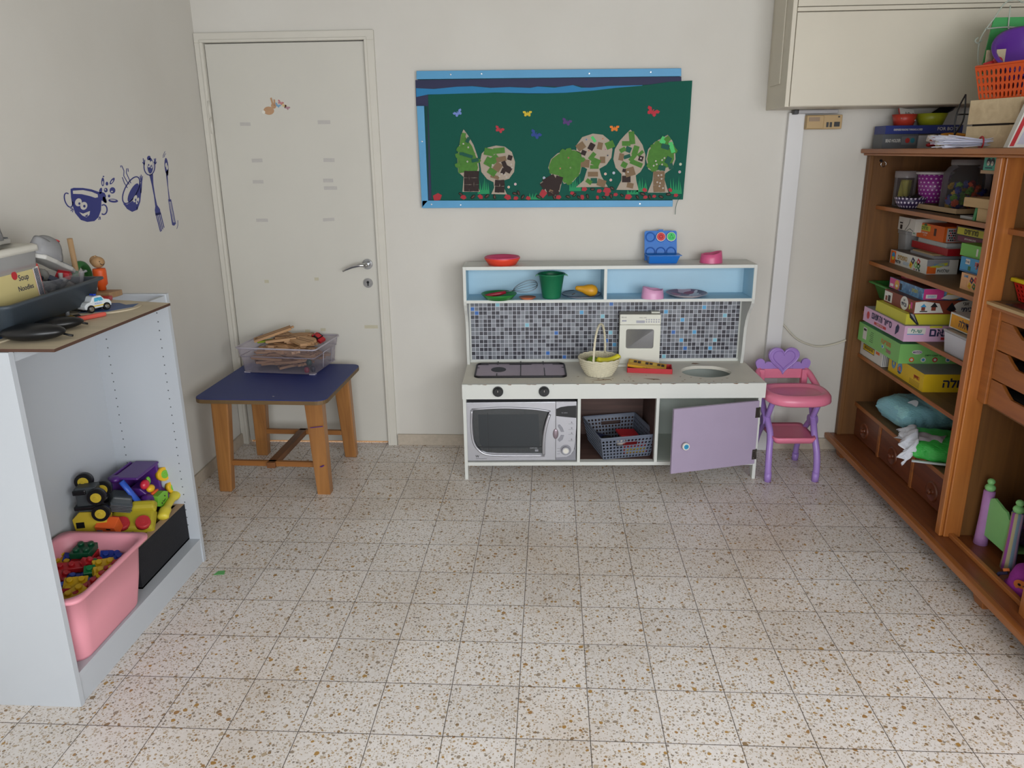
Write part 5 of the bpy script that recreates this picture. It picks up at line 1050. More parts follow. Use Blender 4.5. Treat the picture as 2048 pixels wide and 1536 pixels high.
b = MB(); b.box(-.032, -.022, -.02, .032, .022, .035, M_ORA); b.box(-.029, -.0235, -.012, -.010, -.0215, .018, M_SIL2); b.box(.010, -.0235, -.014, .030, -.0215, .014, M_SIL2); b.box(.004, -.0237, .022, .018, -.0215, .029, M_BLACK); b.build('body', t, bevel=.003)
t2 = MB(); t2.taper((0, 0, 0), (.030, .030), (0, 0, .045), (.024, .020), M_RED); tag(t2.build('toy_block', loc=(-1.440, -.600, .270), rot=(.2, .4, .5), bevel=.003), 'dark red toy block behind the small orange truck', 'toy block')
b = MB(); b.box(-.02, -.012, 0, .02, .012, .012, mat('toy_mint', '#6fae7a', .5)); tag(b.build('toy_block', loc=(-1.470, -.700, .290), rot=(.1, 0, .2), bevel=.002), 'mint green toy block in front of the yellow cab', 'toy block')
fl = MB()
for i in range(26):
    fl.at(-1.42 + rnd.uniform(-.08, .08), -.525 + rnd.uniform(-.13, .13), .225 + rnd.uniform(-.02, .012), rnd.uniform(-.5, .5), rnd.uniform(-.5, .5), rnd.uniform(0, 3)); fl.box(-.03, -.02, 0, .03, .02, .03, rnd.choice([M_BLACK, M_GRY, M_RED, M_TYE, M_BLACK]))
fl.at(); fl.box(-1.525, -.685, .108, -1.315, -.362, .222, M_GRY)
tag(fl.build('toy_heap', weld=False), 'lower layer of jumbled toys filling the black box', 'toys', kind='stuff')

# ================================================================ things on top of the bookcase
# dark grey tray
M_TRAY = mat('tray_grey', '#3a434b', .5, var=.04)
t = thing('plastic_tray', 'dark grey plastic tray full of small bins on the plywood sheet', 'tray', (-1.440, -.858, ZP + .024), 0, rot=(0, 0, 0))
def open_tray(w0, d0, w1, d1, h, mt, wall=.004, lip=.012, rad=.02, nseg=4):
    b = MB(); n = nseg
    R = lambda hx, hy, r, z: [Vector((p[0], p[1], z)) for p in rrect(-hx, -hy, hx, hy, r, n)]
    loft(b, [R(w0 / 2, d0 / 2, rad, 0), R(w1 / 2, d1 / 2, rad, h - .012), R(w1 / 2 + lip, d1 / 2 + lip, rad, h - .006), R(w1 / 2 + lip, d1 / 2 + lip, rad, h), R(w1 / 2 - wall, d1 / 2 - wall, rad * .8, h), R(w0 / 2 - wall, d0 / 2 - wall, rad * .8, wall)], mt)
    b.add(R(w0 / 2 - wall, d0 / 2 - wall, rad * .8, wall), [tuple(range(4 * (n + 1)))], mt); return b
open_tray(.26, .42, .28, .45, .072, M_TRAY).build('tray_body', t, rot=(0, 0, 0)); 
b = MB()
for x in (-.10, .10):
    for y in (-.18, -.09, 0, .09, .18): b.cyl((x, y, -.024), (x, y, .001), .006, mat('clear_stud', '#8f9296', .2), n=8)
b.build('feet', t)
t.rotation_euler = (0, 0, radians(4))
# lidded ice-cream tub
M_CLR = glassy('cloudy_plastic', (.66, .66, .66), .38, .3); M_CLR2 = glassy('clear_plastic', (.75, .75, .78), .12, .12); M_CLRV = glassy('violet_clear_plastic', (.66, .62, .70), .10, .12, tint=(.93, .91, .95))
t = thing('lidded_tub', 'cloudy plastic tub with a pale lid and printed label at the left picture edge', 'tub', (-1.450, -.955, 1.110), radians(4))
b = MB(); R = lambda hx, hy, r, z: [Vector((p[0], p[1], z)) for p in rrect(-hx, -hy, hx, hy, r, 4)]
loft(b, [R(.085, .125, .02, 0), R(.095, .140, .02, .165)], M_CLR); b.build('tub_body', t)
b = MB(); loft(b, [R(.100, .146, .02, .163), R(.100, .146, .02, .178), R(.092, .138, .02, .183), R(.086, .130, .02, .178), R(.01, .02, .005, .176)], mat('lid_pale', '#cfccc2', .45, var=.02)); b.build('lid', t)
b = MB(); b.M = Matrix.Translation((.0935, 0, .075)) @ Euler((0, radians(-4), 0)).to_matrix().to_4x4()
b.prism(rrect(-.105, -.050, .132, .052, .006, 3), (0, 0, 0), Y, Z, .0008, mat('label_red', '#b23a34', .5)); b.prism(rrect(-.102, -.045, .102, .046, .004, 3), (.0008, 0, 0), Y, Z, .0004, mat('label_cream', '#c9bb82', .5)); b.box(.0008, .104, -.040, .0014, .128, .044, M_STW)
for i in range(7): b.box(.0014, .107 + i * .0028, -.036, .0018, .1085 + i * .0028, .040, mat('print_navy', '#23264a', .6))
b.text('Soup', (.0014, .055, .022), Y, Z, .016, mat('print_navy', '#23264a', .6), bold=.01); b.text('Noodles', (.0014, .055, -.004), Y, Z, .014, mat('print_navy', '#23264a', .6), bold=.01); b.prism(circ(.012, 14, .02, .034), (.0014, 0, 0), Y, Z, .0004, M_RED); b.build('label', t)
# clear bin with dark and grey toys
t = thing('clear_box', 'clear plastic box of grey toys in the dark tray, under the shoe', 'plastic box', (-1.425, -.740, 1.102), radians(4))
b = MB(); loft(b, [R(.072, .085, .02, 0), R(.086, .098, .022, .080), R(.092, .104, .022, .082), R(.092, .104, .022, .086)], M_CLR2); b.build('box_body', t)
rnd = random.Random(11)
gl = mat('toy_greige', '#8c8a84', .6); gd = mat('toy_slate', '#272c3a', .6); gw = mat('toy_offwhite', '#a8a7a3', .6)
k = 0
for i in range(22):
    x, y, z = rnd.uniform(-.050, .050), rnd.uniform(-.068, .068), .004 + .072 * (i / 22); mt = [gl, gd, gw, gl][i % 4]
    b = MB(); s = rnd.uniform(.012, .022)
    if i % 3 == 0: b.tube([(-s, 0, 0), (0, s * .5, s * .4), (s, 0, 0)], s * .45, mt, n=8)
    elif i % 3 == 1: b.sphere((0, 0, 0), (s, s * .7, s * .6), mt, 10, 8)
    else: b.box(-s, -s * .6, -s * .4, s, s * .6, s * .4, mt)
    p = t.matrix_basis @ Vector((x, y, z)) if False else Vector((t.location.x + x, t.location.y + y, t.location.z + z + .012))
    tag(b.build('small_toy', loc=p, rot=(rnd.uniform(0, 3), rnd.uniform(0, 3), rnd.uniform(0, 3)), bevel=0.0), 'small grey or dark toy piece heaped in the clear box under the shoe', 'toy piece', 'grey toy pieces in the clear box')
b = MB(); b.taper((0, 0, 0), (.022, .018), (0, 0, .02), (.016, .012), M_RED); tag(b.build('small_toy', loc=(-1.405, -.665, 1.172), rot=(.3, .2, .4), bevel=.003), 'red toy piece at the right end of the clear box', 'toy piece')
# shoes (one visible sole side up, one behind)
M_SHG = mat('shoe_grey', '#8a8a8c', .7); M_SHW = mat('shoe_white', '#b9b7b2', .6); M_SHD = mat('shoe_insole', '#6c7078', .8)
t = thing('toddler_shoe', 'grey and white slip-on shoe lying open across the clear box', 'shoe', (-1.400, -.715, 1.212), 0, rot=(radians(-22), radians(8), radians(8)))
foot = [(-.034, -.10), (-.036, -.05), (-.030, 0), (-.034, .05), (-.026, .088), (0, .102), (.028, .086), (.038, .045), (.034, 0), (.036, -.05), (.030, -.10), (0, -.115)]
def shoe(t, seed=0):
    b = MB(); b.prism(foot, (0, 0, 0), X, Y, .014, M_SHW); b.build('sole', t, bevel=.004)
    b = MB(); b.prism([(p[0] * .88, p[1] * .92) for p in foot], (0, 0, .014), X, Y, .002, M_SHD)
    b.text('KIDS', (0, .052, .0162), Y, XF, .010, M_STW); b.build('insole', t)
    b = MB(); n = 28
    def up_(u, v):
        a = PI + PI * u; f = (sin(PI * v / 2)); x = .036 * cos(a) * (1 - .18 * v * v) ; y = -.02 + .098 * sin(a) * (1 - .12 * v * v)
        return Vector((x, y, .012 + .052 * v * (.55 + .45 * abs(sin(a)))))
    b.grid(up_, 24, 6, M_SHG)
    def toe(u, v):
        x = .036 * (2 * u - 1); yy = -.025 - .09 * v; hh = .064 * sqrt(max(0, 1 - (2 * u - 1) ** 2)) * sqrt(max(0, 1 - (v * .97) ** 3)); w = sqrt(max(.02, 1 - v ** 3))
        return Vector((x * w, yy, .014 + hh))
    b.grid(toe, 14, 10, M_SHG); b.build('upper', t, solid=.004)
    b = MB(); b.tube([(-.020, -.028, .072), (0, -.026, .078), (.020, -.028, .072)], .007, M_RED, n=8, flat=.4); b.build('pull_tab', t)
shoe(t)
t2 = dup(t, (-1.440, -.890, 1.299), (radians(-3), radians(4), radians(24)), 'grey patterned slip-on shoe at the back, lying on the tub lid')
# ring stacker and peg doll, base board
t = thing('ring_stacker', 'wooden stacker with dowel and green half ring behind the tray on the bookcase', 'stacking toy', (-1.505, -.420, 1.062))
b = MB(); b.prism(rrect(-.03, -.06, .03, .06, .006, 3), (0, 0, 0), X, Y, .014, PLY); b.build('base', t, bevel=.002)
b = MB(); b.cyl((0, -.03, .01), (.012, -.055, .205), .0085, wood('dowel_wood', '#a8845c', '#c2a078', .6, 'z')); b.build('dowel', t)
b = MB(); b.tube([(0, -.01 + .038 * cos(a), .070 + .044 * sin(a)) for a in [PI * i / 16 for i in range(-4, 21)]], .014, mat('ring_green', '#28692e', .5), n=12, flat=.8); b.build('ring', t)
M_OBL = mat('doll_orange', '#d2531a', .5, var=.06)
t = thing('peg_doll', 'orange wooden peg doll with a smiling head standing on a wood block', 'peg doll', (-1.430, -.445, 1.0905))
b = MB(); b.lathe([(.001, 0), (.013, 0), (.013, .012), (.020, .020), (.021, .066), (.019, .073), (.001, .074)], M_OBL, 26, caps=False); b.build('body', t)
b = MB(); hd = wood('head_wood', '#9a7650', '#b08c62', .6, 'z'); b.sphere((0, 0, .094), (.021, .021, .019), hd, 24, 14); b.sphere((-.012, .006, .098), (.018, .016, .017), hd); b.cyl((-.006, 0, .108), (-.008, 0, .116), .005, hd, n=10)
for dy in (-.006, .006): b.sphere((.0165, -.010 + dy, .098), .0017, M_BLACK, 8, 6)
b.tube([(.0185, -.017, .092), (.0200, -.012, .0865), (.0205, -.006, .0855), (.0205, .001, .089)], .0009, M_BLACK, n=6); b.build('head', t)
b = MB(); b.prism([(-.05, -.035), (.045, -.035), (.052, .0), (.052, .03), (-.05, .03)], (0, 0, 0), X, Y, .019, wood('block_wood', '#8f7050', '#a88762', .6, 'x')); tag(b.build('wood_block', loc=(-1.425, -.455, BH + .0094), bevel=.002), 'flat wooden block carrying the orange peg doll', 'wood block')
b = MB(); b.box(-.03, -.02, 0, .03, .02, .014, M_RED); tag(b.build('toy_block', loc=(-1.385, -.530, ZP), rot=(0, 0, .3), bevel=.003), 'small dark red block in front of the peg doll base', 'toy block')
# printed puzzle board
M_PZ = mat('puzzle_blue', '#2f5588', .5, var=.25, scale=30); t = thing('puzzle_board', 'round wooden puzzle board printed blue under the toy car', 'puzzle', (-1.315, -.640, ZP))
b = MB(); b.prism(circ(.115, 30, 0, 0, sy=.9), (0, 0, 0), X, Y, .004, PLY); b.build('board', t)
b = MB(); b.prism([(-.02, -.09), (.06, -.07), (.10, 0), (.09, .05), (.06, .03), (.02, .06), (-.05, .05), (-.02, 0)], (0, 0, .004), X, Y, .0006, M_PZ); b.prism([(-.08, -.05), (-.03, -.07), (-.03, 0), (-.07, .04)], (0, 0, .004), X, Y, .0006, M_GRY); b.build('printed_picture', t)
b = MB(); b.prism([(-.10, -.20), (.05, -.21), (.06, .05), (-.04, .10), (-.11, .02)], (0, 0, 0), X, Y, .004, PLY); b.prism([(-.09, -.17), (.03, -.19), (.03, -.02), (-.05, .02)], (0, 0, .004), X, Y, .0005, M_PZ); tag(b.build('puzzle_board', loc=(-1.37, -.90, ZP)), 'flat puzzle board half under the dark tray, printed dark blue', 'puzzle')
# police toy car
t = thing('toy_police_car', 'white toy police car with light blue windows on the plywood sheet', 'toy car', (-1.300, -.700, ZP + .0048), 0, rot=(0, 0, radians(68)))
M_CW = mat('car_white', '#cfd4d6', .4); M_WIN = mat('car_window', '#4aa3c4', .3)
b = MB(); side = [(-.042, .010), (-.044, .022), (-.034, .030), (-.022, .032), (-.014, .046), (.012, .047), (.024, .034), (.040, .030), (.045, .020), (.044, .010)]
b.prism(side, (0, .019, 0), X, Z, .038, M_CW); b.build('body', t, bevel=.003)
b = MB(); b.box(-.012, -.0200, .031, .000, -.0188, .042, M_WIN, dx=.002); b.box(.003, -.0200, .031, .017, -.0188, .042, M_WIN, dx=-.004); b.box(-.012, .0188, .031, .014, .02, .042, M_WIN); b.box(.0225, -.014, .034, .0235, .014, .042, M_WIN, dx=-.006); b.build('windows', t)
b = MB(); b.box(-.004, -.010, .047, .004, .010, .052, mat('beacon_blue', '#1f3fb4', .3)); b.build('beacon', t, bevel=.001)
b = MB(); b.text('POLICE', (0, -.0192, .0245), X, Z, .005, M_BLT); b.box(-.030, -.0196, .016, .026, -.019, .019, M_YEL); b.build('decals', t)
for x in (-.026, .026):
    for y in (-.018, .018): b = MB(); wheel(b, (x, y, .011), (0, 1, 0), .0115, .008, M_CHROME); b.build('wheel', t)
b = MB(); b.box(-.008, -.055, 0, .008, .055, .013, mat('coral_plastic', '#d05a4c', .45)); tag(b.build('toy_bar', loc=(-1.262, -.800, ZP), rot=(0, 0, radians(-28)), bevel=.005, seg=3), 'coral red toy bar on the plywood before the police car', 'toy bar')
b = MB(); b.box(-.022, -.012, 0, .022, .012, .016, mat('toy_mustard', '#a8882c', .5)); b.box(-.024, -.006, .004, .024, .006, .012, M_BLT); b.cyl((.022, 0, .008), (.040, 0, .008), .010, M_BLACK, n=12); tag(b.build('toy_digger', loc=(-1.300, -.840, ZP), rot=(0, 0, radians(60)), bevel=.002), 'small mustard toy digger behind the coral bar', 'toy')
# black plastic scoops
def scoop(x, y, rz, s, lab):
    t = thing('black_scoop', lab, 'toy', (x, y, ZP + .001), rz)
    b = MB(); b.sphere((0, 0, .020 * s), (.075 * s, .036 * s, .021 * s), M_BLACK, 28, 12); b.build('shell', t)
    b = MB(); b.tube([(.062 * s, .01, .012), (.078 * s, .012, .006), (.085 * s, .014, .004)], .003, M_BLACK, n=6); b.build('tab', t)
scoop(-1.250, -1.045, radians(12), 1.05, 'large glossy black oval toy at the near edge of the plywood'); scoop(-1.262, -.930, radians(38), .85, 'smaller glossy black oval toy behind the large one')
b = MB(); b.grid(lambda u, v: Vector((.05 * (2 * u - 1), .025 * cos(PI * v), .03 * sin(PI * v) * sqrt(max(0, 1 - (2 * u - 1) ** 2)) + .002)), 16, 10, M_BLACK); tag(b.build('black_visor', loc=(-1.325, -.985, ZP), rot=(0, 0, .5), solid=.002), 'black curved plastic shell beside the dark tray corner', 'toy')
# contents of the tray by the tub
for x, y, c, r, lab in ((-1.365, -1.00, '#2f6fa8', .3, 'blue toy piece in the tray corner'), (-1.372, -.945, '#8a2f2c', .5, 'brick red toy piece in the tray'), (-1.365, -.960, '#7fb8d0', .9, 'light blue rod lying over the tray corner')):
    b = MB()
    if 'rod' in lab: b.tube([(-.05, 0, 0), (0, 0, .004), (.05, .004, 0)], .006, mat('rod_' + c, c, .4), n=8)
    else: b.taper((0, 0, 0), (.025, .02), (0, 0, .022), (.018, .015), mat('pc_' + c, c, .4))
    tag(b.build('toy_piece', loc=(x, y, 1.125 if 'rod' in lab else 1.104), rot=(0, 0, r + 1.0), bevel=0), lab, 'toy piece')
b = MB(); b.box(-.02, -.01, 0, .02, .01, .006, mat('rod_#7fb8d0', '#7fb8d0', .4)); tag(b.build('toy_piece', loc=(-1.365, -.650, 1.135), rot=(0, .2, .3)), 'light blue toy piece at the far end of the tray', 'toy piece')

# ================================================================ blue-topped table
PINE = wood('pine_orange', '#7c5028', '#a8733c', .4, 'z', 1, coat=.3, knots=True); PINEX = wood('pine_orange_rail', '#7a4a22', '#a06a34', .45, 'x', 1, coat=.2); PINEY = wood('pine_rail_y', '#5f3a1e', '#80502a', .5, 'y', 1, coat=.2)
M_TBL = mat('table_blue', '#1f3070', .5, var=.04); M_TEDGE = mat('table_edge', '#6a5334', .6, var=.15, scale=40)
TX, TY = -1.193, .455
t = thing('childrens_table', 'low wooden table with a blue top and splayed pine legs in the corner', 'table', (TX, TY, 0), radians(-1.5))
b = MB(); top = rrect(-.302, -.285, .302, .290, .045, 6); b.prism(top, (0, 0, .463), X, Y, .018, M_TEDGE); b.prism([(p[0] * .998, p[1] * .998) for p in top], (0, 0, .481), X, Y, .003, M_TBL)
b.prism([(.045, -.235), (.055, -.236), (.054, -.231), (.046, -.231)], (0, 0, .484), X, Y, .0003, BTW); b.build('tabletop', t, bevel=.002)
for sx in (-1, 1):
    for sy in (-1, 1):
        b = MB(); cx, cy = sx * .231, sy * (.198 if sy < 0 else .228)
        b.taper((cx + sx * .006, cy, 0), (.030, .021), (cx - sx * .012 , cy - sy * .012, .463), (.041, .024), PINE); 
        if sx > 0 and sy < 0: b.prism([(-.03, .0), (.03, .008), (.03, .012), (-.03, .004)], (cx, cy - .0235, .33), X, Z, .0006, M_PUR); b.prism([(-.012, .0), (.008, .010), (.014, .008), (.0, -.002)], (cx + .008, cy - .0232, .14), X, Z, .0006, M_PUR)
        b.build('leg', t, bevel=.006, seg=3)
b = MB(); b.box(-.20, -.195, .125, .20, -.175, .150, PINEX); b.build('front_stretcher', t, bevel=.002)
b = MB(); b.box(-.20, .205, .125, .20, .225, .150, PINEX); b.build('rear_stretcher', t, bevel=.002)
b = MB(); b.box(-.028, -.21, .122, .012, .232, .150, PINEY, dx=0); b.build('centre_stretcher', t, bevel=.002)
# clear bin of wooden train tracks
BZ = .4845; bt = thing('clear_bin', 'clear plastic bin heaped with wooden train tracks on the blue table', 'plastic bin', (-1.232, .690, BZ), radians(-6))
b = MB(); R = lambda hx, hy, r, z: [Vector((p[0], p[1], z)) for p in rrect(-hx, -hy, hx, hy, r, 3)]
loft(b, [R(.184, .134, .015, 0.004), R(.192, .141, .015, .085), R(.196, .146, .015, .086), R(.203, .151, .015, .132)], M_CLRV); b.build('bin_body', bt)
b = MB(); b.tube([(p[0], p[1], .132) for p in rrect(-.207, -.154, .207, .154, .018, 4)], .004, mat('bin_rim_plastic', '#a8a2ac', .3), n=8, closed=True); b.tube([(p[0], p[1], .087) for p in rrect(-.194, -.144, .194, .144, .015, 3)], .0022, mat('bin_rim_plastic', '#a8a2ac', .3), n=6, closed=True)
for x, y in ((-.17, -.12), (.17, -.12), (.17, .12), (-.17, .12)): b.box(x - .015, y - .01, 0, x + .015, y + .01, .006, mat('bin_rim_plastic', '#a8a2ac', .3))
b.tube([(.204, -.05, .095), (.204, .05, .095), (.196, .05, .02)], .0018, mat('bin_rim_plastic', '#a8a2ac', .3), n=6); b.tube([(.204, -.05, .095), (.196, -.05, .02)], .0018, mat('bin_rim_plastic', '#a8a2ac', .3), n=6); b.build('rim', bt)
TRK = wood('track_wood', '#9a7450', '#bd946a', .6, 'x', 1.5); TRK2 = mat('track_groove', '#6e4e36', .8)
def trackpiece(kind):
    b = MB(); n = 8
    if kind == 's': cen = [(-.075 + .15 * i / n, 0) for i in range(n + 1)]
    else: cen = [(.20 * sin(-.38 + .76 * i / n), .20 * (cos(-.38 + .76 * i / n)) - .19) for i in range(n + 1)]
    L_, R_ = [], []
    G = []
    for i, (x, y) in enumerate(cen):
        a = 0 if kind == 's' else -(-.38 + .76 * i / n); nx_, ny_ = -sin(a), cos(a)
        L_.append((x + nx_ * .020, y + ny_ * .020)); R_.append((x - nx_ * .020, y - ny_ * .020)); G.append([(x + nx_ * o, y + ny_ * o) for o in (-.013, -.009, .009, .013)])
    b.prism(R_ + list(reversed(L_)), (0, 0, 0), X, Y, .012, TRK)
    for lo, hi in ((0, 1), (2, 3)): b.prism([g[lo] for g in G] + [g[hi] for g in reversed(G)], (0, 0, .012), X, Y, .0004, TRK2)
    e = cen[-1]; b.cyl((e[0] + .006, e[1], .002), (e[0] + .006, e[1], .010), .007, TRK, n=12); e = cen[0]; b.cyl((e[0] + .010, e[1], .0122), (e[0] + .010, e[1], .0126), .006, TRK2, n=12)
    return b.build('train_track')
P1, P2 = trackpiece('s'), trackpiece('c'); rnd = random.Random(21); first = {0: True, 1: True}
ba = radians(-6)
for i in range(72):
    lay = i / 72; k = i % 2; src = (P1, P2)[k]; o = src if first[k] else src.copy()
    if not first[k]: COL.objects.link(o)
    first[k] = False
    z = .014 + lay * .118; lim = .075 + .02 * lay
    x, y = rnd.uniform(-.10, .10), rnd.uniform(-lim, lim)
    if z > .10: x = rnd.uniform(-.06, .07); y = rnd.uniform(-.05, .09)
    if z > .118: z += .012
    o.location = (bt.location.x + x * cos(ba) - y * sin(ba), bt.location.y + x * sin(ba) + y * cos(ba), BZ + z)
    o.rotation_euler = (rnd.uniform(-.16, .16), rnd.uniform(-.12, .12), ba + rnd.choice([0, .3, -.35, .6, -.6, 2.8, 3.4]) + rnd.uniform(-.15, .15))
    tag(o, 'wooden train track piece heaped in the clear bin on the blue table', 'train track', 'train tracks in the clear bin')
o = P1.copy(); COL.objects.link(o); o.location = (bt.location.x - .075, bt.location.y - .005, BZ + .166); o.rotation_euler = (.15, -.28, .35); o.scale = (1.25, 1, 1); tag(o, 'wooden train track rising highest at the back left of the clear bin', 'train track', 'train tracks in the clear bin')
for x, y, r, lab in ((.01, .03, .4, 'wide wooden track switch on top right of the track heap'), (.07, -.03, -.5, 'wide wooden track switch on the near right of the track heap')):
    b = MB(); b.prism([(-.085, -.02), (.06, -.055), (.085, -.03), (.085, .03), (.05, .05), (-.085, .02)], (0, 0, 0), X, Y, .012, TRK); b.cyl((.09, 0, .002), (.09, 0, .01), .007, TRK, n=10)
    for dy in (-.011, .009): b.prism([(-.084, dy), (.084, dy), (.084, dy + .004), (-.084, dy + .004)], (0, 0, .012), X, Y, .0004, TRK2)
    tag(b.build('track_switch', loc=(bt.location.x + x, bt.location.y + y, BZ + .142), rot=(.08, .05, r)), lab, 'train track')
b = MB(); b.box(-.032, -.018, 0, .032, .018, .018, M_RED); b.box(-.02, -.0185, .006, .012, .0185, .024, M_BLACK); b.box(-.016, -.012, .018, .010, .012, .026, M_RED); tag(b.build('toy_train_car', loc=(bt.location.x + .135, bt.location.y + .06, BZ + .128), rot=(.3, .45, -.5), bevel=.002), 'red and black toy train car at the back right of the clear bin', 'toy train')
b = MB(); b.box(-.035, -.012, 0, .035, .012, .010, mat('toy_lime_dark', '#7f8f1c', .4)); tag(b.build('toy_piece', loc=(bt.location.x - .11, bt.location.y - .03, BZ + .136), rot=(.1, -.1, .1), bevel=.003), 'lime green toy piece at the left of the track heap', 'toy piece')
for (x, y, z, c, lab) in ((.13, -.10, .05, '#24483a', 'dark green toy figure seen through the right front of the clear bin'), (.15, -.11, .02, '#1d2030', 'dark toy piece low in the right front corner of the clear bin'), (.12, -.115, .015, '#8a2038', 'crimson toy piece low at the front of the clear bin')):
    b = MB(); b.sphere((0, 0, 0), (.014, .010, .018), mat('pc_' + c, c, .4), 12, 8); tag(b.build('toy_piece', loc=(bt.location.x + x, bt.location.y + y, BZ + z)), lab, 'toy piece')

# ================================================================ doll high chair
M_HP = mat('chair_pink', '#de7b96', .32, var=.03); M_HU = mat('chair_purple', '#9f80c6', .35, var=.03); M_HU2 = mat('chair_purple_dark', '#8a68b4', .4)
hc = thing('doll_high_chair', 'pink and purple toy high chair with heart backrest beside the play kitchen', 'doll high chair', (1.232, .555, 0), radians(2))
def heart(s, cx=0, cy=0, a=0, n=36):
    p = []
    for i in range(n):
        q = 2 * PI * i / n; x = 16 * sin(q) ** 3; y = 13 * cos(q) - 5 * cos(2 * q) - 2 * cos(3 * q) - cos(4 * q); x, y = x / 17 * s, y / 17 * s
        p.append((cx + x * cos(a) - y * sin(a), cy + x * sin(a) + y * cos(a)))
    return p
for sx in (-1, 1):
    xx = sx * .108
    b = MB(); b.tube(smooth_path([(xx + sx * .004, -.118, 0), (xx + sx * .006, -.118, .06), (xx + sx * .004, -.105, .14), (xx - sx * .004, -.075, .22), (xx - sx * .0, -.04, .27), (xx + sx * .010, .02, .33), (xx + sx * .012, .08, .42)], 4), [.0135] * 3 + [.0155] * 22, M_HU, n=12)
    b.cyl((xx + sx * .004, -.118, 0), (xx + sx * .005, -.118, .048), .0165, M_HU, n=16); b.build('front_leg', hc)
    b = MB(); b.tube(smooth_path([(xx * .98, .135, 0), (xx * .98, .125, .08), (xx * .98, .08, .17), (xx * .98, .02, .24), (xx, -.03, .30), (xx, -.09, .40)], 4), .0135, M_HU, n=12); b.cyl((xx * .98, .135, 0), (xx * .98, .129, .04), .016, M_HU, n=16); b.build('rear_leg', hc)
    b = MB(); b.cyl((xx - sx * .014, -.015, .275), (xx + sx * .022, -.015, .275), .024, M_HU, n=24); b.build('pivot_hub', hc)
b = MB(); loft(b, [[Vector((p[0], p[1], .192)) for p in rrect(-.090, -.118, .090, .075, .02, 4)], [Vector((p[0], p[1], .215)) for p in rrect(-.100, -.126, .100, .085, .02, 4)], [Vector((p[0], p[1], .222)) for p in rrect(-.098, -.122, .098, .083, .02, 4)], [Vector((p[0], p[1], .212)) for p in rrect(-.086, -.108, .086, .070, .02, 4)]], M_HP)
b.add([Vector((p[0], p[1], .212)) for p in rrect(-.086, -.108, .086, .070, .02, 4)], [tuple(range(20))], M_HP); b.build('foot_rest', hc)
def D(hx, y0, y1, z, n=26):
    p = []
    for i in range(n):
        a = 2 * PI * i / n; ex = .62; c, s = cos(a), sin(a)
        x = hx * (abs(c) ** ex) * (1 if c > 0 else -1); y = (abs(s) ** (.9 if s < 0 else .6)) * (1 if s > 0 else -1)
        p.append(Vector((x, (y1 + y0) / 2 + y * (y1 - y0) / 2, z)))
    return p
b = MB(); loft(b, [D(.140, -.185, .035, .395), D(.152, -.195, .045, .404), D(.150, -.192, .042, .428), D(.138, -.176, .030, .444), D(.122, -.150, .012, .442), D(.112, -.140, .004, .432)], M_HP); b.add(D(.112, -.140, .004, .432), [tuple(range(26))], M_HP); b.add(D(.140, -.185, .035, .395), [tuple(reversed(range(26)))], M_HP); b.build('tray', hc)
b = MB()
for sx in (-1, 1): b.tube(smooth_path([(sx * .132, .01, .425), (sx * .134, .06, .438), (sx * .124, .115, .468), (sx * .108, .135, .478)], 4), [.015] * 13, M_HP, n=12, flat=1.0)
b.box(-.112, .124, .438, .112, .146, .486, M_HP); b.box(-.118, .108, .395, -.09, .14, .486, M_HP); b.box(.09, .108, .395, .118, .14, .486, M_HP); b.build('back_frame', hc, bevel=.006, seg=3)
b = MB(); b.prism([(-.105, .372), (-.08, .20 + .16), (.08, .36), (.105, .372), (.105, .40), (-.105, .40)], (0, .13, 0), X, Z, .02, M_HP); b.build('seat_rear', hc, bevel=.004)
bh = MB(); z0 = .482; hz = .535
bh.prism([(-.124, .478), (-.112, .464), (-.06, .460), (0, .459), (.06, .460), (.112, .464), (.124, .478), (.118, .492), (.07, .512), (-.07, .512), (-.118, .492)], (0, .142, 0), X, Z, .012, M_HU)
for sx in (-1, 1): bh.prism(heart(.047, sx * .094, .497, sx * .35), (0, .1405, 0), X, Z, .013, M_HU)
bh.prism(heart(.080, 0, .537), (0, .139, 0), X, Z, .016, M_HU)
def hp2(s, cx, cy, a, w): bh.tube([(p[0], .1235 if s > .03 else .1295, p[1]) for p in heart(s, cx, cy, a)], w, M_HU2, n=6, closed=True)
bh.tube([(p[0], .124, p[1]) for p in heart(.075, 0, .537)], .0042, M_HU, n=8, closed=True); hp2(.056, 0, .538, 0, .0024); hp2(.030, -.094, .497, -.35, .0018); hp2(.030, .094, .497, .35, .0018)
bh.build('heart_backrest', hc, bevel=.002)
R = lambda hx, hy, r, z: [Vector((p[0], p[1], z)) for p in rrect(-hx, -hy, hx, hy, r, 4)]
# ================================================================ brown wooden wardrobe along the right
WD = wood('wardrobe_wood_z', '#8a4d20', '#b57033', .42, 'z', 1, coat=.25); WDY = wood('wardrobe_wood_y', '#824820', '#ac6a31', .42, 'y', 1, coat=.25); WDX = wood('wardrobe_wood_x', '#63391a', '#855229', .45, 'x', 1, coat=.2)
WDK = wood('wardrobe_wood_shaded', '#5e3c1b', '#7b5227', .55, 'z', .8); WLED = wood('wardrobe_ledge', '#5f3017', '#834a24', .4, 'y', 1, coat=.3); WRED = wood('drawer_front_red', '#5c2e1a', '#783f22', .4, 'y', 1, coat=.3); WSH = wood('shelf_face', '#5f4a34', '#77603f', .5, 'y', .8)  # WDK: darker copy of the wardrobe wood, shade inside the bays painted in
WOR = wood('drawer_front_orange', '#80491f', '#a8652d', .42, 'y', 1, coat=.3)
XF0, XB, YFAR, YNEAR = 1.575, 2.09, .832, -1.24
wd = thing('wardrobe', 'long brown wooden wardrobe with open shelves along the right wall', 'wardrobe', (1.83, -.2, 0))
SH = [1.262, .998, .750, .533]
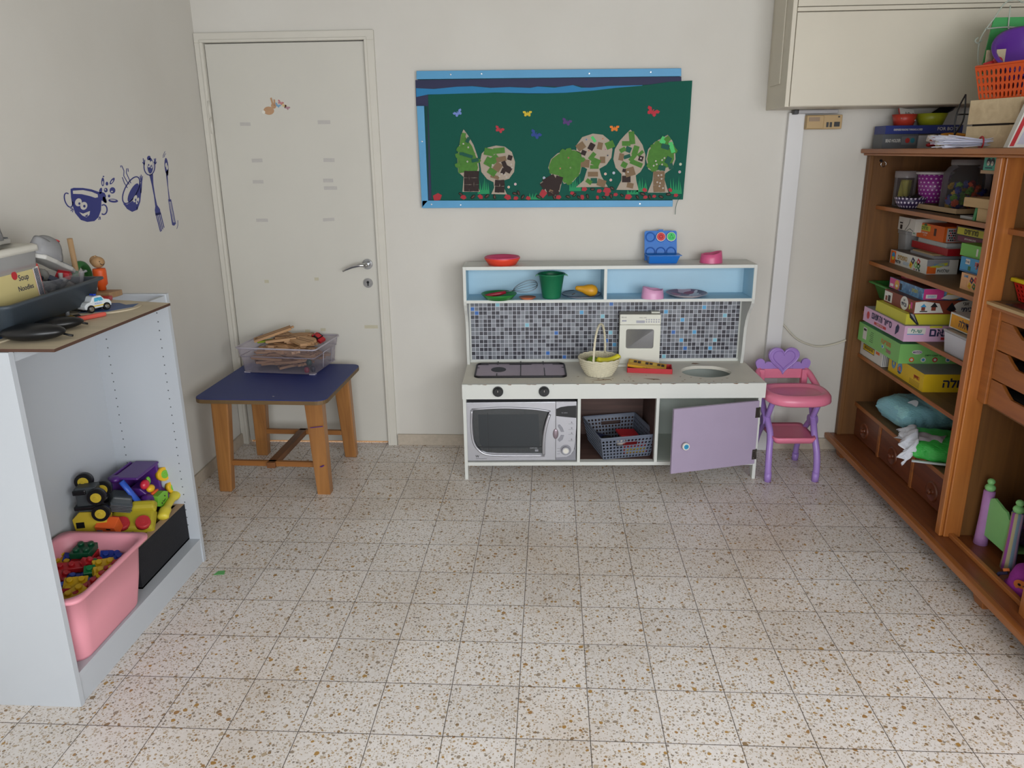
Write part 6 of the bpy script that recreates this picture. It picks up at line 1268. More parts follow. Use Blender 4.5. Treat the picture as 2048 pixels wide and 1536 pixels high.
def part(name, fn, bevel=.0015, mats=None):
    b = W0(wd); fn(b); return b.build(name, wd, bevel=bevel)
part('top_board', lambda b: (b.box(1.543, YNEAR, 1.500, XB + .02, YFAR + .005, 1.520, WDY), b.box(1.556, YNEAR, 1.490, 1.58, YFAR, 1.500, WDY)), .003)
part('side_panel', lambda b: b.box(XF0, YFAR - .022, .095, XB, YFAR, 1.490, WDK))
part('side_panel', lambda b: b.box(XF0, YNEAR, .095, XB, YNEAR + .022, 1.490, WD))
part('divider_panel', lambda b: b.box(XF0 + .07, -.228, .095, XB, -.208, 1.490, WDK))
part('divider_panel', lambda b: b.box(XF0 + .05, -.745, .095, XB, -.725, 1.490, WD))
part('front_post', lambda b: (b.box(XF0 - .002, -.236, .095, XF0 + .012, -.204, 1.490, WD), b.box(XF0 + .012, -.243, .095, XF0 + .074, -.206, 1.490, WD)), .003)
part('front_post', lambda b: b.box(XF0 + .002, -.755, .095, XF0 + .05, -.722, 1.490, WD), .003)
part('front_stile', lambda b: b.box(XF0 - .002, YFAR - .030, .095, XF0 + .02, YFAR + .001, 1.490, WDK), .003)
part('back_panel', lambda b: b.box(XB - .008, YNEAR, .095, XB, YFAR, 1.490, WDK), 0)
for i, z in enumerate(SH):
    def f(b, z=z): b.box(1.632, -.208, z - .018, XB - .008, YFAR - .022, z - .0008, WDY); b.box(1.636, -.208, z - .0008, XB - .008, YFAR - .022, z, WSH)
    part('shelf', f, .001)
part('drawer_top_shelf', lambda b: (b.box(1.648, -.208, .255, XB - .008, YFAR - .022, .274, WDY), b.box(1.652, -.206, .274, XB - .008, YFAR - .022, .275, WSH)), .001)
part('bottom_board', lambda b: (b.box(1.545, YNEAR, .080, XB, YFAR, .0949, WLED), b.box(1.523, YNEAR, .068, 1.548, YFAR + .004, .0948, WDY), b.box(1.545, YNEAR, .060, 1.562, YFAR, .080, WDY)), .004)
part('threshold_rail', lambda b: b.box(1.605, -.72, .095, 1.622, -.244, .112, WDY), .002)
def leg(b, x, y): b.taper((x, y, 0), (.024, .026), (x, y, .068), (.036, .040), WDY)
for y in (.74, -.54, -1.15):
    for x in (1.592, 2.03): part('leg', lambda b, x=x, y=y: leg(b, x, y), .004)
# round-knobbed drawers
for y0, y1 in ((.533, .806), (.200, .513), (-.198, .180)):
    b = W0(wd); b.box(1.660, y0, .100, 1.678, y1, .252, WRED); b.box(1.678, y0 + .01, .102, 2.02, y1 - .01, .235, WDK); dr_ = b.build('drawer', wd, bevel=.002)
    b = W0(wd); yc = (y0 + y1) / 2 + .02; z = .160
    b.M = b.M @ Matrix.Translation((1.660, yc, z)) @ Euler((0, -PI / 2, 0)).to_matrix().to_4x4()
    b.lathe([(.001, .002), (.030, .002), (.036, .006), (.041, .006), (.043, .0)], WRED, 32, caps=False); b.lathe([(.012, .002), (.009, .008), (.012, .014), (.010, .018), (.001, .020)], WRED, 20, caps=False); b.build('knob', dr_)
for y in (.523, .190): part('drawer_divider', lambda b, y=y: b.box(1.656, y - .010, .095, 1.70, y + .010, .255, WDY), .001)
b = W0(wd); b.tube([(1.64 + .0, .806, 1.462 + 0)] + [(1.640 + .012 * cos(a), .802, 1.450 + .012 * sin(a)) for a in [PI / 2 + i * .5 for i in range(13)]], .002, M_CHROME, n=6); b.cyl((1.628, .810, 1.466), (1.628, .802, 1.466), .006, M_BLACK, n=10); b.build('hook', wd)
# second bay: shelf, drawer unit
part('bay_shelf', lambda b: b.box(1.630, -.725, 1.240, XB - .01, -.229, 1.258, WDY), .001)
part('bay_counter', lambda b: (b.box(1.602, -.725, .990, XB - .01, -.244, 1.004, WDY), b.box(1.598, -.725, 1.0, 1.62, -.244, 1.0105, mat('cut_wood_edge', '#b59a70', .6)), b.box(1.62, -.725, 1.004, XB - .01, -.244, 1.0105, WSH)), .001)
part('bay_filler', lambda b: (b.box(1.622, -.290, .648, 1.64, -.244, .990, WOR), b.box(1.628, -.725, .952, 1.64, -.290, .990, WOR), b.box(1.64, -.72, .64, XB - .01, -.21, .648, WDK)), .001)
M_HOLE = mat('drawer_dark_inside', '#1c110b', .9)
for z0, z1 in ((.850, .950), (.746, .846), (.650, .742)):
    n = 10; sc = [(-.355 - .30 * i / n, z1 - .036 * min(1, sin(PI * i / n) * 1.8)) for i in range(n + 1)]
    pr = [(-.292, z0), (-.292, z1)] + sc + [(-.722, z1), (-.722, z0)]
    b = W0(wd); b.prism([(-p[0], p[1]) for p in pr], (1.642, 0, 0), YF, Z, .012, WOR); d2 = b.build('drawer', wd, bevel=.0015)
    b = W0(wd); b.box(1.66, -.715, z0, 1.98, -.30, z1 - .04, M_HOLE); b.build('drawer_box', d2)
part('back_batten', lambda b: b.box(XB - .02, -.725, .30, XB - .008, -.205, .318, WDX), .002)
# ---------------------------------------------------------------- boxes on the shelves
def box3(name, lab, cat, x0, y0, z0, dx, dy, dz, body, deco=None, group=None, rz=0, lidc=None, bevel=.0012, top=None):
    """closed carton; local origin at its near front bottom corner; left face (-x) looks out of the wardrobe, front face (-y) looks at the camera"""
    b = MB(); b.box(0, 0, 0, dx, dy, dz, body)
    if top: b.box(.002, .002, dz - .0002, dx - .002, dy - .002, dz + .0004, top)
    if deco: deco(b, dx, dy, dz)
    o = b.build(name, loc=(x0, y0, z0), rot=(0, 0, rz), bevel=bevel); return tag(o, lab, cat, group)
def L_(b, y0, y1, z0, z1, mt, k=1): b.box(-.0004 * k, y0, z0, 0, y1, z1, mt)            # patch on the -x face
def Fp(b, x0, x1, z0, z1, mt, k=1): b.box(x0, -.0004 * k, z0, x1, 0, z1, mt)            # patch on the -y face
def LT(b, t, y, z, h, mt, maxw=None, bold=.02, k=1.6): b.text(t, (-.0004 * k, y, z), YF, Z, h, mt, maxw=maxw, bold=bold)
def FT(b, t, x, z, h, mt, maxw=None, bold=.02, k=1.6): b.text(t, (x, -.0004 * k, z), X, Z, h, mt, maxw=maxw, bold=bold)
def LC(b, y, z, r, mt, k=2, sy=1): b.prism(circ(r, 16, 0, 0, sy), (0, y, z), YF, Z, .0004 * k, mt)
def FC(b, x, z, r, mt, k=2, sy=1): b.prism(circ(r, 16, 0, 0, sy), (x, 0, z), X, Z, .0004 * k, mt)
PW = mat('carton_white', '#d2d0ca', .45); PK = mat('print_black', '#15151a', .5); PN = mat('print_navy', '#23264a', .6); PR_ = mat('print_red', '#b82a30', .5); PY = mat('carton_yellow', '#d8b41c', .45); PYL = mat('carton_lemon', '#c3bd36', .5)
PG_ = mat('carton_green', '#7fbf6a', .45); PG2 = mat('carton_mint', '#6cc08c', .45); PP = mat('carton_pink', '#cfa6c6', .45); PB = mat('carton_brown', '#7a3522', .5); PBL = mat('carton_blue', '#3a8fc0', .45); POR = mat('carton_orange', '#d8641f', .45); PMG = mat('carton_magenta', '#c23a80', .45); PGY = mat('carton_grey', '#8a8a90', .5); PWAVE = patchy('carton_wave', ['#3f6f9c', '#5587ae', '#486f98', '#6f9cc0'], 60); PORW = mat('carton_peach', '#e0a878', .5)
# bottom shelf (z .533): big yellow game, mosaic box, green game on both
def d(b, X_, Y_, Z_):
    LT(b, heb('הדידן'), .06, Z_ * .55, .018, PR_, .05); 
    for i in range(5): L_(b, .03, .12, .006 + i * .005, .0072 + i * .005, PK)
    LC(b, .215, Z_ * .55, .022, PWAVE, 2, 1.3); LC(b, .275, Z_ * .62, .020, PWAVE, 2, 1.3); LC(b, .215, Z_ * .5, .010, POR, 3); LC(b, .275, Z_ * .6, .008, PYL, 3); L_(b, .20, .23, .02, .024, PK, 4)
    FT(b, heb('גדולה'), .135, Z_ * .52, .036, PN, .19, .03)
box3('board_game_box', 'large yellow board game carton lying lowest and nearest on the third board from below', 'game box', 1.650, .186, .5332, .30, .325, .078, PY, d, top=PGY)
def d(b, X_, Y_, Z_):
    L_(b, .085, .215, .030, .060, PK); L_(b, .088, .212, .033, .057, PY, 2); LT(b, heb('מו נמהבטון'), .15, .045, .015, PK, .11, k=3); L_(b, .03, .07, .045, .058, POR)
    for i in range(4): Fp(b, .004 + i * .008, .008 + i * .008, .004, .06, PGY)
box3('board_game_box', 'white game carton with black and yellow title under the left end of the green carton', 'game box', 1.640, .560, .5332, .16, .245, .066, PW, d)
def d(b, X_, Y_, Z_):
    LT(b, heb('מטריצה'), .135, .058, .022, POR, .13); LT(b, heb('פאזל'), .105, .028, .018, PMG, .10)
    LC(b, .165, .034, .012, PW, 2, .7); LC(b, .165, .034, .009, PBL, 3, .7); L_(b, .345, .385, .018, .076, PW); L_(b, .350, .380, .060, .070, PK, 2)
    for i in range(6): L_(b, .27, .31 - (i % 3) * .005, .022 + i * .009, .024 + i * .009, PK)
    FC(b, .075, .052, .022, PW, 2, .45); FT(b, 'MATCH', .075, .052, .008, mat('print_purple', '#5a2a8a', .5), .036, k=4); FT(b, heb('מטריצה'), .165, .068, .016, mat('print_brown', '#4a3a1a', .5), .08); FT(b, heb('אתגר חשיבה לילדים'), .15, .038, .007, PK, .11)
    for x, m_ in ((.055, POR), (.105, PW), (.155, PR_), (.210, PW)): FC(b, x, .018, .011, m_); FC(b, x, .018, .006, PBL if m_ is PW else PW, 3)
    FC(b, .235, .018, .009, PR_, 4)
box3('board_game_box', 'wide green game carton lying across the yellow and white cartons', 'game box', 1.612, .345, .6120, .30, .44, .088, PG_, d, top=PG2)
# shelf z .750: pink, lemon lid, brown, blue-pink, white tub, little orange box
def d(b, X_, Y_, Z_):
    LC(b, .355, .034, .014, PR_, 2, 1.25); LT(b, heb('ספור והתאם'), .215, .042, .030, PN, .20, .03); L_(b, .165, .285, .008, .020, PR_); LT(b, heb('בין סיפור לתמונה'), .225, .014, .007, PW, .10)
    b.prism([(.02, .012), (.045, .030), (.05, .05), (.035, .060), (.02, .045)], (-.001, .095, 0), YF, Z, .0008, PN)
    Fp(b, .012, .085, .032, .058, PW); FT(b, heb('שי-לי'), .048, .046, .016, mat('print_teal', '#2a7a6a', .5), .05, k=3); Fp(b, .012, .078, .030, .033, PBL, 3); FT(b, heb('התאם'), .160, .038, .034, PN, .13, .03); Fp(b, .10, .15, .058, .066, PYL); Fp(b, .15, .215, .008, .018, PR_)
box3('board_game_box', 'pale pink game carton with navy Hebrew title on the middle shelf', 'game box', 1.548, .196, .7502, .34, .405, .066, PP, d, top=PGY)
def d(b, X_, Y_, Z_): b.prism([(0, .050), (.018, .050), (.045, .0), (.035, .0), (.004, .030)], (.01, -.0008, 0), X, Z, .0006, PK); b.prism([(.004, .046), (.016, .046), (.034, .008)], (.01, -.0016, 0), X, Z, .0006, PGY)
box3('board_game_box', 'lemon yellow carton lid lying on the pale pink game carton', 'box lid', 1.560, .222, .8166, .28, .29, .045, PYL, d)
def d(b, X_, Y_, Z_):
    LC(b, .085, .030, .034, PW, 2, .85); LT(b, heb('אני'), .085, .043, .010, PK, .03, k=4); LT(b, heb('וביתי'), .085, .025, .018, PN, .048, k=4); L_(b, .20, .275, .006, .05, PW); b.box(-.002, .215, .010, 0, .235, .036, PK); b.box(-.002, .245, .010, 0, .26, .030, PB)
    L_(b, .015, .030, .020, .045, PMG); L_(b, .032, .040, .014, .034, PYL, 2)
    b.prism([(.004, .004), (.004, .050), (.04, .054), (.10, .045), (.12, .006)], (0, 0, 0), X, Z, .0006, PW); Fp(b, .03, .045, .015, .030, PB, 3); Fp(b, .07, .088, .015, .030, PB, 3); b.prism([(.025, .03), (.038, .044), (.05, .03)], (0, -.001, 0), X, Z, .0005, PBL); b.prism([(.065, .03), (.080, .050), (.095, .03)], (0, -.001, 0), X, Z, .0005, PK); Fp(b, .025, .055, .010, .014, PK, 4)
    FC(b, .215, .030, .058, PW, 2, .48); FT(b, heb('אני'), .205, .044, .014, PK, .07, k=4); FT(b, heb('וביתי'), .215, .020, .020, PN, .08, k=4)
    b.prism([(.13, .02), (.15, .05), (.17, .02), (.15, .01)], (0, -.0005, 0), X, Z, .0005, PK)
box3('board_game_box', 'brown game carton with white ovals lying on the lemon yellow lid', 'game box', 1.582, .215, .8620, .29, .275, .056, PB, d, top=mat('carton_brown_top', '#4b2a22', .5))
def d(b, X_, Y_, Z_):
    L_(b, .21, .302, .001, .044, PMG); LC(b, .232, .022, .021, mat('print_face', '#c99a3c', .5), 2); LC(b, .232, .017, .010, PW, 3, .6); L_(b, .185, .205, .006, .034, PK, 2); L_(b, .265, .295, .008, .020, PW, 3); LT(b, heb('הפנים'), .065, .026, .015, PYL, .07)
    Fp(b, .004, .085, .001, .045, PMG); Fp(b, .014, .058, .006, .022, PW, 2); FT(b, heb('הפנים'), .036, .014, .009, PBL, .038, k=4); FC(b, .125, .022, .030, mat('print_face', '#c99a3c', .5), 2, .7); b.prism([(.075, .006), (.10, .022), (.15, .020), (.155, .010), (.11, .002)], (0, -.001, 0), X, Z, .0005, PW)
box3('board_game_box', 'blue and magenta game carton on top of the brown game carton', 'game box', 1.618, .232, .9185, .26, .305, .046, PWAVE, d, top=mat('carton_brown_top', '#4b2a22', .5))
b = MB(); b.box(0, 0, 0, .12, .08, .016, mat('carton_crimson', '#9c1f34', .5)); b.text(heb('רמזור'), (-.0002, .04, .009), YF, Z, .010, PW, maxw=.06); tag(b.build('card_game_box', loc=(1.66, .43, .9650), rot=(0, 0, .1)), 'small crimson card box on top of the blue and magenta carton', 'game box')
t = thing('green_tray', 'green plastic tray behind the brown and lemon cartons on the middle shelf', 'tray', (1.745, .640, .83))
open_tray(.16, .20, .20, .25, .075, mat('tray_green', '#3f8a40', .4), lip=.02).build('tray_body', t)
t = thing('white_tub', 'white plastic tub with clear lid at the near front end of the middle shelf', 'tub', (1.715, -.025, .7503), 0)
b = MB(); loft(b, [R(.075, .080, .008, 0), R(.082, .088, .010, .080)], mat('tub_white', '#c9ccd4', .4, var=.01)); b.build('tub_body', t)
b = MB(); loft(b, [R(.084, .091, .010, .080), R(.085, .092, .010, .088), R(.078, .085, .010, .089)], mat('tub_lid_grey', '#a9a8aa', .25)); b.add(R(.078, .085, .010, .087), [tuple(range(20))], mat('tub_lid_print', '#8f8a84', .25, var=.2, scale=30)); b.build('lid', t)
def d(b, X_, Y_, Z_): b.prism([(-.085, .004), (-.088, .054), (-.05, .057), (-.01, .052), (-.002, .01), (-.04, .002)], (-.0005, 0, 0), Y * -1, Z, .0006, mat('carton_amber', '#d8941c', .5)) if False else L_(b, .006, Y_ - .008, .004, .054, mat('carton_amber', '#d8941c', .5, var=.15, scale=30)); LT(b, heb('גדולה'), .040, .030, .028, PN, .080, .02)
box3('small_game_box', 'small white and amber game carton on the lid of the white tub', 'game box', 1.665, -.060, .8405, .11, .148, .060, PW, d)
# shelf z .998
def d(b, X_, Y_, Z_):
    L_(b, .295, .345, .001, .060, POR); LC(b, .318, .040, .016, PBL, 2, .8); LC(b, .318, .026, .012, PYL, 3, .7); LT(b, heb('טופסים'), .225, .038, .022, mat('print_gold', '#b58a2c', .5), .10); LT(b, heb('שלמות'), .265, .018, .014, PK, .07)
    for i in range(3): L_(b, .16, .215, .012 + i * .005, .0135 + i * .005, PBL)
    for y, z, m_ in ((.125, .040, PN), (.075, .042, PR_), (.140, .020, PY), (.095, .026, PG_), (.070, .024, mat('print_dgreen', '#2a6a34', .5))): b.prism(circ(.017, 4, 0, 0, 1, .3), (-.0004, y, z), YF, Z, .0005, m_); b.prism(circ(.006, 4, 0, 0, 1, .3), (-.001, y, z), YF, Z, .0005, PW if m_ is not PY else POR)
    LC(b, .105, .006, .004, PR_); LC(b, .085, .006, .004, PN); LC(b, .06, .007, .005, PK)
    Fp(b, .002, .040, .002, .034, POR); Fp(b, .0, .092, .034, .061, PGY); b.prism([(.01, .03), (.05, .045), (.085, .050), (.085, .040), (.05, .028)], (0, -.0008, 0), X, Z, .0005, PYL); FT(b, heb('טופסים'), .05, .040, .010, PBL, .05, k=4); FT(b, heb('שלמות'), .070, .016, .014, PK, .05)
box3('board_game_box', 'white and orange shapes game carton at the front of the second shelf from the top', 'game box', 1.700, .395, .9982, .13, .350, .062, PW, d, top=mat('shelf_stack_grey', '#6a625e', .5))
b = MB(); b.box(0, 0, 0, .14, .22, .012, PGY); b.box(.0, .02, .012, .13, .20, .018, mat('wooden_rods', '#a8926c', .7)); tag(b.build('papers', loc=(1.735, .41, 1.061)), 'grey tray with wooden rods between the shapes carton and the red box', 'tray')
box3('red_game_box', 'flat plain red box under the orange bead box', 'game box', 1.765, .370, 1.0795, .17, .320, .030, mat('box_red', '#9c1420', .4), None, top=PW)
box3('white_tray', 'white and grey flat tray between the red box and the orange bead box', 'tray', 1.772, .400, 1.1098, .17, .250, .018, mat('tray_silver', '#a9aeb0', .35), None)
def d(b, X_, Y_, Z_):
    L_(b, Y_ - .062, Y_, .0, Z_, PW); L_(b, Y_ - .052, Y_ - .010, .040, .062, PBL, 2); L_(b, Y_ - .045, Y_ - .030, .008, .030, mat('print_mint', '#7aa88c', .5), 2); L_(b, .120, .215, .034, .058, PYL); LT(b, heb('חרוזים'), .165, .046, .016, mat('print_dgreen', '#2a6a34', .5), .085, k=4); LC(b, .165, .060, .014, mat('print_dgreen', '#2a6a34', .5), 1, .4)
    LT(b, heb('משחק חשיבה'), .165, .024, .007, PW, .08); LT(b, heb('לגיל הרך'), .160, .014, .006, PW, .05); L_(b, .065, .085, .020, .052, mat('carton_brown_top', '#4b2a22', .5))
    Fp(b, .012, .095, .002, .060, mat('bead_photo_ground', '#b8b4b4', .5)); 
    for i in range(8):
        for j in range(5): FC(b, .022 + i * .009 + (j % 2) * .004, .010 + j * .010, .0036, PK if (i + j) % 3 else PR_, 3)
box3('board_game_box', 'orange bead game carton with a white end on top of the red box', 'game box', 1.775, .440, 1.1280, .125, .300, .066, POR, d, rz=0)
def d(b, X_, Y_, Z_): L_(b, .01, Y_ - .01, .030, .058, PYL); LT(b, heb('מחרוזים'), Y_ / 2, .044, .022, PK, .15, k=3); L_(b, .01, Y_ - .02, .004, .024, mat('carton_plum', '#6a2440', .5)); LT(b, heb('משחק חשיבה חרוזים'), Y_ / 2, .014, .007, PW, .12, k=3)
box3('board_game_box', 'dark game carton with yellow title behind the green card box', 'game box', 1.765, .100, 1.1500, .12, .230, .062, mat('carton_dark', '#3a2024', .5), d)
t = thing('clear_container', 'cloudy clear container at the far end of the second shelf from the top', 'plastic box', (1.865, .765, .9985))
b = MB(); loft(b, [R(.105, .040, .008, 0), R(.115, .043, .01, .135)], M_CLR); loft(b, [R(.118, .045, .01, .133), R(.118, .045, .01, .150), R(.112, .040, .01, .150)], M_CLR); b.prism([(-.03, .02), (.02, .02), (.02, .10), (-.03, .10)], (-.108, .0, 0), YF, Z, .002, M_CLR); b.build('container_body', t)
def d(b, X_, Y_, Z_): L_(b, Y_ - .045, Y_ - .022, .004, .024, PK); L_(b, Y_ - .045, Y_ - .015, .030, .036, PK); b.tube([(-.001, .09, .002), (-.001, .06, .03), (-.001, .05, .056)], .0008, PK, n=5); b.tube([(-.001, .07, .002), (-.001, .045, .014), (-.001, .01, .004)], .001, PK, n=5)
box3('paper_box', 'white carton with thin black drawing behind the orange bead carton', 'box', 1.745, .640, 1.1495, .14, .165, .060, PW, d)
def d(b, X_, Y_, Z_):
    L_(b, .005, .05, .01, .055, PW); LT(b, heb('ח'), .028, .03, .03, PR_, .03, k=3)
    for y, z, m_ in ((.15, .042, PN), (.125, .046, PR_), (.160, .020, PY), (.13, .022, mat('print_dgreen', '#2a6a34', .5)), (.11, .030, PG_)): b.prism(circ(.014, 4, 0, 0, 1, .3), (-.0004, y, z), YF, Z, .0005, m_); b.prism(circ(.005, 4, 0, 0, 1, .3), (-.001, y, z), YF, Z, .0005, POR)
    LT(b, 'GAME', .19, .052, .010, PBL, .03); L_(b, .18, .215, .006, .036, PORW, 2)
box3('board_game_box', 'peach and orange shapes carton lowest in the near stack on the second shelf', 'game box', 1.672, -.155, .9982, .16, .225, .062, PORW, d)
def d(b, X_, Y_, Z_): LT(b, heb('תפוס אותי'), .085, .032, .030, PW, .165, .05, k=2); LT(b, heb('תפוס אותי'), .085, .032, .030, PR_, .163, .015, k=3.5); L_(b, .205, .235, .030, .050, PW); LT(b, heb('שי-לי'), .220, .040, .009, PN, .026, k=3); b.prism([(-.20, .006), (-.215, .006), (-.205, .026)], (-.0004, 0, 0), Y, Z, .0006, mat('print_dgreen', '#2a6a34', .5)) if False else L_(b, .195, .213, .008, .024, mat('print_dgreen', '#2a6a34', .5)); L_(b, .0, Y_, 0, .006, mat('carton_blue_deep', '#2a6aa0', .5))
box3('board_game_box', 'bright blue game carton with red Hebrew title in the near stack', 'game box', 1.688, -.150, 1.0605, .15, .270, .055, PBL, d, top=PGY)
def d(b, X_, Y_, Z_):
    L_(b, .115, .155, .005, .044, PW); L_(b, .116, .154, .034, .043, PBL, 2); LT(b, heb('10 ב1'), .135, .018, .010, PN, .032, k=3); L_(b, .178, .190, .008, .036, PW); LC(b, .095, .028, .008, PYL); LC(b, .095, .014, .006, POR)
    for i in range(4): b.M = Matrix.Translation((-.0006, .045 - i * .006, .022)) @ Euler((.5 - .3 * i, 0, 0)).to_matrix().to_4x4(); b.box(-.0004 * (i + 1), -.010, -.014, 0, .010, .014, PW); b.box(-.0004 * (i + 1) - .0003, -.004, -.006, 0, .004, .006, PK); b.M = Matrix.Identity(4)
box3('card_game_box', 'light green card game carton topmost in the near stack', 'game box', 1.700, -.145, 1.1158, .12, .300, .047, mat('carton_leaf', '#6fb54a', .45), d)
# shelf z 1.262
b = MB(); b.box(0, 0, 0, .30, .34, .0, M_DARK) if False else None
t = thing('wooden_tray', 'light wooden tray under the jar on the top shelf of the wardrobe', 'tray', (1.80, .43, 1.2622), 0)
b = MB(); b.plate_hole([(-.10, -.20), (.18, -.20), (.18, .22), (-.10, .22)], [(-.09, -.19), (.17, -.19), (.17, .21), (-.09, .21)], (0, 0, 0), X, Y, .024, wood('tray_wood', '#a08562', '#b89c78', .6, 'y')); b.box(-.10, -.20, 0, .18, .22, .006, wood('tray_wood', '#a08562', '#b89c78', .6, 'y')); b.build('tray_body', t, bevel=.001)
M_JAR = glassy('jar_plastic', (.70, .68, .70), .04, .06); M_JARL = mat('jar_lid', '#6a5a56', .25)
def jar(t, r, h, neck, lidmat, prof=None):
    b = MB(); b.lathe([(.001, .001), (r * .96, .001), (r, .006), (r, h * .62), (r * .97, h * .74), (r * .82, h * .85), (neck, h * .89), (neck, h * .93)], M_JAR, 40, caps=False); b.build('jar_body', t)
    b = MB(); b.lathe([(neck * 1.05, h * .90), (neck * 1.06, h), (neck * .98, h * 1.004), (.001, h * 1.004)], glassy('jar_lid_clear', (.6, .55, .55), .30, .08), 36, caps=False); b.build('lid', t)
t = thing('toy_jar', 'large clear jar half full of small coloured toys on the wooden tray', 'jar', (1.800, .375, 1.2690)); jar(t, .088, .205, .062, None)
rnd = random.Random(9)
JC = [('blue', '#24348c'), ('orange', '#d8541e'), ('yellow', '#c9a01c'), ('red', '#b01e24'), ('lime', '#6aa02a'), ('blue', '#24348c')]
jp = {}
for i in range(58):
    cn, c = JC[i % 6]; s = rnd.uniform(.010, .014)
    if cn not in jp:
        b = MB(); b.box(-.012, -.007, -.005, .012, .007, .005, mat('jar_' + cn, c, .35)); b.box(-.005, -.012, -.004, .003, .012, .004, mat('jar_' + cn, c, .35)); b.cyl((.006, 0, -.008), (.006, 0, .010), .004, mat('jar_' + cn, c, .35), n=8); o = b.build('tiny_toy'); jp[cn] = o
    else: o = jp[cn].copy(); COL.objects.link(o)
    a = rnd.uniform(0, 2 * PI); rr_ = .070 * sqrt(rnd.random()); z = .014 + .085 * (i / 58) + (.016 * (1 - rr_ / .07) if i > 45 else 0)
    o.location = (1.800 + rr_ * cos(a), .375 + rr_ * sin(a), 1.269 + z); o.rotation_euler = (rnd.uniform(0, 6), rnd.uniform(0, 6), rnd.uniform(0, 6)); o.scale = (1.15,) * 3
    tag(o, cn + ' tiny plastic toy inside the large clear jar', 'tiny toy', 'tiny toys in the large jar')
t = thing('bow_jar', 'clear jar holding a yellow ribbon bow standing behind the dotted bowl', 'jar', (1.700, .690, 1.2625)); 
b = MB(); b.lathe([(.001, .001), (.042, .001), (.045, .006), (.046, .135)], M_JAR, 32, caps=False); b.build('jar_body', t)
b = MB(); b.lathe([(.047, .130), (.048, .158), (.044, .160), (.001, .160)], glassy('jar_lid_clear', (.6, .55, .55), .30, .08), 32, caps=False); b.build('lid', t)
MYB = mat('ribbon_yellow', '#a8a234', .6, var=.2, scale=30); b = MB(); b.grid(lambda u, v: Vector((.026 * cos(2 * PI * u) * (.6 + .4 * sin(6 * PI * u + 3 * v)), .026 * sin(2 * PI * u), .035 + .085 * v)), 24, 6, MYB, cu=True); tag(b.build('ribbon_bow', loc=t.location, solid=.002), 'crumpled yellow ribbon inside the clear jar', 'ribbon')
def dots(name, base, dot, scale, r=.28):
    m = bpy.data.materials.new(name); nt, N, L, B = nodes_of(m); tc = N.new('ShaderNodeTexCoord')
    sp = N.new('ShaderNodeSeparateXYZ'); L.new(tc.outputs['Object'], sp.inputs[0])
    def mth(op, a, b=None):
        n = N.new('ShaderNodeMath'); n.operation = op
        for i, q in enumerate((a, b)):
            if q is None: continue
            if isinstance(q, (int, float)): n.inputs[i].default_value = q
            else: L.new(q, n.inputs[i])
        return n.outputs[0]
    ang = mth('MULTIPLY', mth('ARCTAN2', sp.outputs[1], sp.outputs[0]), scale[0]); zz = mth('MULTIPLY', sp.outputs[2], scale[1]); row = mth('FLOOR', zz)
    ax = mth('SUBTRACT', mth('FRACT', mth('ADD', ang, mth('MULTIPLY', row, .5))), .5); az = mth('SUBTRACT', mth('FRACT', zz), .5)
    dd = mth('SQRT', mth('ADD', mth('MULTIPLY', ax, ax), mth('MULTIPLY', az, az)))
    mx = N.new('ShaderNodeMix'); mx.data_type = 'RGBA'; L.new(mth('LESS_THAN', dd, r), mx.inputs[0]); mx.inputs[6].default_value = hexc(base) + (1,); mx.inputs[7].default_value = hexc(dot) + (1,)
    L.new(mx.outputs[2], B.inputs['Base Color']); B.inputs['Roughness'].default_value = .4; return m
b = MB(); b.lathe([(.001, 0), (.040, 0), (.056, .020), (.066, .048), (.0645, .0485), (.054, .020), (.038, .003), (.001, .003)], dots('purple_dots', '#35264a', '#cfc6d6', (3.8, 55), .26), 40, caps=False)
tag(b.build('dotted_bowl', loc=(1.690, .600, 1.2622)), 'dark purple bowl with white dots at the far end of the top shelf', 'bowl')
for i in range(4):
    b = MB(); b.box(-.035, -.022, 0, .035, .022, .0015, [PGY, PW, mat('card_dark', '#4a3a40', .5), PK][i]); tag(b.build('playing_card', loc=(1.712 + i * .006, .595 + i * .004, 1.306 + i * .005), rot=(0, -.38, .25 + i * .06)), 'flat card leaning in the dark purple dotted bowl', 'card', 'cards in the dotted bowl')
t = thing('dotted_bucket', 'magenta bucket with white dots and pale rim behind the large jar', 'bucket', (1.780, .600, 1.2870))
b = MB(); b.lathe([(.001, 0), (.050, 0), (.067, .125), (.065, .125), (.048, .004), (.001, .004)], dots('magenta_dots', '#8a2c86', '#c9b0cc', (3.4, 62), .22), 40, caps=False); b.build('pail', t)
b = MB(); b.tube([(.069 * cos(2 * PI * i / 40), .069 * sin(2 * PI * i / 40), .128) for i in range(40)], .006, mat('rim_pale', '#b4aeb0', .4), n=8, closed=True); b.lathe([(.066, .128), (.030, .133), (.001, .134)], patchy('bucket_top', ['#8f8890', '#b4adb4', '#6f6570'], 60), 32, caps=False); b.build('rim', t)
WB = wood('plank_light', '#a98a5c', '#c4a478', .6, 'y')
for x, y, z, dx, dy, dz, lab in ((1.648, -.130, 1.2622, .09, .120, .048, 'short light wooden block lying under the upper plank on the top shelf'), (1.640, -.135, 1.3103, .10, .210, .034, 'light wooden plank resting on top of the short wooden block')):
    b = MB(); b.box(0, 0, 0, dx, dy, dz, WB); tag(b.build('wooden_plank', loc=(x, y, z), bevel=.002), lab, 'wood block')
b = MB(); b.box(0, 0, 0, .012, .016, .048, mat('clip_green', '#1f7a3c', .4), dx=.006); tag(b.build('green_clip', loc=(1.65, .002, 1.2622)), 'small dark green peg at the front of the top shelf', 'clip')
